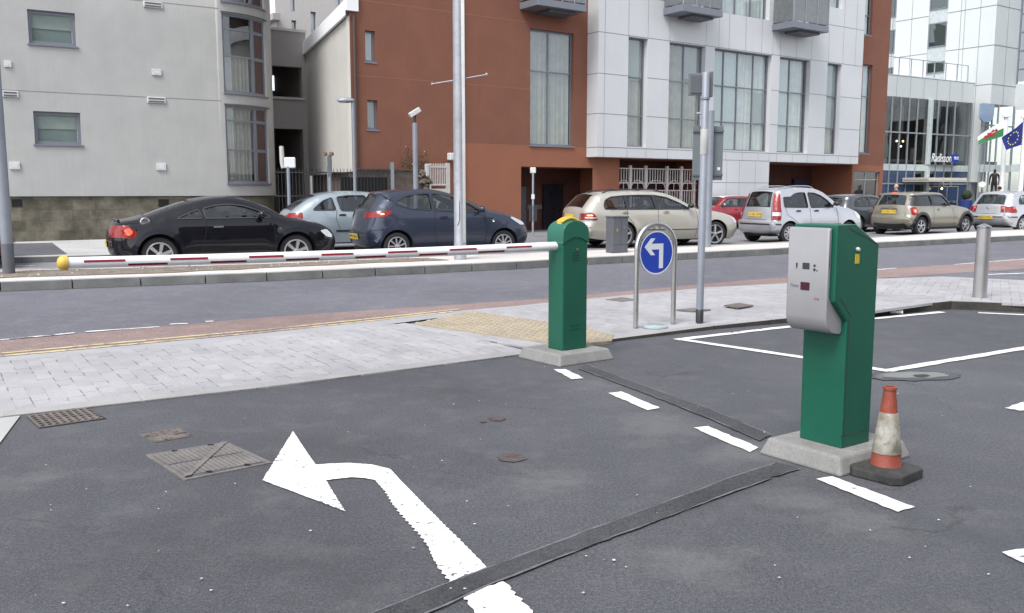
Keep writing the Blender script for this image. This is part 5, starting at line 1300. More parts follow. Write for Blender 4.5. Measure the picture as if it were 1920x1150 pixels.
MIN = dict(W=1.683, wb=2.467, wr=.305, rim=.205, spokes=5, sw=(.02, .03), lean=.26, rt=.09, re=.26, sill=.22, belt=lambda x: .955, arch=.075, flare=.02,
    profile=[(-.42, .27), (-.54, .36), (-.59, .50), (-.58, .60), (-.55, .66), (-.53, .80), (-.49, .95), (-.42, 1.10), (-.34, 1.24), (-.30, 1.345), (-.12, 1.375), (.3, 1.395), (.8, 1.40), (1.15, 1.385), (1.33, 1.34), (1.5, 1.22), (1.7, 1.04), (1.82, .975), (2.05, .95), (2.4, .90), (2.7, .84), (2.9, .74), (3.01, .60), (3.05, .44), (2.95, .27)],
    windows=[[(-.12, .985), (-.06, 1.27), (.2, 1.29), (.50, 1.295), (.58, .985)], [(.68, .985), (.60, 1.30), (.95, 1.30), (1.20, 1.27), (1.42, 1.12), (1.56, .985)]],
    blackband=[(-.47, .965), (-.30, 1.30), (.3, 1.325), (.95, 1.33), (1.26, 1.30), (1.46, 1.15), (1.66, .965)],
    rw=(.985, 1.30), fw=(1.0, 1.33), rwf=.95, tail=[([(-.46, .70), (-.46, .90), (-.36, .93), (-.28, .90), (-.24, .80), (-.26, .69), (-.36, .66)], None, M["lamp_red"]), ([(-.40, .74), (-.40, .86), (-.30, .87), (-.29, .74)], None, M["lamp_lit"]), ([(-.37, .79), (-.37, .82), (-.32, .82), (-.32, .79)], None, M["lamp_glow"])],
    head=[[(2.68, .66), (2.62, .80), (2.74, .82), (2.84, .74), (2.82, .64)]], indic=[(2.0, .78)], handles=[(.83, .84)], hmat=M["chrome"], mirror=(1.45, .99), mmat=M["trim"], hlamp=1.335, lit=True, archtrim=True, boothandle=.86,
    plate=.76, reg="WU08 LYW", seatx=1.0, black=[],
    seams=[[(.62, .95), (.60, .5), (.66, .25)], [(1.66, .95), (1.72, .55), (1.72, .25)]], rub=[([(.45, .235), (2.0, .235)], .06)], rrub=[(.30, .40)], rseams=[(.62, 1)])
GOL = dict(W=1.735, wb=2.51, wr=.305, rim=.20, spokes=7, lean=.34, rt=.09, re=.24, sill=.22, belt=lambda x: .95,
    profile=[(-.58, .27), (-.70, .36), (-.76, .48), (-.76, .60), (-.72, .645), (-.68, .80), (-.65, .94), (-.56, 1.10), (-.46, 1.24), (-.40, 1.345), (-.2, 1.39), (.3, 1.43), (.8, 1.435), (1.2, 1.40), (1.5, 1.32), (1.8, 1.16), (2.08, 1.0), (2.3, .94), (2.7, .89), (3.0, .82), (3.2, .70), (3.3, .54), (3.3, .40), (3.2, .27)],
    windows=[[(-.2, 1.0), (-.16, 1.15), (0, 1.28), (.3, 1.33), (.68, 1.345), (.74, .985)], [(.82, .98), (.76, 1.345), (1.1, 1.33), (1.4, 1.25), (1.7, 1.11), (1.88, .98)]],
    rw=(.98, 1.30), fw=(1.0, 1.34), rwf=.92, tail=[([(-.9, .72), (-.9, .92), (-.46, .92), (-.36, .74), (-.42, .70)], (.71, .93, .80, 1), M["lamp_red"]), ([(-.54, .84), (-.53, .89), (-.47, .89), (-.46, .84)], (.84, .89, .88, 1), M["lamp_lit"])],
    head=[[(2.98, .62), (2.9, .78), (3.02, .80), (3.16, .68), (3.16, .6)]], handles=[(.95, .86)], mirror=(1.75, 1.0), seat=M["seat_b"],
    plate=.54, badge=.84, reg="BK52 PGU", seatx=1.1, seams=[[(.78, .98), (.76, .6), (.8, .25)], [(2.0, .98), (2.05, .6), (2.0, .25)]], rub=[([(-.66, .56), (-.36, .56)], .04)], rrub=[(.545, .575)], rseams=[(.645, 1)], wiper=(1.0, 1.02, 0, .4))
GOL["rrub2"] = True
PIC = dict(W=1.75, wb=2.76, wr=.305, rim=.20, spokes=7, lean=.36, rt=.12, re=.34, sill=.22, belt=lambda x: .96,
    profile=[(-.5, .27), (-.64, .36), (-.70, .50), (-.70, .66), (-.66, .82), (-.58, .95), (-.38, 1.10), (-.14, 1.25), (.06, 1.34), (.35, 1.40), (.8, 1.435), (1.3, 1.43), (1.7, 1.36), (2.1, 1.20), (2.5, 1.02), (2.75, .96), (3.1, .86), (3.35, .72), (3.46, .55), (3.46, .4), (3.36, .27)],
    windows=[[(-.08, 1.0), (.0, 1.08), (.18, 1.22), (.40, 1.30), (.48, 1.0)], [(.60, .985), (.52, 1.31), (.8, 1.345), (1.22, 1.345), (1.36, .975)], [(1.46, .975), (1.32, 1.345), (1.6, 1.32), (1.95, 1.2), (2.4, .98)]],
    rw=(.99, 1.33), fw=(1.0, 1.38), rwf=.9, tail=[([(-.8, .70), (-.8, .90), (-.40, .95), (-.33, .95), (-.34, .70)], (.72, .88, .9, 1), M["lamp_red"])],
    head=[[(3.1, .64), (3.0, .80), (3.12, .8), (3.3, .68), (3.3, .6)]], handles=[(.62, .88), (1.5, .88)], hmat=M["trim"], mirror=(2.2, 1.0),
    plate=.62, reg=None, seatx=1.3, seams=[[(.50, 1.0), (.46, .8), (.56, .5)], [(1.41, .97), (1.38, .6), (1.4, .25)]], rub=[([(.45, .5), (2.3, .5)], .05), ([(-.6, .5), (-.36, .5)], .05)], rrub=[(.48, .53)])

def CARS():
    S = dict(TT, archtrim=True, archoff=.022, archmat=paint("arch_paint", (.008, .008, .014), .15, .4, .5), paint=paint("black_paint", (.003, .003, .006), 0, .5, .85)); build_car(S, place(299, 16.1, 25.5, S), 25.5, "coupe", "black rounded coupe with its brake lamp lit beneath the raised end of the barrier arm")
    S = dict(MAZ, paint=paint("dark_blue_grey_paint", (.032, .040, .066), .45, .35, .6)); build_car(S, place(746, 18.9, 27.5, S), 27.5, "hatchback", "dark blue grey three door hatchback stopped behind the tall silver mast")
    S = dict(JAG, paint=paint("champagne_paint", (.44, .415, .36), .3, .3)); build_car(S, place(1170, 23.0, 20.5, S), 20.5, "estate_car", "pale champagne estate car with black roof rails behind the electrical cabinet")
    S = dict(PAN, paint=paint("silver_paint", (.47, .48, .51), .5, .32)); build_car(S, place(1481, 25.2, 28.0, S), 28.0, "small_car", "small tall silver hatchback with roof rails behind the green ticket machine")
    S = dict(MIN, paint=paint("sparkling_beige_paint", (.27, .25, .20), .5, .3)); build_car(S, place(1728, 29.6, 32.0, S), 32.0, "small_car", "beige grey small three door car with black wheel arches and chrome boot handle")
    S = dict(GOL, paint=paint("light_silver_paint", (.50, .51, .53), .5, .32)); build_car(S, place(1918, 31.2, 27.0, S), 27.0, "hatchback", "light silver hatchback with both brake lamps lit beyond the steel bollard")
    S = dict(PIC, paint=paint("pale_blue_paint", (.30, .35, .38), .45, .34)); p = place(596, 21.7, 25.0, S); build_car(S, (p[0], p[1], -.01), 25.0, "people_carrier", "pale blue silver people carrier between the black coupe and the dark blue hatchback")
    S = dict(GOL, paint=paint("dark_grey_paint", (.075, .08, .09), .5, .3), reg=None); r_, _ = build_car(S, place(1612, 31.5, 34.0, S), 34.0, "hatchback", "dark grey hatchback half hidden between the two small silver and beige cars"); r_.scale = (.95, .95, .92)
    S = dict(MIN, paint=paint("red_paint", (.30, .018, .03), .3, .3), reg=None, mmat=M["chrome"]); S["tail"] = [(S["tail"][0][0], S["tail"][0][1], M["lamp_red"])]
    a = 196.0; r_, _ = build_car(S, (9.05, 35.6, 0), a, "small_car", "red small car with a white roof facing the other way by the white building"); r_.scale = (.88, .88, .88)
    mb = MB(); c = Car(S); m_ = c.strip(c.idx(1.35), c.idx(1.34, False), -1, 1, .012, 10); o = m_.build("roof_panel", mat("white_roof_paint", (.8, .8, .8), .3, coat=.8), r_, smooth=40)
    S = dict(GOL, paint=paint("silver_grey_paint", (.30, .31, .33), .5, .32), reg=None); r_, _ = build_car(S, (21.6, 39.3, 0), 33.0, "saloon_car", "grey car partly hidden behind the light silver hatchback"); r_.scale = (1, 1, .92)
    S = dict(PAN, paint=paint("dark_red_paint", (.13, .012, .022), .3, .3), reg=None, hmat=M["trim"]); a = 24.0
    L_ = 2.92; fx, fy = -9.72, 17.6; build_car(dict(S, rails=None), (fx - L_ * math.cos(R(a)) - 0, fy - L_ * math.sin(R(a)), 0), a, "hatchback", "dark red car whose front just shows behind the grey lamp column")
CARS()
# ================================================================== buildings
def wall(mb, s0, s1, z0, z1, holes=(), y=0.0, rev=.15, m=0, mr=None, mp=None):
    """flat wall with rectangular openings (s0,s1,z0,z1) and their reveals; mp maps (s,y,z) to a point"""
    mp = mp or (lambda s, y_, z: (s, y_, z)); mr = m if mr is None else mr
    S = sorted({s0, s1} | {max(s0, min(s1, h[k])) for h in holes for k in (0, 1)}); Z = sorted({z0, z1} | {max(z0, min(z1, h[k])) for h in holes for k in (2, 3)})
    for a, b in zip(S, S[1:]):
        for c, d in zip(Z, Z[1:]):
            if b - a < 1e-6 or d - c < 1e-6: continue
            x, zz = (a + b) / 2, (c + d) / 2
            if any(h[0] < x < h[1] and h[2] < zz < h[3] for h in holes): continue
            mb.quad(mp(a, y, c), mp(b, y, c), mp(b, y, d), mp(a, y, d), m)
    for h in holes:
        a, b, c, d = h[:4]; r = h[4] if len(h) > 4 else rev
        mb.quad(mp(a, y, c), mp(a, y, d), mp(a, y + r, d), mp(a, y + r, c), mr); mb.quad(mp(b, y, c), mp(b, y + r, c), mp(b, y + r, d), mp(b, y, d), mr)
        mb.quad(mp(a, y, d), mp(b, y, d), mp(b, y + r, d), mp(a, y + r, d), mr); mb.quad(mp(a, y, c), mp(a, y + r, c), mp(b, y + r, c), mp(b, y, c), mr)
def window(root, s0, s1, z0, z1, y, mull=(), trans=(), fm=None, gm=None, curtain=None, fw=.055, sill=False, back=True, blind=0, name="window", gy=.03):
    fm = fm or M["frame"]; gm = gm or M["winglass"]
    mb = MB(); d = .06
    mb.bx(s0, s0 + fw, y, y + d, z0, z1); mb.bx(s1 - fw, s1, y, y + d, z0, z1)
    mb.bx(s0 + fw, s1 - fw, y, y + d, z0, z0 + fw); mb.bx(s0 + fw, s1 - fw, y, y + d, z1 - fw, z1)
    xs = [s0] + sorted(mull) + [s1]
    for s in mull: mb.bx(s - fw * .42, s + fw * .42, y + .002, y + d, z0 + fw, z1 - fw)
    for z in trans:
        for a, b in zip(xs, xs[1:]): mb.bx(a + fw * .45, b - fw * .45, y + .004, y + d, z - fw * .38, z + fw * .38)
    w = mb.build(name, fm, root)
    zs = [z0] + sorted(trans) + [z1]
    for a, b in zip(xs, xs[1:]):
        MB().quad((a + .02, y + gy, z0 + .02), (b - .02, y + gy, z0 + .02), (b - .02, y + gy, z1 - .02), (a + .02, y + gy, z1 - .02)).build("pane", gm, w)
    if curtain:
        cm = MB(); n = int((s1 - s0) / .035); rnd = random.Random(int(s0 * 97) + int(z0 * 31)); ph = rnd.random() * 6
        for i in range(n):
            a = s0 + .03 + (s1 - s0 - .06) * i / n; b = s0 + .03 + (s1 - s0 - .06) * (i + 1) / n
            f = lambda q: y + .13 + .022 * math.sin(q * 31 + ph) + .018 * math.sin(q * 53 + 2 * ph)
            cm.quad((a, f(a), z0 + .03), (b, f(b), z0 + .03), (b, f(b) , z1 - .03), (a, f(a), z1 - .03))
        cm.build("curtain", curtain, w, smooth=70)
    elif back:
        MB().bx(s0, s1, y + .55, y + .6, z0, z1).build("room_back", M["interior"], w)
    if blind: MB().bx(s0 + .05, s1 - .05, y + .07, y + .09, z1 - blind, z1 - .05).build("blind", M["curtain"], w)
    if sill: MB().bx(s0 - .04, s1 + .04, y - .12 - (.0 if sill is True else sill), y + .0, z0 - .05, z0 - .003).build("sill", M["frame"], w)
    return w
def joints(root, hs, vs, y, w=.019, name="panel_joint"):
    """hs: (z, s0, s1) horizontal, vs: (s, z0, z1) vertical shadow gaps between cladding panels"""
    mb = MB()
    for z, a, b in hs: mb.quad((a, y, z - w / 2), (b, y, z - w / 2), (b, y, z + w / 2), (a, y, z + w / 2))
    for s, a, b in vs: mb.quad((s - w / 3, y - .001, a), (s + w / 3, y - .001, a), (s + w / 3, y - .001, b), (s - w / 3, y - .001, b))
    return tag(mb.build(name, M["joint"], root), kind="stuff") if 0 else mb.build(name, M["joint"], root)

# ---------------------------------------------------------------- terracotta and white apartment building
F = Frame((.46, 31.53), 35.4)
fs = lambda u, v=358, y=0.0: F.sz(u, v, y)[0]
fz = lambda u, v, y=0.0: F.sz(u, v, y)[1]
apt = empty("apartment_building", F.p, F.a, "terracotta apartment building with a projecting white panelled bay and balconies", "building")
YB = -.60; YW = YB + .20
sQ = fs(662); sEnd = fs(1655, 340); sB0 = fs(1120, 290, YB); sB1 = fs(1609, 300, YB)
zT = 13.5; zS = fz(1120, 294, YB)
zC = fz(900, 270)
# orange wall (upper tone, lower brighter tone)
w1 = (fs(684, 55), fs(704, 117), fz(694, 116), fz(694, 58)); w2 = (fs(688, 185), fs(709, 245), fz(699, 243), fz(699, 188))
w3 = (fs(994, 160), fs(1075, 160), fz(1035, 273.5), fz(1035, 58.5))
w4 = (fs(1615, 200) - .0, fs(1633, 200), fz(1625, 288), fz(1625, 121)); w5 = (fs(1620, 30), fs(1636, 30), fz(1628, 66), fz(1628, -60))
por = (fs(977, 370), fs(1149, 370), 0.0, fz(980, 312.5)); gat = (fs(1161, 350), fs(1331, 350, YB) + .35, 0.0, zS - .02)
gar = (fs(1441, 350, YB) - .3, fs(1597, 340), 0.0, zS - .02)
w6 = (fs(1600, 345), fs(1649, 345), fz(1625, 378), fz(1625, 322))
mb = MB(); sPan = fs(868, 300)
wall(mb, sQ, sPan, 0, zT, [w1, w2], 0, .14)
wall(mb, sPan, sB0 + .3, zC, zT, [w3], 0, .16)
wall(mb, sB1 - .3, sEnd, zS - .02, zT, [w4, w5], 0, .16)
mb.quad((sEnd, 0, 0), (sEnd, 9, 0), (sEnd, 9, zT), (sEnd, 0, zT)); mb.quad((sQ, 0, zT), (sEnd, 0, zT), (sEnd, 9, zT), (sQ + 9.5, 9, zT))
mb.quad((sQ + 9.5, 9, 0), (sEnd, 9, 0), (sEnd, 9, zT), (sQ + 9.5, 9, zT))
mb.build("wall", M["terra"], apt)
mb = MB(); PO = por[:4] + (1.9,)
wall(mb, sPan, sB0 + .3, 0, zC, [PO] , 0, 1.9)
wall(mb, sB0 + .3, sB1 - .3, 0, zS + .05, [gat + (1.6,), gar + (2.2,)], 0, 1.6)
wall(mb, sB1 - .3, sEnd, 0, zS - .02, [w6] + ([gar + (2.2,)] if gar[1] > sB1 - .3 else []), 0, .12)
mb.build("base_wall", M["terra2"], apt)
# recess backs
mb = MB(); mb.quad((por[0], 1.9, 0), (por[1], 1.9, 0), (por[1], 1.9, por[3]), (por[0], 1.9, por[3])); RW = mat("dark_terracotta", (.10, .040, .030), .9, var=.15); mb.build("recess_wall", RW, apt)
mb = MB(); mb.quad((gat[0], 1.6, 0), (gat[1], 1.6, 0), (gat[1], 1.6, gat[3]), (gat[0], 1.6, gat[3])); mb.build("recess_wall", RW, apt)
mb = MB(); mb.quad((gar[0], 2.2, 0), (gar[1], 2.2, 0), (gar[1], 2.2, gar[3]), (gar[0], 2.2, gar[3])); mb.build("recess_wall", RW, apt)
zd = fz(1010, 350, 1.85)
mb = MB(); mb.bx(por[0] + .1, por[0] + 1.55, 1.80, 1.88, 0, zd); mb.build("door", M["cabinet"], apt, bevel=.01)
mb = MB(); mb.bx(por[0] + 2.35, por[0] + 3.3, 1.80, 1.88, 0, fz(1065, 346, 1.85)); mb.build("door", mat("dark_glass_door", (.02, .022, .028), .25, coat=.4), apt)
mb = MB(); mb.bx(por[0] + 1.62, por[0] + 2.3, 1.84, 1.89, fz(1035, 392, 1.85), fz(1035, 384, 1.85)); mb.build("notice", M["signback"], apt)
mb = MB(); mb.bx(gar[0] + .3, gar[1] - .2, 2.12, 2.19, 0, gar[3] - .9); mb.build("garage_shutter", mat("dark_shutter", (.018, .014, .014), .7), apt)
mb = MB(); mb.bx(gar[1] - 1.5, gar[1] - .5, 2.05, 2.11, .9, 2.0); mb.build("sign_panel", mat("dark_blue_board", (.02, .03, .07), .5), apt)
# faint render lines
mb = MB()
for v in (30, 160):
    z = fz(900, v); mb.quad((sQ, -.003, z - .012), (w3[0] - .02, -.003, z - .012), (w3[0] - .02, -.003, z + .012), (sQ, -.003, z + .012))
mb.quad((sPan, -.003, zC - .01), (sB0, -.003, zC - .01), (sB0, -.003, zC + .012), (sPan, -.003, zC + .012))
mb.build("render_joint", mat("terracotta_joint", (.29, .125, .085), .9), apt)
window(apt, *w1, .10, sill=True, blind=0, gm=M["winglass"], curtain=M["curtain"]); window(apt, *w2, .10, sill=True, curtain=M["curtain_d"])
m1 = [fs(1031, 160)]; window(apt, *w3, .11, m1, [fz(1031, 135)], sill=.04, curtain=M["curtain_d"])
window(apt, *w4, .11, (), [fz(1625, 181)], sill=True, curtain=M["curtain"]); window(apt, *w5, .11, (), [fz(1628, 29)], sill=True, curtain=M["curtain"])
window(apt, *w6, .09, [(w6[0] + w6[1]) / 2], [fz(1625, 337)], fm=M["frame_l"], curtain=None)
# white box
bz = lambda v, u=1120: fz(u, v, YB); bs = lambda u, v=180: fs(u, v, YB)
rows = [bz(276), bz(212.6), bz(137), bz(59)]
zw0 = bz(275, 1176) + .0; zw1 = bz(68.5, 1178)
W = [(bs(1177), bs(1213)), (bs(1253.5), bs(1321)), (bs(1338), bs(1445)), (bs(1460), bs(1517.5)), (bs(1549.5), bs(1576))]
zu0 = fz(1356, 24, YB); ups = [(bs(1255, 20), bs(1352, 20)), (bs(1356, 20), bs(1443, 20)), (bs(1462, 20), bs(1545, 20)), (bs(1556, 10), bs(1580, 10))]
zu = [zu0, zu0, zu0 - .0, fz(1568, 15, YB)]
holes = [(a, b, zw0, zw1, .26) for a, b in W] + [(a, b, z, zT - .5, .26) for (a, b), z in zip(ups, zu)]
mb = MB(); wall(mb, sB0, sB1, zS, zT, holes, YB, .26)
mb.quad((sB0, YB, zS), (sB0, 0, zS), (sB0, 0, zT), (sB0, YB, zT)); mb.quad((sB1, YB, zS), (sB1, YB, zT), (sB1, 0, zT), (sB1, 0, zS)); mb.quad((sB0, YB, zS), (sB1, YB, zS), (sB1, 0, zS), (sB0, 0, zS)); mb.quad((sB0, YB, zT), (sB1, YB, zT), (sB1, 0, zT), (sB0, 0, zT))
# ground floor white pier
pg0, pg1 = fs(1331, 350, YB), fs(1441, 350, YB)
mb.quad((pg0, YB, 0), (pg1, YB, 0), (pg1, YB, zS), (pg0, YB, zS)); mb.quad((pg0, YB, 0), (pg0, YB, zS), (pg0, 0, zS), (pg0, 0, 0)); mb.quad((pg1, YB, 0), (pg1, 0, 0), (pg1, 0, zS), (pg1, YB, zS))
mb.build("cladding", M["clad"], apt)
hj = []; 
for z in rows[:3]:
    edges = [sB0] + [e for w in W for e in w] + [sB1]
    for k in range(0, len(edges), 2): hj.append((z, edges[k], edges[k + 1]))
zrow3 = rows[3]; hj.append((zrow3, sB0, sB1)); hj.append((bz(137) + (bz(59) - bz(137)) * 2, sB0, ups[0][0])); hj.append((fz(1600, 54, YB), ups[3][0] - .0, sB1))
hj.append((fz(1400, 343, YB), pg0, pg1)); hj.append((zS + .012, pg0, pg1)); hj.append((rows[0] , sB0, sB1))
vj = []
gaps = [bs(1133), bs(1177), bs(1213), bs(1253.5), bs(1321), bs(1345), bs(1364), bs(1395), bs(1425), bs(1446), bs(1460), bs(1490), bs(1518), bs(1550), bs(1577), bs(1600)]
for s in gaps:
    vj.append((s, zS, rows[0])) ; vj.append((s, zw1 if zw1 > rows[2] else rows[3], zu0 if s > ups[0][0] - .3 and s < ups[3][1] else zT))
vj.append((bs(1133), zS, zT))
for u in (1362, 1386, 1416): vj.append((fs(u, 330, YB), 0, zS))
joints(apt, hj, vj, YB - .003)
mb = MB()
for z in rows: mb.quad((sB0 - .003, YB, z - .011), (sB0 - .003, 0, z - .011), (sB0 - .003, 0, z + .011), (sB0 - .003, YB, z + .011))
mb.build("panel_joint", M["joint"], apt)
def inter(a, b, us): return [a + (b - a) * k for k in us]
tz = [rows[1], rows[2]]
window(apt, *W[0], zw0, zw1, YW, (), tz, curtain=M["curtain_d"]); window(apt, *W[1], zw0, zw1, YW, inter(*W[1], [.5]), tz, curtain=M["curtain_d"])
window(apt, *W[2], zw0, zw1, YW, inter(*W[2], [.22, .46, .74]), tz, curtain=M["curtain"]); window(apt, *W[3], zw0, zw1, YW, inter(*W[3], [.45]), tz, curtain=M["curtain"])
window(apt, *W[4], zw0, zw1, YW, (), tz, curtain=M["curtain_d"])
pale = mat("pale_back_panel", (.50, .57, .56), .6, var=.05)
for wv, k0, k1 in ((W[2], 0, .45), (W[3], 0, .44)):
    a_, b_ = wv[0] + (wv[1] - wv[0]) * k0, wv[0] + (wv[1] - wv[0]) * k1
    MB().bx(a_ + .04, b_, YW + .065, YW + .075, zw0 + .03, zw1 - .03).build("blind", pale, apt)
for wv, k0, k1, zz0, zz1 in ((W[0], 0, 1, .62, 1), (W[1], .5, 1, .68, 1), (W[2], .74, 1, .3, .62), (W[4], 0, 1, .30, 1)):
    a_, b_ = wv[0] + (wv[1] - wv[0]) * k0, wv[0] + (wv[1] - wv[0]) * k1
    MB().bx(a_ + .04, b_ - .04, YW + .066, YW + .074, zw0 + (zw1 - zw0) * zz0, zw0 + (zw1 - zw0) * zz1 - .04).build("blind", mat("grey_green_blind", (.30, .335, .325), .7, var=.08, vs=1.5), apt)
MB().tube([(sQ + .12, -.06, .0), (sQ + .12, -.06, fz(662, 30))], .05, 8).build("downpipe", mat("brown_pipe", (.07, .04, .03), .5), apt, smooth=50)
MB().tube([(w3[0] - 2.7, -.05, 0), (w3[0] - 2.7, -.05, zT)], .018, 6).build("downpipe", M["terra"], apt, smooth=50)
for (a, b), z in zip(ups, zu): window(apt, a, b, z, zT - .5, YW, inter(a, b, [.33, .66]) if b - a > 1.2 else (), (), curtain=M["curtain"])
# balconies
def balcony(u0, u1, vb, vt, yf, depth, panels, glassy=True, rail=True):
    a = fs(u0, 0, yf - depth * .0); b = fs(u1, 0, yf)
    z0 = fz(u1, vb, yf); z1 = z0 + vt
    mb = MB(); mb.bx(a, b, yf - depth, yf - .002, z0, z0 + vt); bal = mb.build("balcony", M["frame"], apt, bevel=.01)
    mb = MB(); mb.bx(a + .1, b - .1, yf - depth + .15, yf - .1, z0 - .06, z0 - .002); mb.build("soffit", M["cabinet"], bal)
    if rail:
        n = panels; g = mat("balustrade_panel", (.20, .21, .21), .3, coat=.4) if glassy else M["winglass"]
        for k in range(n):
            s0 = a + (b - a) * k / n + .02; s1 = a + (b - a) * (k + 1) / n - .02
            MB().bx(s0, s1, yf - depth + .02, yf - depth + .035, z0 + vt + .05, z0 + vt + 1.05).build("balustrade_panel", g, bal)
        for s in (a + .01, b - .01): MB().bx(s - .007, s + .007, yf - depth + .05, yf - .03, z0 + vt + .05, z0 + vt + 1.05).build("balustrade_panel", g, bal)
        mb = MB()
        for k in range(n + 1): s = a + (b - a) * k / n; mb.bx(s - .018, s + .018, yf - depth - .0, yf - depth + .05, z0 + vt, z0 + vt + 1.06)
        mb.tube([(a, yf - depth, z0 + vt + 1.08), (b, yf - depth, z0 + vt + 1.08)], .025, 8); mb.build("railing", M["galv"], bal)
# slab corner positions measured along the projecting edge
def bal_px(uf0, uf1, vfront_top, yf, depth, th, panels, **k):
    a = fs(uf0, vfront_top, yf - depth); b = fs(uf1, vfront_top, yf - depth); z = fz(uf0, vfront_top, yf - depth)
    return a, b, z
for uf0, uf1, vt_, yf, dep, th, n in ((1008, 1100, -4, 0, 1.0, .22, 4), (1281, 1356, 7.5, YB, 1.0, .24, 3), (1488, 1555, 39, YB, 1.05, .24, 3)):
    a = fs(uf0, vt_, yf - dep); b = fs(uf1, vt_, yf - dep); z = fz(uf0, vt_, yf - dep)
    bal = MB().bx(a, b, yf - dep, yf - .002, z - th, z).build("balcony", M["frame"], apt, bevel=.01)
    MB().bx(a + .7, b - .25, yf - dep + .25, yf - .1, z - th - .09, z - th - .002).build("soffit_box", M["cabinet"], bal)
    pm = mat("balustrade_panel", (.17, .18, .185), .35, coat=.3, metal=.3)
    for k in range(n):
        s0 = a + (b - a) * k / n + .03; s1 = a + (b - a) * (k + 1) / n - .03
        MB().bx(s0, s1, yf - dep + .02, yf - dep + .035, z + .05, z + 1.05).build("balustrade_panel", pm, bal)
    for s in (a + .012, b - .012): MB().bx(s - .007, s + .007, yf - dep + .06, yf - .05, z + .05, z + 1.05).build("balustrade_panel", pm, bal)
    mb = MB()
    for k in range(n + 1): s = a + (b - a) * k / n; s = min(max(s, a + .03), b - .03); mb.bx(s - .016, s + .016, yf - dep, yf - dep + .05, z, z + 1.08)
    mb.tube([(a + .03, yf - dep + .02, z + 1.09), (b - .03, yf - dep + .02, z + 1.09)], .025, 8); mb.build("railing", M["galv"], bal)

# decorative gates in the passage opening (a thing of their own)
g0, g1 = gat[0], fs(1310, 350); gh = fz(1230, 317)
gate = empty("metal_gate", F.w(g0, .12, 0), F.a, "pale metal gates with pointed arches and thick posts under the white panelled bay", "gate")
mb = MB(); Lg = g1 - g0
posts = [fs(u, 350) - g0 for u in (1185, 1214, 1254, 1281, 1305)]
for s in posts: mb.bx(s - .055, s + .055, -.05, .05, 0, gh + .12)
mb.build("gate_post", M["railpaint"], gate, bevel=.01)
zA, zBm = fz(1230, 343.5), fz(1230, 357.5)
mb = MB()
for z in (gh, zA, zBm, zBm - .55, .25): mb.bx(0, Lg, -.02, .02, z - .02, z + .02)
n = int(Lg / .135)
for k in range(n):
    s = .06 + k * .135; mb.bx(s - .014, s + .014, -.014, .014, zA, gh)
    mb.bx(s - .014, s + .014, -.014, .014, .25, zBm)
e = [0] + posts
for a, b in zip(e, e[1:]):
    if b - a < .3: continue
    a += .05; b -= .05; w_ = b - a; H = zA - zBm + .1
    for sg in (-1, 1):
        base = a if sg > 0 else b; mb.tube([(base + sg * w_ * .5 * (1 - math.cos(t)) ** 1.0, 0, zBm + H * math.sin(t)) for t in [math.pi / 2 * k / 8 for k in range(9)]], .018, 6)
    mb.tube([((a + b) / 2, 0, zBm), ((a + b) / 2, 0, zA)], .014, 6)
mb.build("gate_bars", M["railpaint"], gate)

# ---------------------------------------------------------------- side wing with white fascia
Q = F.w(sQ, 0, 0); zt = up_at(29, Q.y, 655)
# far end of the wing: same eaves height seen at pixel row 104
r = ray(573, 104); kf_ = (zt - CH) / r.z; E1 = Vector((r.x * kf_, r.y * kf_, 0)); ax_ = (Q - E1); angS = math.degrees(math.atan2(ax_.y, ax_.x)); LS = ax_.length
print("wing", Q, E1, angS, LS)
wing = empty("building_wing", E1, R(angS), "beige rendered wing with a bright white fascia running back from the terracotta wall", "building")
SF = Frame(E1, angS)
mb = MB(); zb0 = SF.sz(640, 324, 0)[1]
def WL(s_, y_):
    q = F.w(s_, y_, 0) - E1; return (q.dot(SF.dx), q.dot(SF.dy))
inn = WL(sQ + 3.2, 4.0); WP = lambda d: [(0, -d), (LS, -d), WL(sQ + .02, .25), inn, (0, 4.0)]
mb.prism(WP(0), zb0, zt); mb.build("wall", M["render2"], wing)
mb = MB(); mb.prism([(.02, .12), (LS - .1, .12), WL(sQ + .06, .4), inn, (.02, 4.0)], 0, zb0 - .003); mb.build("base_wall", M["brick"], wing)
zf2 = SF.sz(573, 74, -.12)[1]
mb = MB(); mb.prism([(-.05, -.12), (LS + .03, -.12), WL(sQ + .0, .2), inn, (-.05, 4.0)], zt + .003, zf2); mb.build("fascia", M["fascia"], wing)
mb = MB(); mb.bx(LS + .002, LS + .62, -.14, .0, zt + .10, zf2 + .15); mb.v = [tuple(Vector(v)) for v in mb.v]
# fascia returns onto the terracotta front
ret = MB(); ret.bx(sQ - .14, fs(669, 20), -.12, -.003, fz(662, 22), fz(662, -20)); ret.build("fascia_return", M["fascia"], apt)
# ---------------------------------------------------------------- recessed grey block with deep openings
g1f = Frame(E1, 31.0); zg = g1f.sz(565, 61.5, -.05)[1]
blk = empty("stair_block", E1, g1f.a, "grey rendered block with deep open landings between the two buildings", "building")
o1 = (g1f.sz(507, 150)[0], g1f.sz(565.5, 150)[0], g1f.sz(565, 184)[1], g1f.sz(565, 127)[1], .3)
o2 = (g1f.sz(510, 300)[0], g1f.sz(569, 300)[0], 0, g1f.sz(569, 243)[1], .3)
sL = g1f.sz(440, 200)[0]
mb = MB(); wall(mb, sL, 0, 0, zg, [o1, o2], -.05, .3)
mb.bx(sL, .0, -.05, 4.6, zg, zg + .02) if 0 else None
mb.quad((sL, -.05, zg), (0, -.05, zg), (0, 4.6, zg), (sL, 4.6, zg)); mb.build("wall", M["render_g"], blk)
h1 = (g1f.sz(504, 155, 4.2)[0], g1f.sz(530, 155, 4.2)[0], g1f.sz(515, 170, 4.2)[1], g1f.sz(520, 141, 4.2)[1])
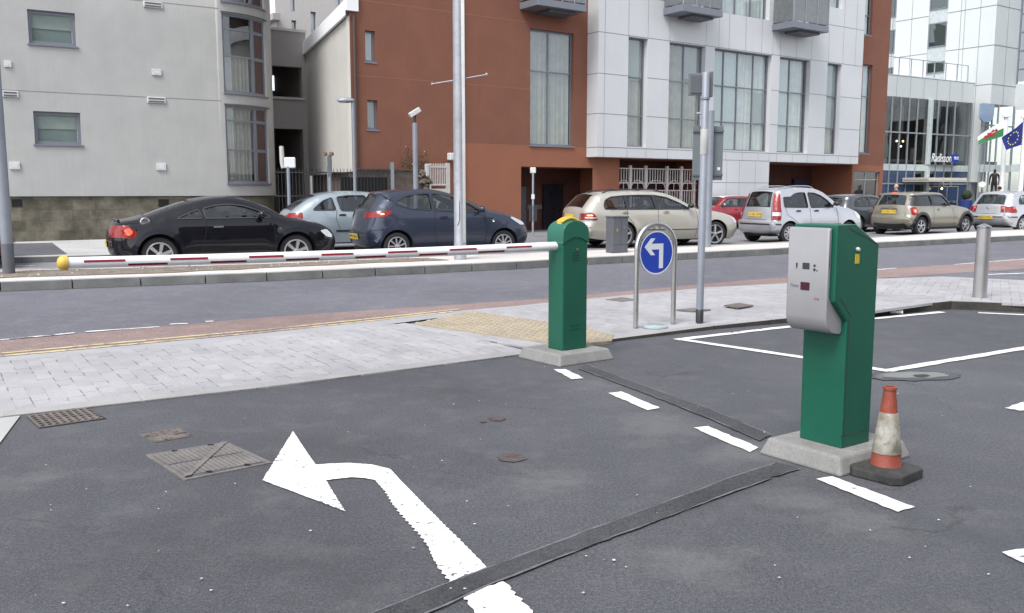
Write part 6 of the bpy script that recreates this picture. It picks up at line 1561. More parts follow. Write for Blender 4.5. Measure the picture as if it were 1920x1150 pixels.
mb = MB(); wall(mb, sL, 0, 0, zg, [h1], 4.2, .3); mb.quad((sL, .25, o1[2] - .3), (0, .25, o1[2] - .3), (0, 4.2, o1[2] - .3), (sL, 4.2, o1[2] - .3)); mb.quad((0, .25, 0), (0, 4.2, 0), (0, 4.2, zg), (0, .25, zg))
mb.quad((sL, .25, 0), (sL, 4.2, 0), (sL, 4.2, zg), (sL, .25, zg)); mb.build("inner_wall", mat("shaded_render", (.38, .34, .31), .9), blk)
MB().bx(o1[0] - .1, o1[1] + .05, -.12, -.053, o1[2] - .09, o1[2]).build("sill", M["render2"], blk)
MB().bx(sL, .03, -.12, .2, zg + .003, zg + .1).build("coping", M["render2"], blk)
# taller pale building behind
kf2 = Frame(((530 - 960) / FPX * 52, 52), 33.0)
far = empty("tower_block", kf2.p, kf2.a, "tall pale grey block with narrow windows far behind the gap between buildings", "building")
kz = lambda u, v, y=0: kf2.sz(u, v, y)
hs_ = []
for (u0, u1, v0, v1) in ((546, 555, 21, -20), (547, 556, 60, 38), (583, 593, 70, 22), (630, 640, 10, -30)):
    hs_.append((kz(u0, 50)[0], kz(u1, 50)[0], kz(u0, v0)[1], kz(u0, v1)[1]))
mb = MB(); wall(mb, 0, 14, 0, 17, hs_, 0, .25); mb.quad((0, 0, 0), (6, 8, 0), (6, 8, 17), (0, 0, 17)); mb.build("wall", mat("pale_far_render", (.48, .46, .44), .9, var=.05), far)
for h in hs_: window(far, *h[:4], .2, back=True, fm=M["frame"], gm=mat("bright_pane", (.62, .68, .74), .08, coat=1, var=0) )
z0 = kz(520, 41)[1]; mb = MB(); mb.bx(kz(505, 35)[0], .1, -.6, 1.2, z0, z0 + .35); mb.bx(kz(505, 35)[0] + .3, .1, -.3, .8, z0 - .35, z0 - .003); mb.build("balcony", M["render_g"], far)

# ---------------------------------------------------------------- pale curved building at the left
Lf = Frame((-12.08, 27.04), 31.6); LZ = lambda u, v, y=0: Lf.sz(u, v, y)
S1 = 3.45; RA = 2.32; zL0 = LZ(200, 368)[1]; zLT = 12.0
left = empty("curved_building", Lf.p, Lf.a, "pale rendered building with a rounded window bay and a rough stone base", "building")
def arcmap(s, y, z):
    if s <= S1: return (s, y, z)
    t = (s - S1) / RA; return (S1 + (RA - y) * math.sin(t), RA - (RA - y) * math.cos(t), z)
def u_of(s, v=358):
    p = Vector(arcmap(s, 0, 0)); q = Lf.w(p.x, p.y, 0); return CX + FPX * q.x / (q.y)
def s_at(u):
    lo, hi = S1 - 2, S1 + RA * 1.25
    for _ in range(40):
        mid = (lo + hi) / 2
        if u_of(mid) < u: lo = mid
        else: hi = mid
    return lo
sb0, sb1, sb2 = s_at(432), s_at(489), s_at(510)
zb = [(LZ(430, 343.5)[1], LZ(424, 197.5)[1]), (LZ(422, 173)[1], LZ(417, 24)[1]), (LZ(416, 1)[1], LZ(416, 1)[1] + 3.3)]
print("bay", sb0, sb1, sb2, zb, zL0)
W1 = (LZ(52, 40)[0], LZ(141, 40)[0], LZ(100, 84.5)[1], LZ(100, 21.5)[1], .14); W2 = (LZ(64, 240)[0], LZ(152, 240)[0], LZ(105, 271)[1], LZ(105, 210)[1], .14)
Hn = [W1, W2]; mb = MB()
wall(mb, -16, S1, zL0, zLT, Hn, 0, .14)
sE = S1 + RA * R(122); n = 22
ss = sorted([S1 + (sE - S1) * k / n for k in range(n + 1)] + [sb0, sb2] + ([S1] if 0 else []))
bayh = [(max(sb0, S1), sb2, a, b) for a, b in zb]
for a, b in zip(ss, ss[1:]):
    if a < S1: continue
    zs_ = [zL0]; 
    mid = (a + b) / 2
    segs = [(zL0, zb[0][0]), (zb[0][1], zb[1][0]), (zb[1][1], zb[2][0]), (zb[2][1], zLT)] if max(sb0, S1) < mid < sb2 else [(zL0, zLT)]
    for c, d in segs: mb.quad(arcmap(a, 0, c), arcmap(b, 0, c), arcmap(b, 0, d), arcmap(a, 0, d))
    if max(sb0, S1) < mid < sb2:
        for c, d in zb:
            for z in (c, d): mb.quad(arcmap(a, 0, z), arcmap(b, 0, z), arcmap(b, .12, z), arcmap(a, .12, z))
for c, d in zb:
    for s in (max(sb0, S1), sb2): mb.quad(arcmap(s, 0, c), arcmap(s, 0, d), arcmap(s, .12, d), arcmap(s, .12, c))
eP = Vector(arcmap(sE, 0, 0)); tdir = R(122)
q2 = (eP.x + 8 * math.cos(tdir), eP.y + 8 * math.sin(tdir))
mb.quad((eP.x, eP.y, zL0), (q2[0], q2[1], zL0), (q2[0], q2[1], zLT), (eP.x, eP.y, zLT))
mb.quad((-16, 0, zLT), (S1, 0, zLT), (q2[0], q2[1], zLT), (-16, 9, zLT)); mb.quad((-16, 0, zL0), (-16, 9, zL0), (-16, 9, zLT), (-16, 0, zLT))
mb.build("wall", M["render"], left, smooth=25)
# underside + stone base
mb = MB(); arcs = [S1 + (sE - S1) * k / n for k in range(n + 1)]
mb.quad((-16, 0, zL0), (S1, 0, zL0), (S1, .12, zL0), (-16, .12, zL0)); mb.quad((-16, .07, 0), (S1, .07, 0), (S1, .07, zL0), (-16, .07, zL0))
for a, b in zip(arcs, arcs[1:]): mb.quad(arcmap(a, .07, 0), arcmap(b, .07, 0), arcmap(b, .07, zL0), arcmap(a, .07, zL0)); mb.quad(arcmap(a, 0, zL0), arcmap(b, 0, zL0), arcmap(b, .12, zL0), arcmap(a, .12, zL0))
mb.quad((eP.x - .07, eP.y, 0), (q2[0] - .07, q2[1], 0), (q2[0] - .07, q2[1], zL0), (eP.x - .07, eP.y, zL0)); mb.build("stone_base", M["stone"], left, smooth=25)
mb = MB()
for u0, u1 in ((22, 42), (298, 317)): mb.bx(LZ(u0, 380)[0], LZ(u1, 380)[0], .05, .068, LZ(u0, 388)[1], LZ(u0, 374)[1])
mb.build("air_brick", M["dark"], left)
mb = MB(); zl = LZ(200, 178.5)[1]; zl2 = LZ(340, 9)[1]
for z in (zl, zl2): mb.quad((-16, -.003, z - .012), (sb0 - .1, -.003, z - .012), (sb0 - .1, -.003, z + .012), (-16, -.003, z + .012))
mb.build("render_joint", mat("render_joint_grey", (.24, .23, .23), .9), left)
for w_ in (W1, W2):
    wo = window(left, *w_[:4], .10, back=False, sill=.03, fw=.09)
    MB().bx(w_[0] + .09, w_[1] - .09, .165, .175, w_[2] + .09 + .35, w_[3] - .09).build("blind", mat("pale_green_blind", (.40, .45, .41), .8, var=.1, vs=2), wo); MB().bx(w_[0] + .09, w_[1] - .09, .19, .2, w_[2] + .09, w_[2] + .46).build("net", mat("dim_green_net", (.27, .32, .30), .8, var=.1, vs=2), wo)
lm = M["fascia"]
def vent(u0, u1, v0, v1, nm, slats):
    a, b = LZ(u0, v0)[0], LZ(u1, v0)[0]; z1 = LZ(u0, v0)[1]; z0 = LZ(u0, v1)[1]; z0, z1 = min(z0, z1), max(z0, z1)
    o = MB().bx(a, b, -.05, -.001, z0, z1).build(nm, mat("vent_plastic", (.58, .57, .55), .5), left, bevel=.012)
    mb = MB()
    for k in range(slats): z = z0 + (z1 - z0) * (k + .6) / (slats + .2); mb.bx(a + .04, b - .04, -.056, -.048, z - .025, z + .02)
    if slats: mb.build("louvre", M["cabinet"], o)
    else: MB().bx(a + .06, b - .06, -.056, -.048, z0 + .05, z1 - .05).build("louvre", M["signwhite"], o)
vent(268, 304, 2, 13.5, "wall_vent", 2); vent(3, 34, 170, 182, "wall_vent", 2); vent(275, 310, 181.5, 193, "wall_vent", 2)
for a_ in ((7, 21, 114, 126), (284, 302, 129.5, 141.5), (17, 37, 304, 318), (293, 311, 306.5, 320)): vent(*a_, "extract_vent", 0)
# curved bay glazing
def arcbox(mb, s0, s1, y0, y1, z0, z1, n=6):
    for k in range(n):
        a = s0 + (s1 - s0) * k / n; b = s0 + (s1 - s0) * (k + 1) / n
        for q in ((y0, z0, y0, z1), (y1, z0, y1, z1)): mb.quad(arcmap(a, q[0], q[1]), arcmap(b, q[0], q[1]), arcmap(b, q[2], q[3]), arcmap(a, q[2], q[3]))
        for z in (z0, z1): mb.quad(arcmap(a, y0, z), arcmap(b, y0, z), arcmap(b, y1, z), arcmap(a, y1, z))
    for s in (s0, s1): mb.quad(arcmap(s, y0, z0), arcmap(s, y1, z0), arcmap(s, y1, z1), arcmap(s, y0, z1))
s0_ = max(sb0, S1)
for (c, d), tr_ in zip(zb, ([.60, .155][::1], [.56, .2], [.5, .2])):
    H = d - c; t1 = c + H * (.47 if c > zb[0][0] + 1 else .43); t2 = c + H * .81
    mb = MB(); f = .07
    arcbox(mb, s0_, s0_ + f, .06, .12, c, d, 1); arcbox(mb, sb2 - f, sb2, .06, .12, c, d, 1); arcbox(mb, s0_ + f, sb2 - f, .06, .12, c, c + f, 14); arcbox(mb, s0_ + f, sb2 - f, .06, .12, d - f, d, 14)
    arcbox(mb, sb1 - .06, sb1 + .06, .05, .12, c + f, d - f, 2)
    for z in (t1, t2): arcbox(mb, s0_ + f, sb1 - .06, .065, .12, z - .03, z + .03, 10); arcbox(mb, sb1 + .06, sb2 - f, .065, .12, z - .05, z + .05, 5)
    wv = mb.build("window", M["frame_l"] if 0 else M["frame"], left)
    mb = MB()
    for k in range(12):
        a = s0_ + (sb1 - s0_) * k / 12; b = s0_ + (sb1 - s0_) * (k + 1) / 12; mb.quad(arcmap(a, .09, c), arcmap(b, .09, c), arcmap(b, .09, d), arcmap(a, .09, d))
    mb.build("pane", M["winglass"], wv, smooth=40)
    mb = MB()
    for k in range(6):
        a = sb1 + (sb2 - sb1) * k / 6; b = sb1 + (sb2 - sb1) * (k + 1) / 6; mb.quad(arcmap(a, .09, c), arcmap(b, .09, c), arcmap(b, .09, d), arcmap(a, .09, d))
    mb.build("infill_panel", M["brown_panel"], wv, smooth=40)
    mb = MB(); nn = 70
    for k in range(nn):
        a = s0_ + (sb1 - s0_) * k / nn; b = s0_ + (sb1 - s0_) * (k + 1) / nn; f_ = lambda q: .24 + .02 * math.sin(q * 37) + .02 * math.sin(q * 61)
        top_ = d if c < zb[1][0] - 1 else t1
        mb.quad(arcmap(a, f_(a), c), arcmap(b, f_(b), c), arcmap(b, f_(b), top_), arcmap(a, f_(a), top_))
    mb.build("curtain", M["curtain_d"], wv, smooth=70)
    mb = MB(); arcbox(mb, s0_ - .05, sb2 + .05, .5, .52, c - .1, d + .1, 8); mb.build("room_back", M["interior"], wv)
    mb = MB(); arcbox(mb, s0_ - .02, sb2 + .02, -.06, .06, c - .05, c - .003, 14); mb.build("sill", M["frame"], wv)
for c, d in zb[:2]:
    mb = MB(); arcbox(mb, s0_ - .02, sb2 + .1, -.05, -.002, d + .02, d + .05, 14); mb.build("drip_edge", M["cabinet"], left)

# ---------------------------------------------------------------- brick garden wall, gate, shrub
bw = empty("brick_wall", F.w(sQ, -.35, 0), F.a, "low dark brick wall in front of the terracotta building behind the two blue cars", "wall")
sG = fs(803, 340, -.35) - sQ; zw = fz(720, 321, -.35)
mb = MB(); rnd = random.Random(5); n = 26
for k in range(n):
    a, b = sG * k / n, sG * (k + 1) / n; zt_ = zw + rnd.uniform(-.015, .015) - (.0 if k < n - 4 else .1 * (k - n + 4))
    mb.bx(a, b, 0, .26, 0, zt_)
mb.build("brickwork", M["brick"], bw)
mb = MB(); mb.bx(0, sG * .88, -.03, .29, zw + .003 + .02, zw + .07); mb.build("coping", M["brick"], bw)
mb = MB()
for k in range(60):
    x = sG * rnd.uniform(.86, 1.02); z = rnd.uniform(.5, zw + .05 - max(0, x - sG * .9) * 1.2); s = rnd.uniform(.04, .11); mb.box((x, -.04 + rnd.uniform(-.03, .05), z), (s * 1.6, .12, s), M=Matrix.Rotation(rnd.uniform(-.5, .5), 3, 'Y'))
mb.build("rubble_face", M["stone"], bw)
sb = MB(); stems = MB(); rnd = random.Random(9)
for k in range(16):
    bx_ = sG * .78 + rnd.uniform(-.5, .5); pts = [(bx_, .1, zw - .05)]; dx = rnd.uniform(-.35, .35)
    for j in range(1, 5): pts.append((bx_ + dx * j * .45, .1 + rnd.uniform(-.05, .05), zw - .05 + j * rnd.uniform(.1, .2)))
    stems.tube(pts, .006, 4)
    for j in range(30):
        p = Vector(pts[rnd.randint(1, 4)]) + Vector((rnd.uniform(-.12, .12), rnd.uniform(-.1, .1), rnd.uniform(-.1, .1))); s = rnd.uniform(.015, .035)
        ax1 = Vector((rnd.uniform(-1, 1), rnd.uniform(-1, 1), rnd.uniform(-.6, .6))).normalized(); ax2 = ax1.cross(Vector((rnd.random(), rnd.random(), rnd.random() + .1))).normalized()
        sb.add([p - ax1 * s, p + ax2 * s * .6, p + ax1 * s, p - ax2 * s * .6], [(0, 1, 2, 3)], 1 if rnd.random() < .12 else 0)
shr = empty("shrub", F.w(sQ, -.35, 0), F.a, "sparse wild shrub growing over the brick wall beside the camera pole", "shrub")
stems.build("stem", M["brown_panel"], shr); sb.build("foliage", [M["leaf"], mat("orange_berry", (.45, .25, .10), .6)], shr)
pg = empty("gate", F.w(fs(805, 340, -.4), -.4, 0), F.a, "small pale metal gate panel between the brick wall and terracotta corner", "gate")
ga = fs(843, 340, -.4) - fs(805, 340, -.4); z0 = fz(825, 347, -.4); z1 = fz(825, 313, -.4)
mb = MB(); mb.bx(0, ga, -.02, .02, z1 - .03, z1 + .02); mb.bx(0, ga, -.02, .02, z0 - .02, z0 + .03); mb.bx(ga - .14, ga, -.03, .03, 0, z1 + .12); mb.bx(0, .05, -.03, .03, 0, z1 + .1)
for k in range(8): s = .1 + (ga - .3) * k / 7; mb.bx(s - .012, s + .012, -.012, .012, z0, z1 + .1)
mb.build("bars", M["railpaint"], pg); MB().bx(.05, ga - .14, -.02, .02, .1, z0 - .12).build("panel", M["railpaint"], pg)
MB().bx(-.14, -.02, -.06, .06, z1 - .3, z1 + .08).build("lock_box", M["railpaint"], pg, bevel=.02)
o = MB().box((0, 0, 0), (.16, .22, .24)).build("wall_lamp", mat("lamp_casing", (.6, .6, .6), .5), bevel=.03); o.location = F.w(fs(845, 294, -.12), -.12, fz(845, 294, -.12)); o.rotation_euler = (0, 0, F.a); tag(o, "small white box lamp fixed high on the wall beside the silver mast", "lamp")

# black railings and gates beside the stone building
rl = empty("railing", G(519, 452, 0), R(20), "tall black railings and gate between the curved building and brick wall", "railing")
mb = MB(); W_r = 3.6; zr = 2.1
for k in range(34):
    s = .1 * k + .1; mb.bx(s - .008, s + .008, -.008, .008, 0, zr - (.18 if 12 < k < 15 else 0))
for z in (.2, 1.3, zr - .12): mb.bx(0, W_r, -.02, .02, z - .02, z + .02)
mb.build("bars", M["blackrail"], rl)
MB().bx(1.9, 3.3, .05, .08, .1, zr - .25).build("gate_panel", M["dark"], rl)
MB().bx(1.5, 1.58, -.05, .05, 0, zr + .05).build("post", M["polegrey"], rl); MB().bx(3.4, 3.5, -.05, .05, 0, zr + .2).build("post", M["polegrey"], rl)

# ---------------------------------------------------------------- poles by the buildings
def post(name, u0, vtop, depth, r, label, cat, m="polegrey"):
    x = (u0 - CX) / 1700 * depth; root = empty(name, (x, depth, 0), 0, label, cat)
    h = up_at(vtop, depth, u0); MB().lathe([(0, 0), (r, 0), (r, h), (0, h + .01)], 14).build("pole", M[m], root, smooth=50); return root, h
pr_, h = post("street_lamp", 668, 192, 25.5, .045, "slim grey street lamp with a flat head before the terracotta corner", "street lamp")
mb = MB(); mb.lathe([(0, -.07), (.09, -.06), (.13, -.01), (.12, .04), (.05, .075), (0, .08)], 18, (0, 0, 0)); mb.v = [(x * 1.9 - .20, y, z + h + .05) for x, y, z in mb.v]; mb.build("lamp_head", M["galv"], pr_, smooth=50)
mb = MB(); mb.tube([(0, 0, h - .05), (-.02, 0, h + .02), (-.1, 0, h + .05)], .035, 8); mb.build("arm", M["polegrey"], pr_, smooth=50)
pr_, h = post("camera_pole", 781, 231, 25.0, .07, "thick grey pole topped by a tilted white security camera", "camera pole")
mb = MB(); Mr = Matrix.Rotation(R(20), 3, 'Z') @ Matrix.Rotation(R(-32), 3, 'Y'); mb.box((0, 0, h + .28), (.34, .14, .14), M=Mr); mb.build("security_camera", mat("camera_white", (.55, .54, .52), .5), pr_, bevel=.02)
mb = MB(); mb.tube([(0, 0, h), (0, 0, h + .15), (.02, 0, h + .24)], .035, 8); mb.build("bracket", M["trim"], pr_, smooth=50)
pr_, h = post("camera_post", 622, 290, 25.5, .045, "short dark post with two small cameras beside the black railings", "camera pole")
for x in (-.13, .06): MB().lathe([(0, -.1), (.05, -.1), (.055, .08), (0, .08)], 12, (x, 0, h + .02), 'y').build("camera_head", mat("brown_camera", (.16, .10, .08), .5), pr_, smooth=50)
mb = MB(); mb.bx(-.05, .05, -.05, .05, h - .6, h - .03); mb.build("collar", M["cabinet"], pr_)
pr_, h = post("signal_post", 545, 312, 24.0, .045, "grey post carrying a pale traffic detector and small blank plate", "post")
mb = MB(); mb.tube([(-.13, 0, h - .05), (-.15, 0, h + .1), (-.16, 0, h + .52)], [.05, .065, .055], 10); mb.build("detector_tube", M["railpaint"], pr_, smooth=50); mb = MB(); mb.bx(-.1, .20, -.04, .02, h - .05, h + .23); mb.build("plate", M["signwhite"], pr_, bevel=.03)
pr_, h = post("sign_post", 999, 322, 28.5, .032, "thin light post with a small square plate before the dark doorway", "post", "galv")
MB().bx(-.09, .09, -.04, .02, h - .05, h + .13).build("plate", mat("pale_plate", (.6, .6, .58), .5), pr_, bevel=.02); MB().bx(-.05, .05, -.045, .045, h - .85, h - .7).build("label_band", M["signwhite"], pr_); MB().bx(-.12, .13, -.03, .03, .5, 1.0).build("litter_bin", M["trim"], pr_)

# ---------------------------------------------------------------- hotel
C_ = Vector((30.0, 58.0, 0)); T = Frame(C_, -55.5); B = Frame(C_, 34.5)
Bend = B.w(2.94, 0, 0); T2 = Frame(Bend, -55.5); H1 = Frame((29.4, 58.9), 31.5)
hot = empty("hotel", C_, 0, "white panelled hotel with a tall glazed entrance hall and a blue shield", "hotel")
def sub(fr):   # sub-frame placement: convert local frame coordinates into hotel coordinates
    return lambda s, y, z: tuple(fr.w(s, y, z) - C_)
def place_in(o, fr):
    o.matrix_local = Matrix.Translation(fr.p - C_) @ Matrix.Rotation(fr.a, 4, 'Z'); return o
zH = 19
# tower left face
tz_ = lambda v, u=1840: B.sz(u, v)[1]
zTb = tz_(193); jh = [tz_(155.5), tz_(80), tz_(3), tz_(3) + (tz_(3) - tz_(80))]
cwin = (T.sz(1739, 80)[0], T.sz(1774, 80)[0]); cw2 = (T.sz(1668, 80)[0] - .6, T.sz(1678, 80)[0])
def TV(u, v): return T.sz(u, v)[1]
rowsW = [(TV(1756, 137), TV(1756, 116)), (TV(1756, 88), TV(1756, 43)), (TV(1756, 18), TV(1756, 18) + 2.1)]
hl = [(cwin[0], cwin[1], zTb - 3, zH - .5, .12), (cw2[0], cw2[1], 2, zH - .5, .12)]
mb = MB(); wall(mb, -14, 0, 2, zH, hl, 0, .12); o = mb.build("tower_wall", M["clad2"], hot); place_in(o, T)
o = joints(hot, [(z, a, b) for z in jh for a, b in ((-14, cw2[0]), (cw2[1], cwin[0]), (cwin[1], 0))], [(s, 2, zH) for s in (-1.0, -2.0, cwin[1] + .9, cwin[0] - 1.2, cwin[0] - 2.6) if not (cwin[0] < s < cwin[1])], -.01, .04); place_in(o, T)
for cw in (cwin, cw2):
    z = 2.0
    mb = MB(); mb.bx(cw[0], cw[1], .08, .11, 2, zH - .5); o = mb.build("spandrel", mat("pale_spandrel", (.42, .46, .46), .3, coat=.4), hot); place_in(o, T)
    for a, b in rowsW + [(rowsW[2][0] + 3.4, rowsW[2][1] + 3.4)]:
        h_ = window(hot, cw[0] + .03, cw[1] - .03, a, b, .02, (), (), gm=glass("green_glass", (.30, .42, .38), .12), curtain=None, back=False, fw=.06); place_in(h_, T)
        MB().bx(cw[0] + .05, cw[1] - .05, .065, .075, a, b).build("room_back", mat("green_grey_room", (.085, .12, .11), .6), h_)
# right face of the corner
mb = MB(); wall(mb, 0, 2.94, zTb, zH, (), 0); mb.quad((0, 0, zTb), (2.94, 0, zTb), (2.94, 3, zTb), (0, 3, zTb)); o = mb.build("corner_wall", M["clad2"], hot); place_in(o, B)
o = joints(hot, [(z, 0, 2.94) for z in jh], [(1.45, zTb, zH)], -.01, .04); place_in(o, B)
# wall beyond
u2 = lambda u, v: T2.sz(u, v)
zc0, zc1 = T2.sz(1900, 207)[1], T2.sz(1900, 158)[1]
mb = MB(); wall(mb, 0, 9, zc0, zc1, (), 0); o = mb.build("band_wall", M["clad2"], hot); place_in(o, T2)
o = joints(hot, [], [(s, zc0, zc1) for s in (1.0, 2.4, 3.8)], -.01, .04); place_in(o, T2)
mb = MB(); mb.bx(.12, 9, .02, .08, zc1 + .1, zH); o = mb.build("spandrel", mat("grey_glass_cladding", (.30, .34, .35), .3, coat=.5, var=.08), hot); place_in(o, T2)
mb = MB(); mb.bx(0, .1, -.03, .05, zc1, zH)
for k in range(8): z = zc1 + .9 + k * 1.15; mb.bx(.1, 9, -.01, .02, z - .03, z + .03)
o = mb.build("mullion", M["frame"], hot); place_in(o, T2)
# hall : parapet, curtain wall, spandrel band
hz = lambda u, v, y=0: H1.sz(u, v, y)
sA = hz(1640, 200)[0] - 2; zp0, zp1 = hz(1806, 192)[1], hz(1807, 153)[1]
mb = MB(); wall(mb, sA, 0, zp0, zp1, (), 0); mb.quad((sA, 0, zp0), (0, 0, zp0), (0, 6, zp0), (sA, 6, zp0)); mb.quad((0, 0, zp0), (0, 3, zp0), (0, 3, zp1), (0, 0, zp1)); mb.quad((sA, 0, zp1), (0, 0, zp1), (0, 8, zp1), (sA, 8, zp1)); o = mb.build("parapet", M["clad2"], hot); place_in(o, H1)
o = joints(hot, [(zp1 - .06, sA, 0)], [(-1.3 * k, zp0, zp1) for k in range(1, 9)], -.008, .03); place_in(o, H1)
mb = MB()
for k in range(9): s = -.4 - k * 1.15; mb.bx(s - .025, s + .025, .25, .3, zp1, zp1 + 1.05)
mb.bx(sA, -.4, .25, .29, zp1 + 1.02, zp1 + 1.06); o = mb.build("roof_railing", M["galv"], hot); place_in(o, H1)
mus = [1670.6, 1687, 1703, 1719, 1757.6, 1774, 1789]
ms_ = [hz(u, 230)[0] for u in mus]
z1_, z2_, z3_ = hz(1735, 251)[1], hz(1735, 309)[1], hz(1735, 321)[1]
def curtain_wall(fr, s0, s1, zt_, tr, mul, band_, gm_, low=None, door=None):
    mb = MB(); w_ = .05
    for s in mul + [s0 + .04, s1 - .04]: mb.bx(s - w_ / 2, s + w_ / 2, -.06, .04, 0, zt_)
    for z in tr: mb.bx(s0, s1, -.05, .04, z - .04, z + .04)
    o = mb.build("curtain_wall", M["frame_l"], hot); place_in(o, fr)
    xs = sorted([s0] + mul + [s1])
    for a, b in zip(xs, xs[1:]):
        MB().quad((a + .02, 0, band_[1]), (b - .02, 0, band_[1]), (b - .02, 0, zt_), (a + .02, 0, zt_)).build("pane", gm_, o)
        MB().quad((a + .02, 0, 0), (b - .02, 0, 0), (b - .02, 0, band_[0]), (a + .02, 0, band_[0])).build("pane", (low or gm_) if not (isinstance(low, list)) else random.choice(low), o)
    MB().bx(s0, s1, -.03, .02, band_[0], band_[1]).build("band_panel", mat("pale_band", (.50, .56, .56), .4, coat=.3), o)
    return o
low = [M["bluglass"], M["hotelglass"], M["bluglass"]]
random.seed(3)
curtain_wall(H1, sA, -.15, zp0, [z1_, hz(1735, 345)[1]], ms_, (z3_, z2_), M["hotelglass"], low)
mb = MB(); sc = hz(1739.5, 250)[0]; mb.bx(sc - .14, sc + .14, -.22, .0, 0, zp0); o = mb.build("column", mat("pale_column", (.46, .52, .52), .5), hot, bevel=.03); place_in(o, H1)
mb = MB(); s_p = hz(1829, 250)[0]; mb.bx(s_p - .35, s_p + .25, -.1, .6, 0, zp0); mb.bx(-.1, s_p - .35, .25, .4, 0, zp0); o = mb.build("pier", mat("grey_pier", (.25, .27, .28), .5), hot); place_in(o, H1)
# interior of the hall
mb = MB(); mb.bx(sA, 3.5, 3.6, 3.7, 0, zp0); mb.bx(sA, 3.5, .3, 3.5, z2_ + .1, z2_ + .3); rm = mb.build("hall_interior", mat("hall_interior", (.17, .155, .14), .9, var=.6, vs=.7), hot); place_in(rm, H1)
rnd = random.Random(2); hm = [mat("hall_brown", (.16, .085, .05), .8), mat("hall_cream", (.34, .30, .26), .8), mat("hall_dark", (.02, .02, .02), .8)]
for k in range(26):
    s = rnd.uniform(sA + 1, -.6); z = rnd.choice((z2_ + .3, z1_ + .1, z2_ + .3)); mb = MB(); hh = rnd.uniform(.6, 2.0); wd = rnd.uniform(.15, .6); y = rnd.uniform(1.0, 3.3)
    mb.bx(s, s + wd, y, y + .2, z, z + hh); o = mb.build("hall_furnishing", hm[rnd.randint(0, 2)], hot); place_in(o, H1)
wl = mat("warm_lamp", (1.0, .78, .5), .4, var=0, emit=3.0)
for u, v in ((1695, 264), (1707, 264.5), (1703, 274), (1752, 354)):
    s, z = hz(u, v, -.0); o = MB().lathe([(0, -.07), (.07, 0), (0, .07)], 10).build("pendant_lamp", wl, hot, smooth=60); o.matrix_local = Matrix.Translation(H1.w(s, .5 if v < 300 else -.5, z) - C_)
# entrance: canopy, doors
s0, z0 = hz(1741, 341, -1.8); s1, _ = hz(1813, 341, -1.8)
mb = MB(); mb.bx(s0, s1, -1.8, -.05, z0, z0 + .12); [mb.bx(s0 + (s1 - s0) * k / 5 - .03, s0 + (s1 - s0) * k / 5 + .03, -1.78, -.1, z0 + .12, z0 + .25) for k in range(6)]; o = mb.build("canopy", mat("cream_canopy", (.50, .48, .42), .5), hot); place_in(o, H1)
d0, dz = hz(1741, 349, -.1); d1, _ = hz(1797, 349, -.1)
dr = window(hot, d0, d1, .02, dz, -.12, inter(d0, d1, [.33, .62]), [dz * .45], fm=M["frame_l"], gm=M["bluglass"], back=False, name="entrance_door"); place_in(dr, H1)
# ground floor and glazing under the corner, with the shield
gb = [B.sz(u, 250)[0] for u in (1848, 1858, 1869)]
curtain_wall(B, -.9, 2.94, zTb, [B.sz(1855, 235)[1]], gb, (B.sz(1855, 323)[1], B.sz(1855, 309)[1]), M["hotelglass"])
curtain_wall(T2, 0, 9, zc0, [], [.9, 1.7, 2.6, 3.5], (T2.sz(1890, 323)[1], T2.sz(1890, 309)[1]), M["hotelglass"])
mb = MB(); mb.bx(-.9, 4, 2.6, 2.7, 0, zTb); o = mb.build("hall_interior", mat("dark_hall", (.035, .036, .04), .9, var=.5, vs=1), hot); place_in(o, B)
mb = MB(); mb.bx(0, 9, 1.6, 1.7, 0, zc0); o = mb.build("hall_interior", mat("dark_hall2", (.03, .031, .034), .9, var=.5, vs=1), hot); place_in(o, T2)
s, z = B.sz(1842, 346, -.2); o = MB().lathe([(0, -.16), (.14, -.05), (.14, .05), (0, .16)], 12).build("wall_lamp", wl, hot, smooth=60); o.matrix_local = Matrix.Translation(B.w(s, -.2, z) - C_)
a, zt_ = B.sz(1837.5, 194, -.15); b, zb_ = B.sz(1861.5, 231, -.15)
pts = [(a, zt_), (b, zt_), (b, zt_ - (zt_ - zb_) * .45)] + [(a + (b - a) * (.5 + .5 * math.cos(t)), zt_ - (zt_ - zb_) * (.45 + .55 * math.sin(t) ** .8)) for t in [math.pi / 2 * k / 6 for k in range(1, 7)]] + [(a + (b - a) * .3, zb_), (a, zb_ + .25)]
mb = MB(); mb.extr(pts, 'y', -.2, -.12); o = mb.build("shield_sign", mat("pale_blue_shield", (.24, .33, .46), .35, coat=.4), hot, bevel=.02); place_in(o, B)
# script name sign on the hall
s, z = hz(1766, 297, -.35); s2, _ = hz(1790.5, 298, -.35)
MX = lambda s_, z_: Matrix.Translation(H1.p - C_) @ Matrix.Rotation(H1.a, 4, 'Z') @ Matrix.Translation((s_, -.35, z_)) @ Matrix.Rotation(math.pi / 2, 4, 'X')
wl2 = mat("white_letters", (.80, .80, .80), .4, var=0)
sg = text_mesh("Radisson", .74, "sign_lettering", wl2, hot, MX(s - .05, z) @ Matrix.Scale(.78, 4, (1, 0, 0)), .3, .01)
mb = MB(); mb.bx(s2 - .38, s2 + .30, -.40, -.33, z - .24, z + .26); o = mb.build("sign_box", M["blue"], hot); place_in(o, H1)
text_mesh("BLU", .26, "sign_lettering", wl2, hot, Matrix.Translation((0, 0, 0)) @ MX(s2 + .05, z + .02) @ Matrix.Translation((0, 0, .06)), 0, .01)
mb = MB(); mb.bx(s - 1.2, s2 + .3, -.28, -.05, z - .45, z - .40); o = mb.build("sign_rail", M["frame"], hot); place_in(o, H1)
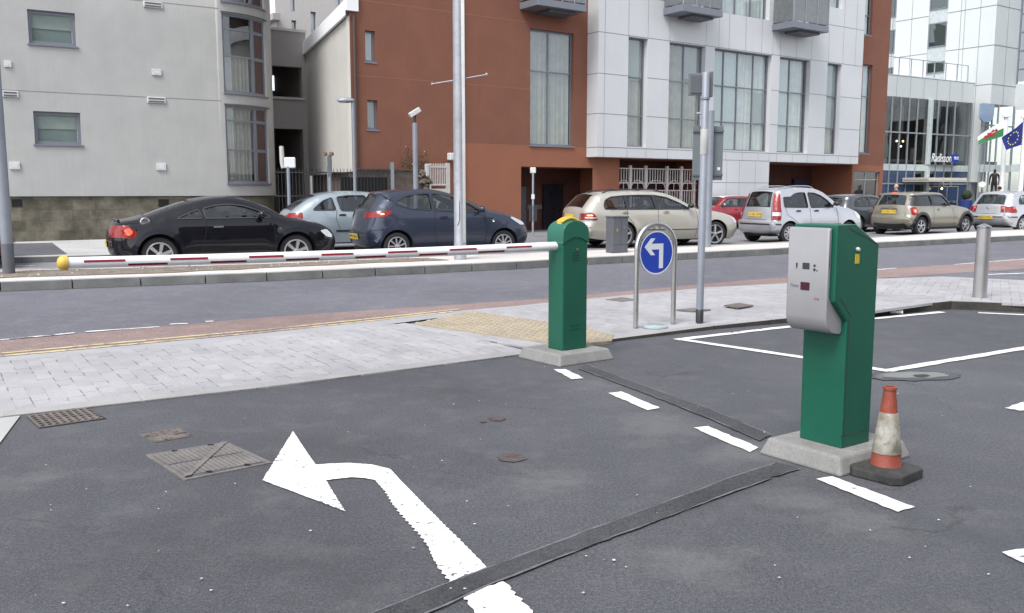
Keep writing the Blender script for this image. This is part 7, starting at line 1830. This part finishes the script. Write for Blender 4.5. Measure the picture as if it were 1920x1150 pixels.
# topiary in a blue pot
p = ((1806 - CX) / 1700 * 50, 50.0); tp_ = empty("potted_shrub", (p[0], p[1], 0), 0, "clipped round shrub in a blue pot by the hotel entrance", "plant")
zt_ = up_at(366, 50, 1806); 
MB().lathe([(0, 0), (.26, 0), (.34, zt_ - .28), (.30, zt_ - .28), (0, zt_ - .3)], 18).build("pot", mat("blue_pot", (.03, .05, .20), .35), tp_, smooth=40)
mb = MB(); rnd = random.Random(6)
for k in range(900):
    d = Vector((rnd.gauss(0, 1), rnd.gauss(0, 1), rnd.gauss(0, 1))).normalized(); p_ = Vector((0, 0, zt_)) + d * .27 * rnd.uniform(.85, 1.05); a1 = d.orthogonal().normalized(); a2 = d.cross(a1); s = .025
    t = rnd.random() * 6; e1 = a1 * math.cos(t) + a2 * math.sin(t) + d * .4; e2 = d.cross(e1).normalized(); mb.add([p_ - e1 * s, p_ + e2 * s * .6, p_ + e1 * s, p_ - e2 * s * .6], [(0, 1, 2, 3)])
mb.lathe([(0, -.24), (.17, -.17), (.24, 0), (.17, .17), (0, .24)], 12, (0, 0, zt_)); mb.build("crown", mat("box_leaf", (.03, .05, .022), .7, var=.5, vs=14), tp_)
# flag poles with flags
def flag(u, v, depth, label, kind):
    x = (u - CX) / 1700 * depth * .985; z = up_at(v, depth, u); root = empty("flagpole", (x, depth, 0), 0, label, "flag pole", "flagpoles before the hotel")
    MB().lathe([(0, 0), (.13, 0), (.10, z), (0, z)], 14).build("pole", mat("white_pole", (.75, .75, .75), .4, var=.05), root, smooth=50)
    MB().lathe([(0, z), (.20, z + .01), (.20, z + .09), (0, z + .12)], 14).build("finial", M["fascia"], root, smooth=40)
    # cloth grid blowing to the left and drooping
    nx, ny = 22, 12; P = lambda a, b: None
    L, Hh = (1.28, .80) if kind == 'w' else (.95, 1.15)
    def pt(a, b):
        if kind == 'w': return Vector((-.1 - a * L, -.12 * math.sin(a * 6 + b * 1.5) * a, z - .15 - b * Hh * (1 - .25 * a) - a * .62 - .25 * a * a * (1 - b)))
        return Vector((-.1 - a * L * (1 - .15 * b), -.14 * math.sin(a * 5 + b * 2) * (a + .1), z - .15 - b * Hh * (1 - .45 * a) - a * .80))
    mb = MB(); vs = [pt(i / nx, j / ny) for i in range(nx + 1) for j in range(ny + 1)]; fs = []; ms = []
    for i in range(nx):
        for j in range(ny):
            fs.append((i * (ny + 1) + j, (i + 1) * (ny + 1) + j, (i + 1) * (ny + 1) + j + 1, i * (ny + 1) + j + 1))
            a, b = (i + .5) / nx, (j + .5) / ny
            if kind == 'w': mm_ = 0 if b < .5 else 1
            else: mm_ = 0
            ms.append(mm_)
    mb.add(vs, fs); mb.m = ms
    if kind == 'w': fm_ = [mat("flag_white", (.75, .76, .76), .8, var=0), mat("flag_green", (.04, .20, .07), .8, var=0)]
    else: fm_ = [mat("flag_blue", (.012, .022, .16), .8, var=0)]
    fo = mb.build("flag", fm_, root, smooth=80)
    if kind == 'w':   # heraldic beast of the national flag as a red figure
        beast = [(.22, .52), (.30, .30), (.38, .36), (.42, .22), (.50, .40), (.62, .28), (.60, .46), (.74, .40), (.68, .56), (.78, .66), (.66, .66), (.64, .80), (.58, .68), (.46, .66), (.44, .80), (.38, .66), (.28, .72), (.30, .60)]
        mb = MB(); n = len(beast)
        tr = geometry.tessellate_polygon([[Vector((a, b, 0)) for a, b in beast]])
        for oy in (-.012, .012): mb.add([pt(a, b) + Vector((0, oy, 0)) for a, b in beast], [tuple(t) for t in tr])
        mb.build("emblem", mat("flag_red", (.40, .02, .03), .8, var=0), fo)
    else:
        for k in range(12):
            t = k * math.pi / 6; ca_, cb = .5 + .24 * math.cos(t), .5 + .32 * math.sin(t); mb = MB(); vs = []
            for j in range(10):
                q = (.055 if j % 2 == 0 else .022); tt = j * math.pi / 5; vs.append(pt(ca_ + q * .8 * math.sin(tt), cb - q * math.cos(tt)) + Vector((0, -.02, 0)))
            mb.add(vs + [pt(ca_, cb) + Vector((0, -.02, 0))], [(j, (j + 1) % 10, 10) for j in range(10)]); mb.build("star", mat("flag_gold", (.80, .72, .30), .8, var=0), fo)
flag(1884, 220, 47, "white flagpole flying a white and green flag with a red emblem", 'w')
flag(1920, 222, 46, "white flagpole flying a dark blue flag with a ring of stars", 'e')
# ================================================================== people
def person(name, joints_, edges, radii, loc, rz, label, mats, hair=None, scale=1.0, cat="person", group=None):
    me = bpy.data.meshes.new(name); me.from_pydata([Vector(j) for j in joints_], edges, [])
    o = bpy.data.objects.new(name, me); COL.objects.link(o); o.location = loc; o.rotation_euler = (0, 0, rz); o.scale = (scale,) * 3
    sk = o.modifiers.new("skin", 'SKIN'); me.skin_vertices[0].data[0].use_root = True
    for i, r in enumerate(radii): me.skin_vertices[0].data[i].radius = r if isinstance(r, tuple) else (r, r)
    ss_ = o.modifiers.new("sub", 'SUBSURF'); ss_.levels = 2; ss_.render_levels = 2; sk.use_smooth_shade = True
    bpy.context.view_layer.update()
    m2 = bpy.data.meshes.new_from_object(o.evaluated_get(bpy.context.evaluated_depsgraph_get())); o.modifiers.clear(); o.data = m2
    m2.materials.clear(); [m2.materials.append(m) for m in mats]
    for p in m2.polygons:
        c = p.center; p.use_smooth = True
        p.material_index = joints_.mat(c) if hasattr(joints_, 'mat') else 0
    if hair:
        hc, hr, hm_ = hair; mb = MB(); prof = [(hr * math.sin(t), hr * 1.12 * math.cos(t)) for t in [math.pi * k / 14 for k in range(9)]]
        mb.lathe(prof, 18, hc); mb.v = [(x - .012, y, z) for x, y, z in mb.v]; mb.build("hair", hm_, o, smooth=70)
    tag(o, label, cat, group); return o
class J(list): pass
def seated(loc, rz, label, shirt, hairc, scale=1.0):
    """driver with hands on the wheel, car coordinates: x forward"""
    j = J([(0, 0, 0), (-.03, 0, .16), (-.07, 0, .36), (-.07, 0, .50), (-.055, 0, .57), (-.045, 0, .66), (-.03, 0, .75), (-.03, 0, .80),
           (-.06, .18, .47), (.10, .24, .27), (.33, .16, .36), (.41, .14, .38), (-.06, -.18, .47), (.10, -.24, .27), (.33, -.16, .36), (.41, -.14, .38),
           (.06, .10, -.02), (.44, .12, .10), (.70, .12, -.20), (.06, -.10, -.02), (.44, -.12, .10), (.70, -.12, -.20), (.065, 0, .665), (.05, 0, .62)])
    e = [(0, 1), (1, 2), (2, 3), (3, 4), (4, 5), (5, 6), (6, 7), (3, 8), (8, 9), (9, 10), (10, 11), (3, 12), (12, 13), (13, 14), (14, 15), (0, 16), (16, 17), (17, 18), (0, 19), (19, 20), (20, 21), (5, 22), (5, 23)]
    r = [(.13, .15), (.12, .14), (.13, .16), (.08, .10), .052, (.085, .075), (.085, .078), .04, .065, .048, .036, .035, .065, .048, .036, .035, .09, .068, .05, .09, .068, .05, .014, .03]
    j.mat = lambda c: 1 if (c.z > .53 and abs(c.y) < .13) or (c.x > .35 and .3 < c.z < .46) else (0 if c.z > .02 and c.x < .36 else 2)
    hair = ((-.04, 0, .715), .098, mat("hair", hairc, .9, var=.3))
    return person("person", j, e, r, loc, rz, label, [mat("shirt", shirt, .9), M["skin"], mat("trousers", (.03, .035, .05), .9)], hair, scale)
def standing(loc, rz, label, coat, hairc, legs=(.04, .045, .06), all_=None, scale=1.0, name="person", cat="person"):
    j = J([(0, 0, .95), (0, 0, 1.12), (0, 0, 1.32), (0, 0, 1.45), (0, 0, 1.52), (.012, 0, 1.61), (.012, 0, 1.70), (.01, 0, 1.75),
           (0, .19, 1.42), (-.03, .25, 1.14), (.06, .24, .90), (.09, .23, .82), (0, -.19, 1.42), (-.02, -.25, 1.14), (.05, -.24, .90), (.07, -.23, .82),
           (0, .10, .90), (.03, .11, .50), (-.03, .12, .09), (.10, .13, .04), (0, -.10, .90), (.02, -.11, .50), (-.04, -.12, .09), (.09, -.13, .04), (.115, 0, 1.62)])
    e = [(0, 1), (1, 2), (2, 3), (3, 4), (4, 5), (5, 6), (6, 7), (3, 8), (8, 9), (9, 10), (10, 11), (3, 12), (12, 13), (13, 14), (14, 15), (0, 16), (16, 17), (17, 18), (18, 19), (0, 20), (20, 21), (21, 22), (22, 23), (5, 24)]
    r = [(.13, .15), (.11, .13), (.12, .16), (.08, .10), .052, (.085, .075), (.085, .078), .04, .065, .048, .036, .032, .065, .048, .036, .032, .09, .062, .042, .035, .09, .062, .042, .035, .014]
    if all_: mats = [all_] * 3; j.mat = lambda c: 0
    else:
        mats = [mat("coat", coat, .9), M["skin"], mat("trousers", legs, .9)]
        j.mat = lambda c: 1 if (c.z > 1.50) or (c.z < .86 and abs(c.y) > .19) else (0 if c.z > .88 else 2)
    hair = None if all_ else ((0, 0, 1.665), .100, mat("hair", hairc, .9, var=.3))
    return person(name, j, e, r, loc, rz, label, mats, hair, scale, cat)
def in_car(spec, uR, d, ang, label, shirt, hair, side_=-1, dz=.42, dx=0):
    o = Vector(place(uR, d, ang, spec)); a = R(ang); x = spec.get("seatx", 1.0) + .12 + dx
    p = o + Vector((math.cos(a) * x - math.sin(a) * (-.36), math.sin(a) * x + math.cos(a) * (-.36), dz)); return seated(p, a, label, shirt, hair, .95)
in_car(TT, 299, 16.1, 25.5, "driver sitting low in the black coupe behind its side window", (.16, .10, .09), (.03, .02, .015), dz=.30)
in_car(MAZ, 746, 18.9, 27.5, "driver in a white top inside the dark blue grey hatchback", (.62, .62, .60), (.04, .03, .02))
in_car(JAG, 1170, 23.0, 20.5, "driver in a light shirt inside the champagne estate car", (.50, .52, .50), (.30, .28, .26), dz=.40)
in_car(MIN, 1728, 29.6, 32.0, "driver in dark clothes inside the beige grey small car", (.03, .03, .035), (.05, .03, .02), dz=.40)
in_car(GOL, 1918, 31.2, 27.0, "driver in a white shirt inside the light silver hatchback", (.60, .60, .60), (.05, .04, .03))
standing(((1674 - CX) / 1700 * 43, 43, .0), R(200), "fair haired pedestrian seen above the roof of the beige grey car", (.05, .06, .10), (.50, .38, .22), scale=.99)
standing(((1866 - CX) / 1700 * 42, 42, -.12), R(160), "dark haired pedestrian seen above the roof of the light silver hatchback", (.03, .03, .04), (.02, .015, .012))
st = standing(((1894 - CX) / 1700 * 47.0, 49, 1.0), R(230), "dark bronze figure standing on a plinth between the two flagpoles", None, None, all_=mat("dark_bronze", (.035, .032, .03), .5, metal=.5, var=.3), name="statue", cat="statue", scale=.92)
pl_ = MB(); pl_.bx(-.4, .4, -.4, .4, -1.05, .04); o = pl_.build("plinth", M["concrete"], st, bevel=.03)
# unseen building added behind the camera to shade near things and darken car reflections
bb = empty("added_shade_building", (20, -13, 0), R(44), "unseen brown building added behind the camera to shade near things and darken reflections", "building")
mb = MB(); wall(mb, -20, 20, 0, 15, [(-18.5 + 3 * k, -17 + 3 * k, .9 + 3.2 * j, 2.6 + 3.2 * j) for k in range(13) for j in range(4)], 0, .2)
mb.v = [(x, -y, z) for x, y, z in mb.v]; mb.bx(-20, 20, -10, -.6, 0, 15.2); mb.build("wall", mat("shade_building_brown", (.16, .11, .09), .9, var=.1), bb)
for k in range(13):
    for j in range(4): MB().bx(-18.5 + 3 * k, -17 + 3 * k, -.24, -.19, .9 + 3.2 * j, 2.6 + 3.2 * j).build("window", M["interior"], bb)
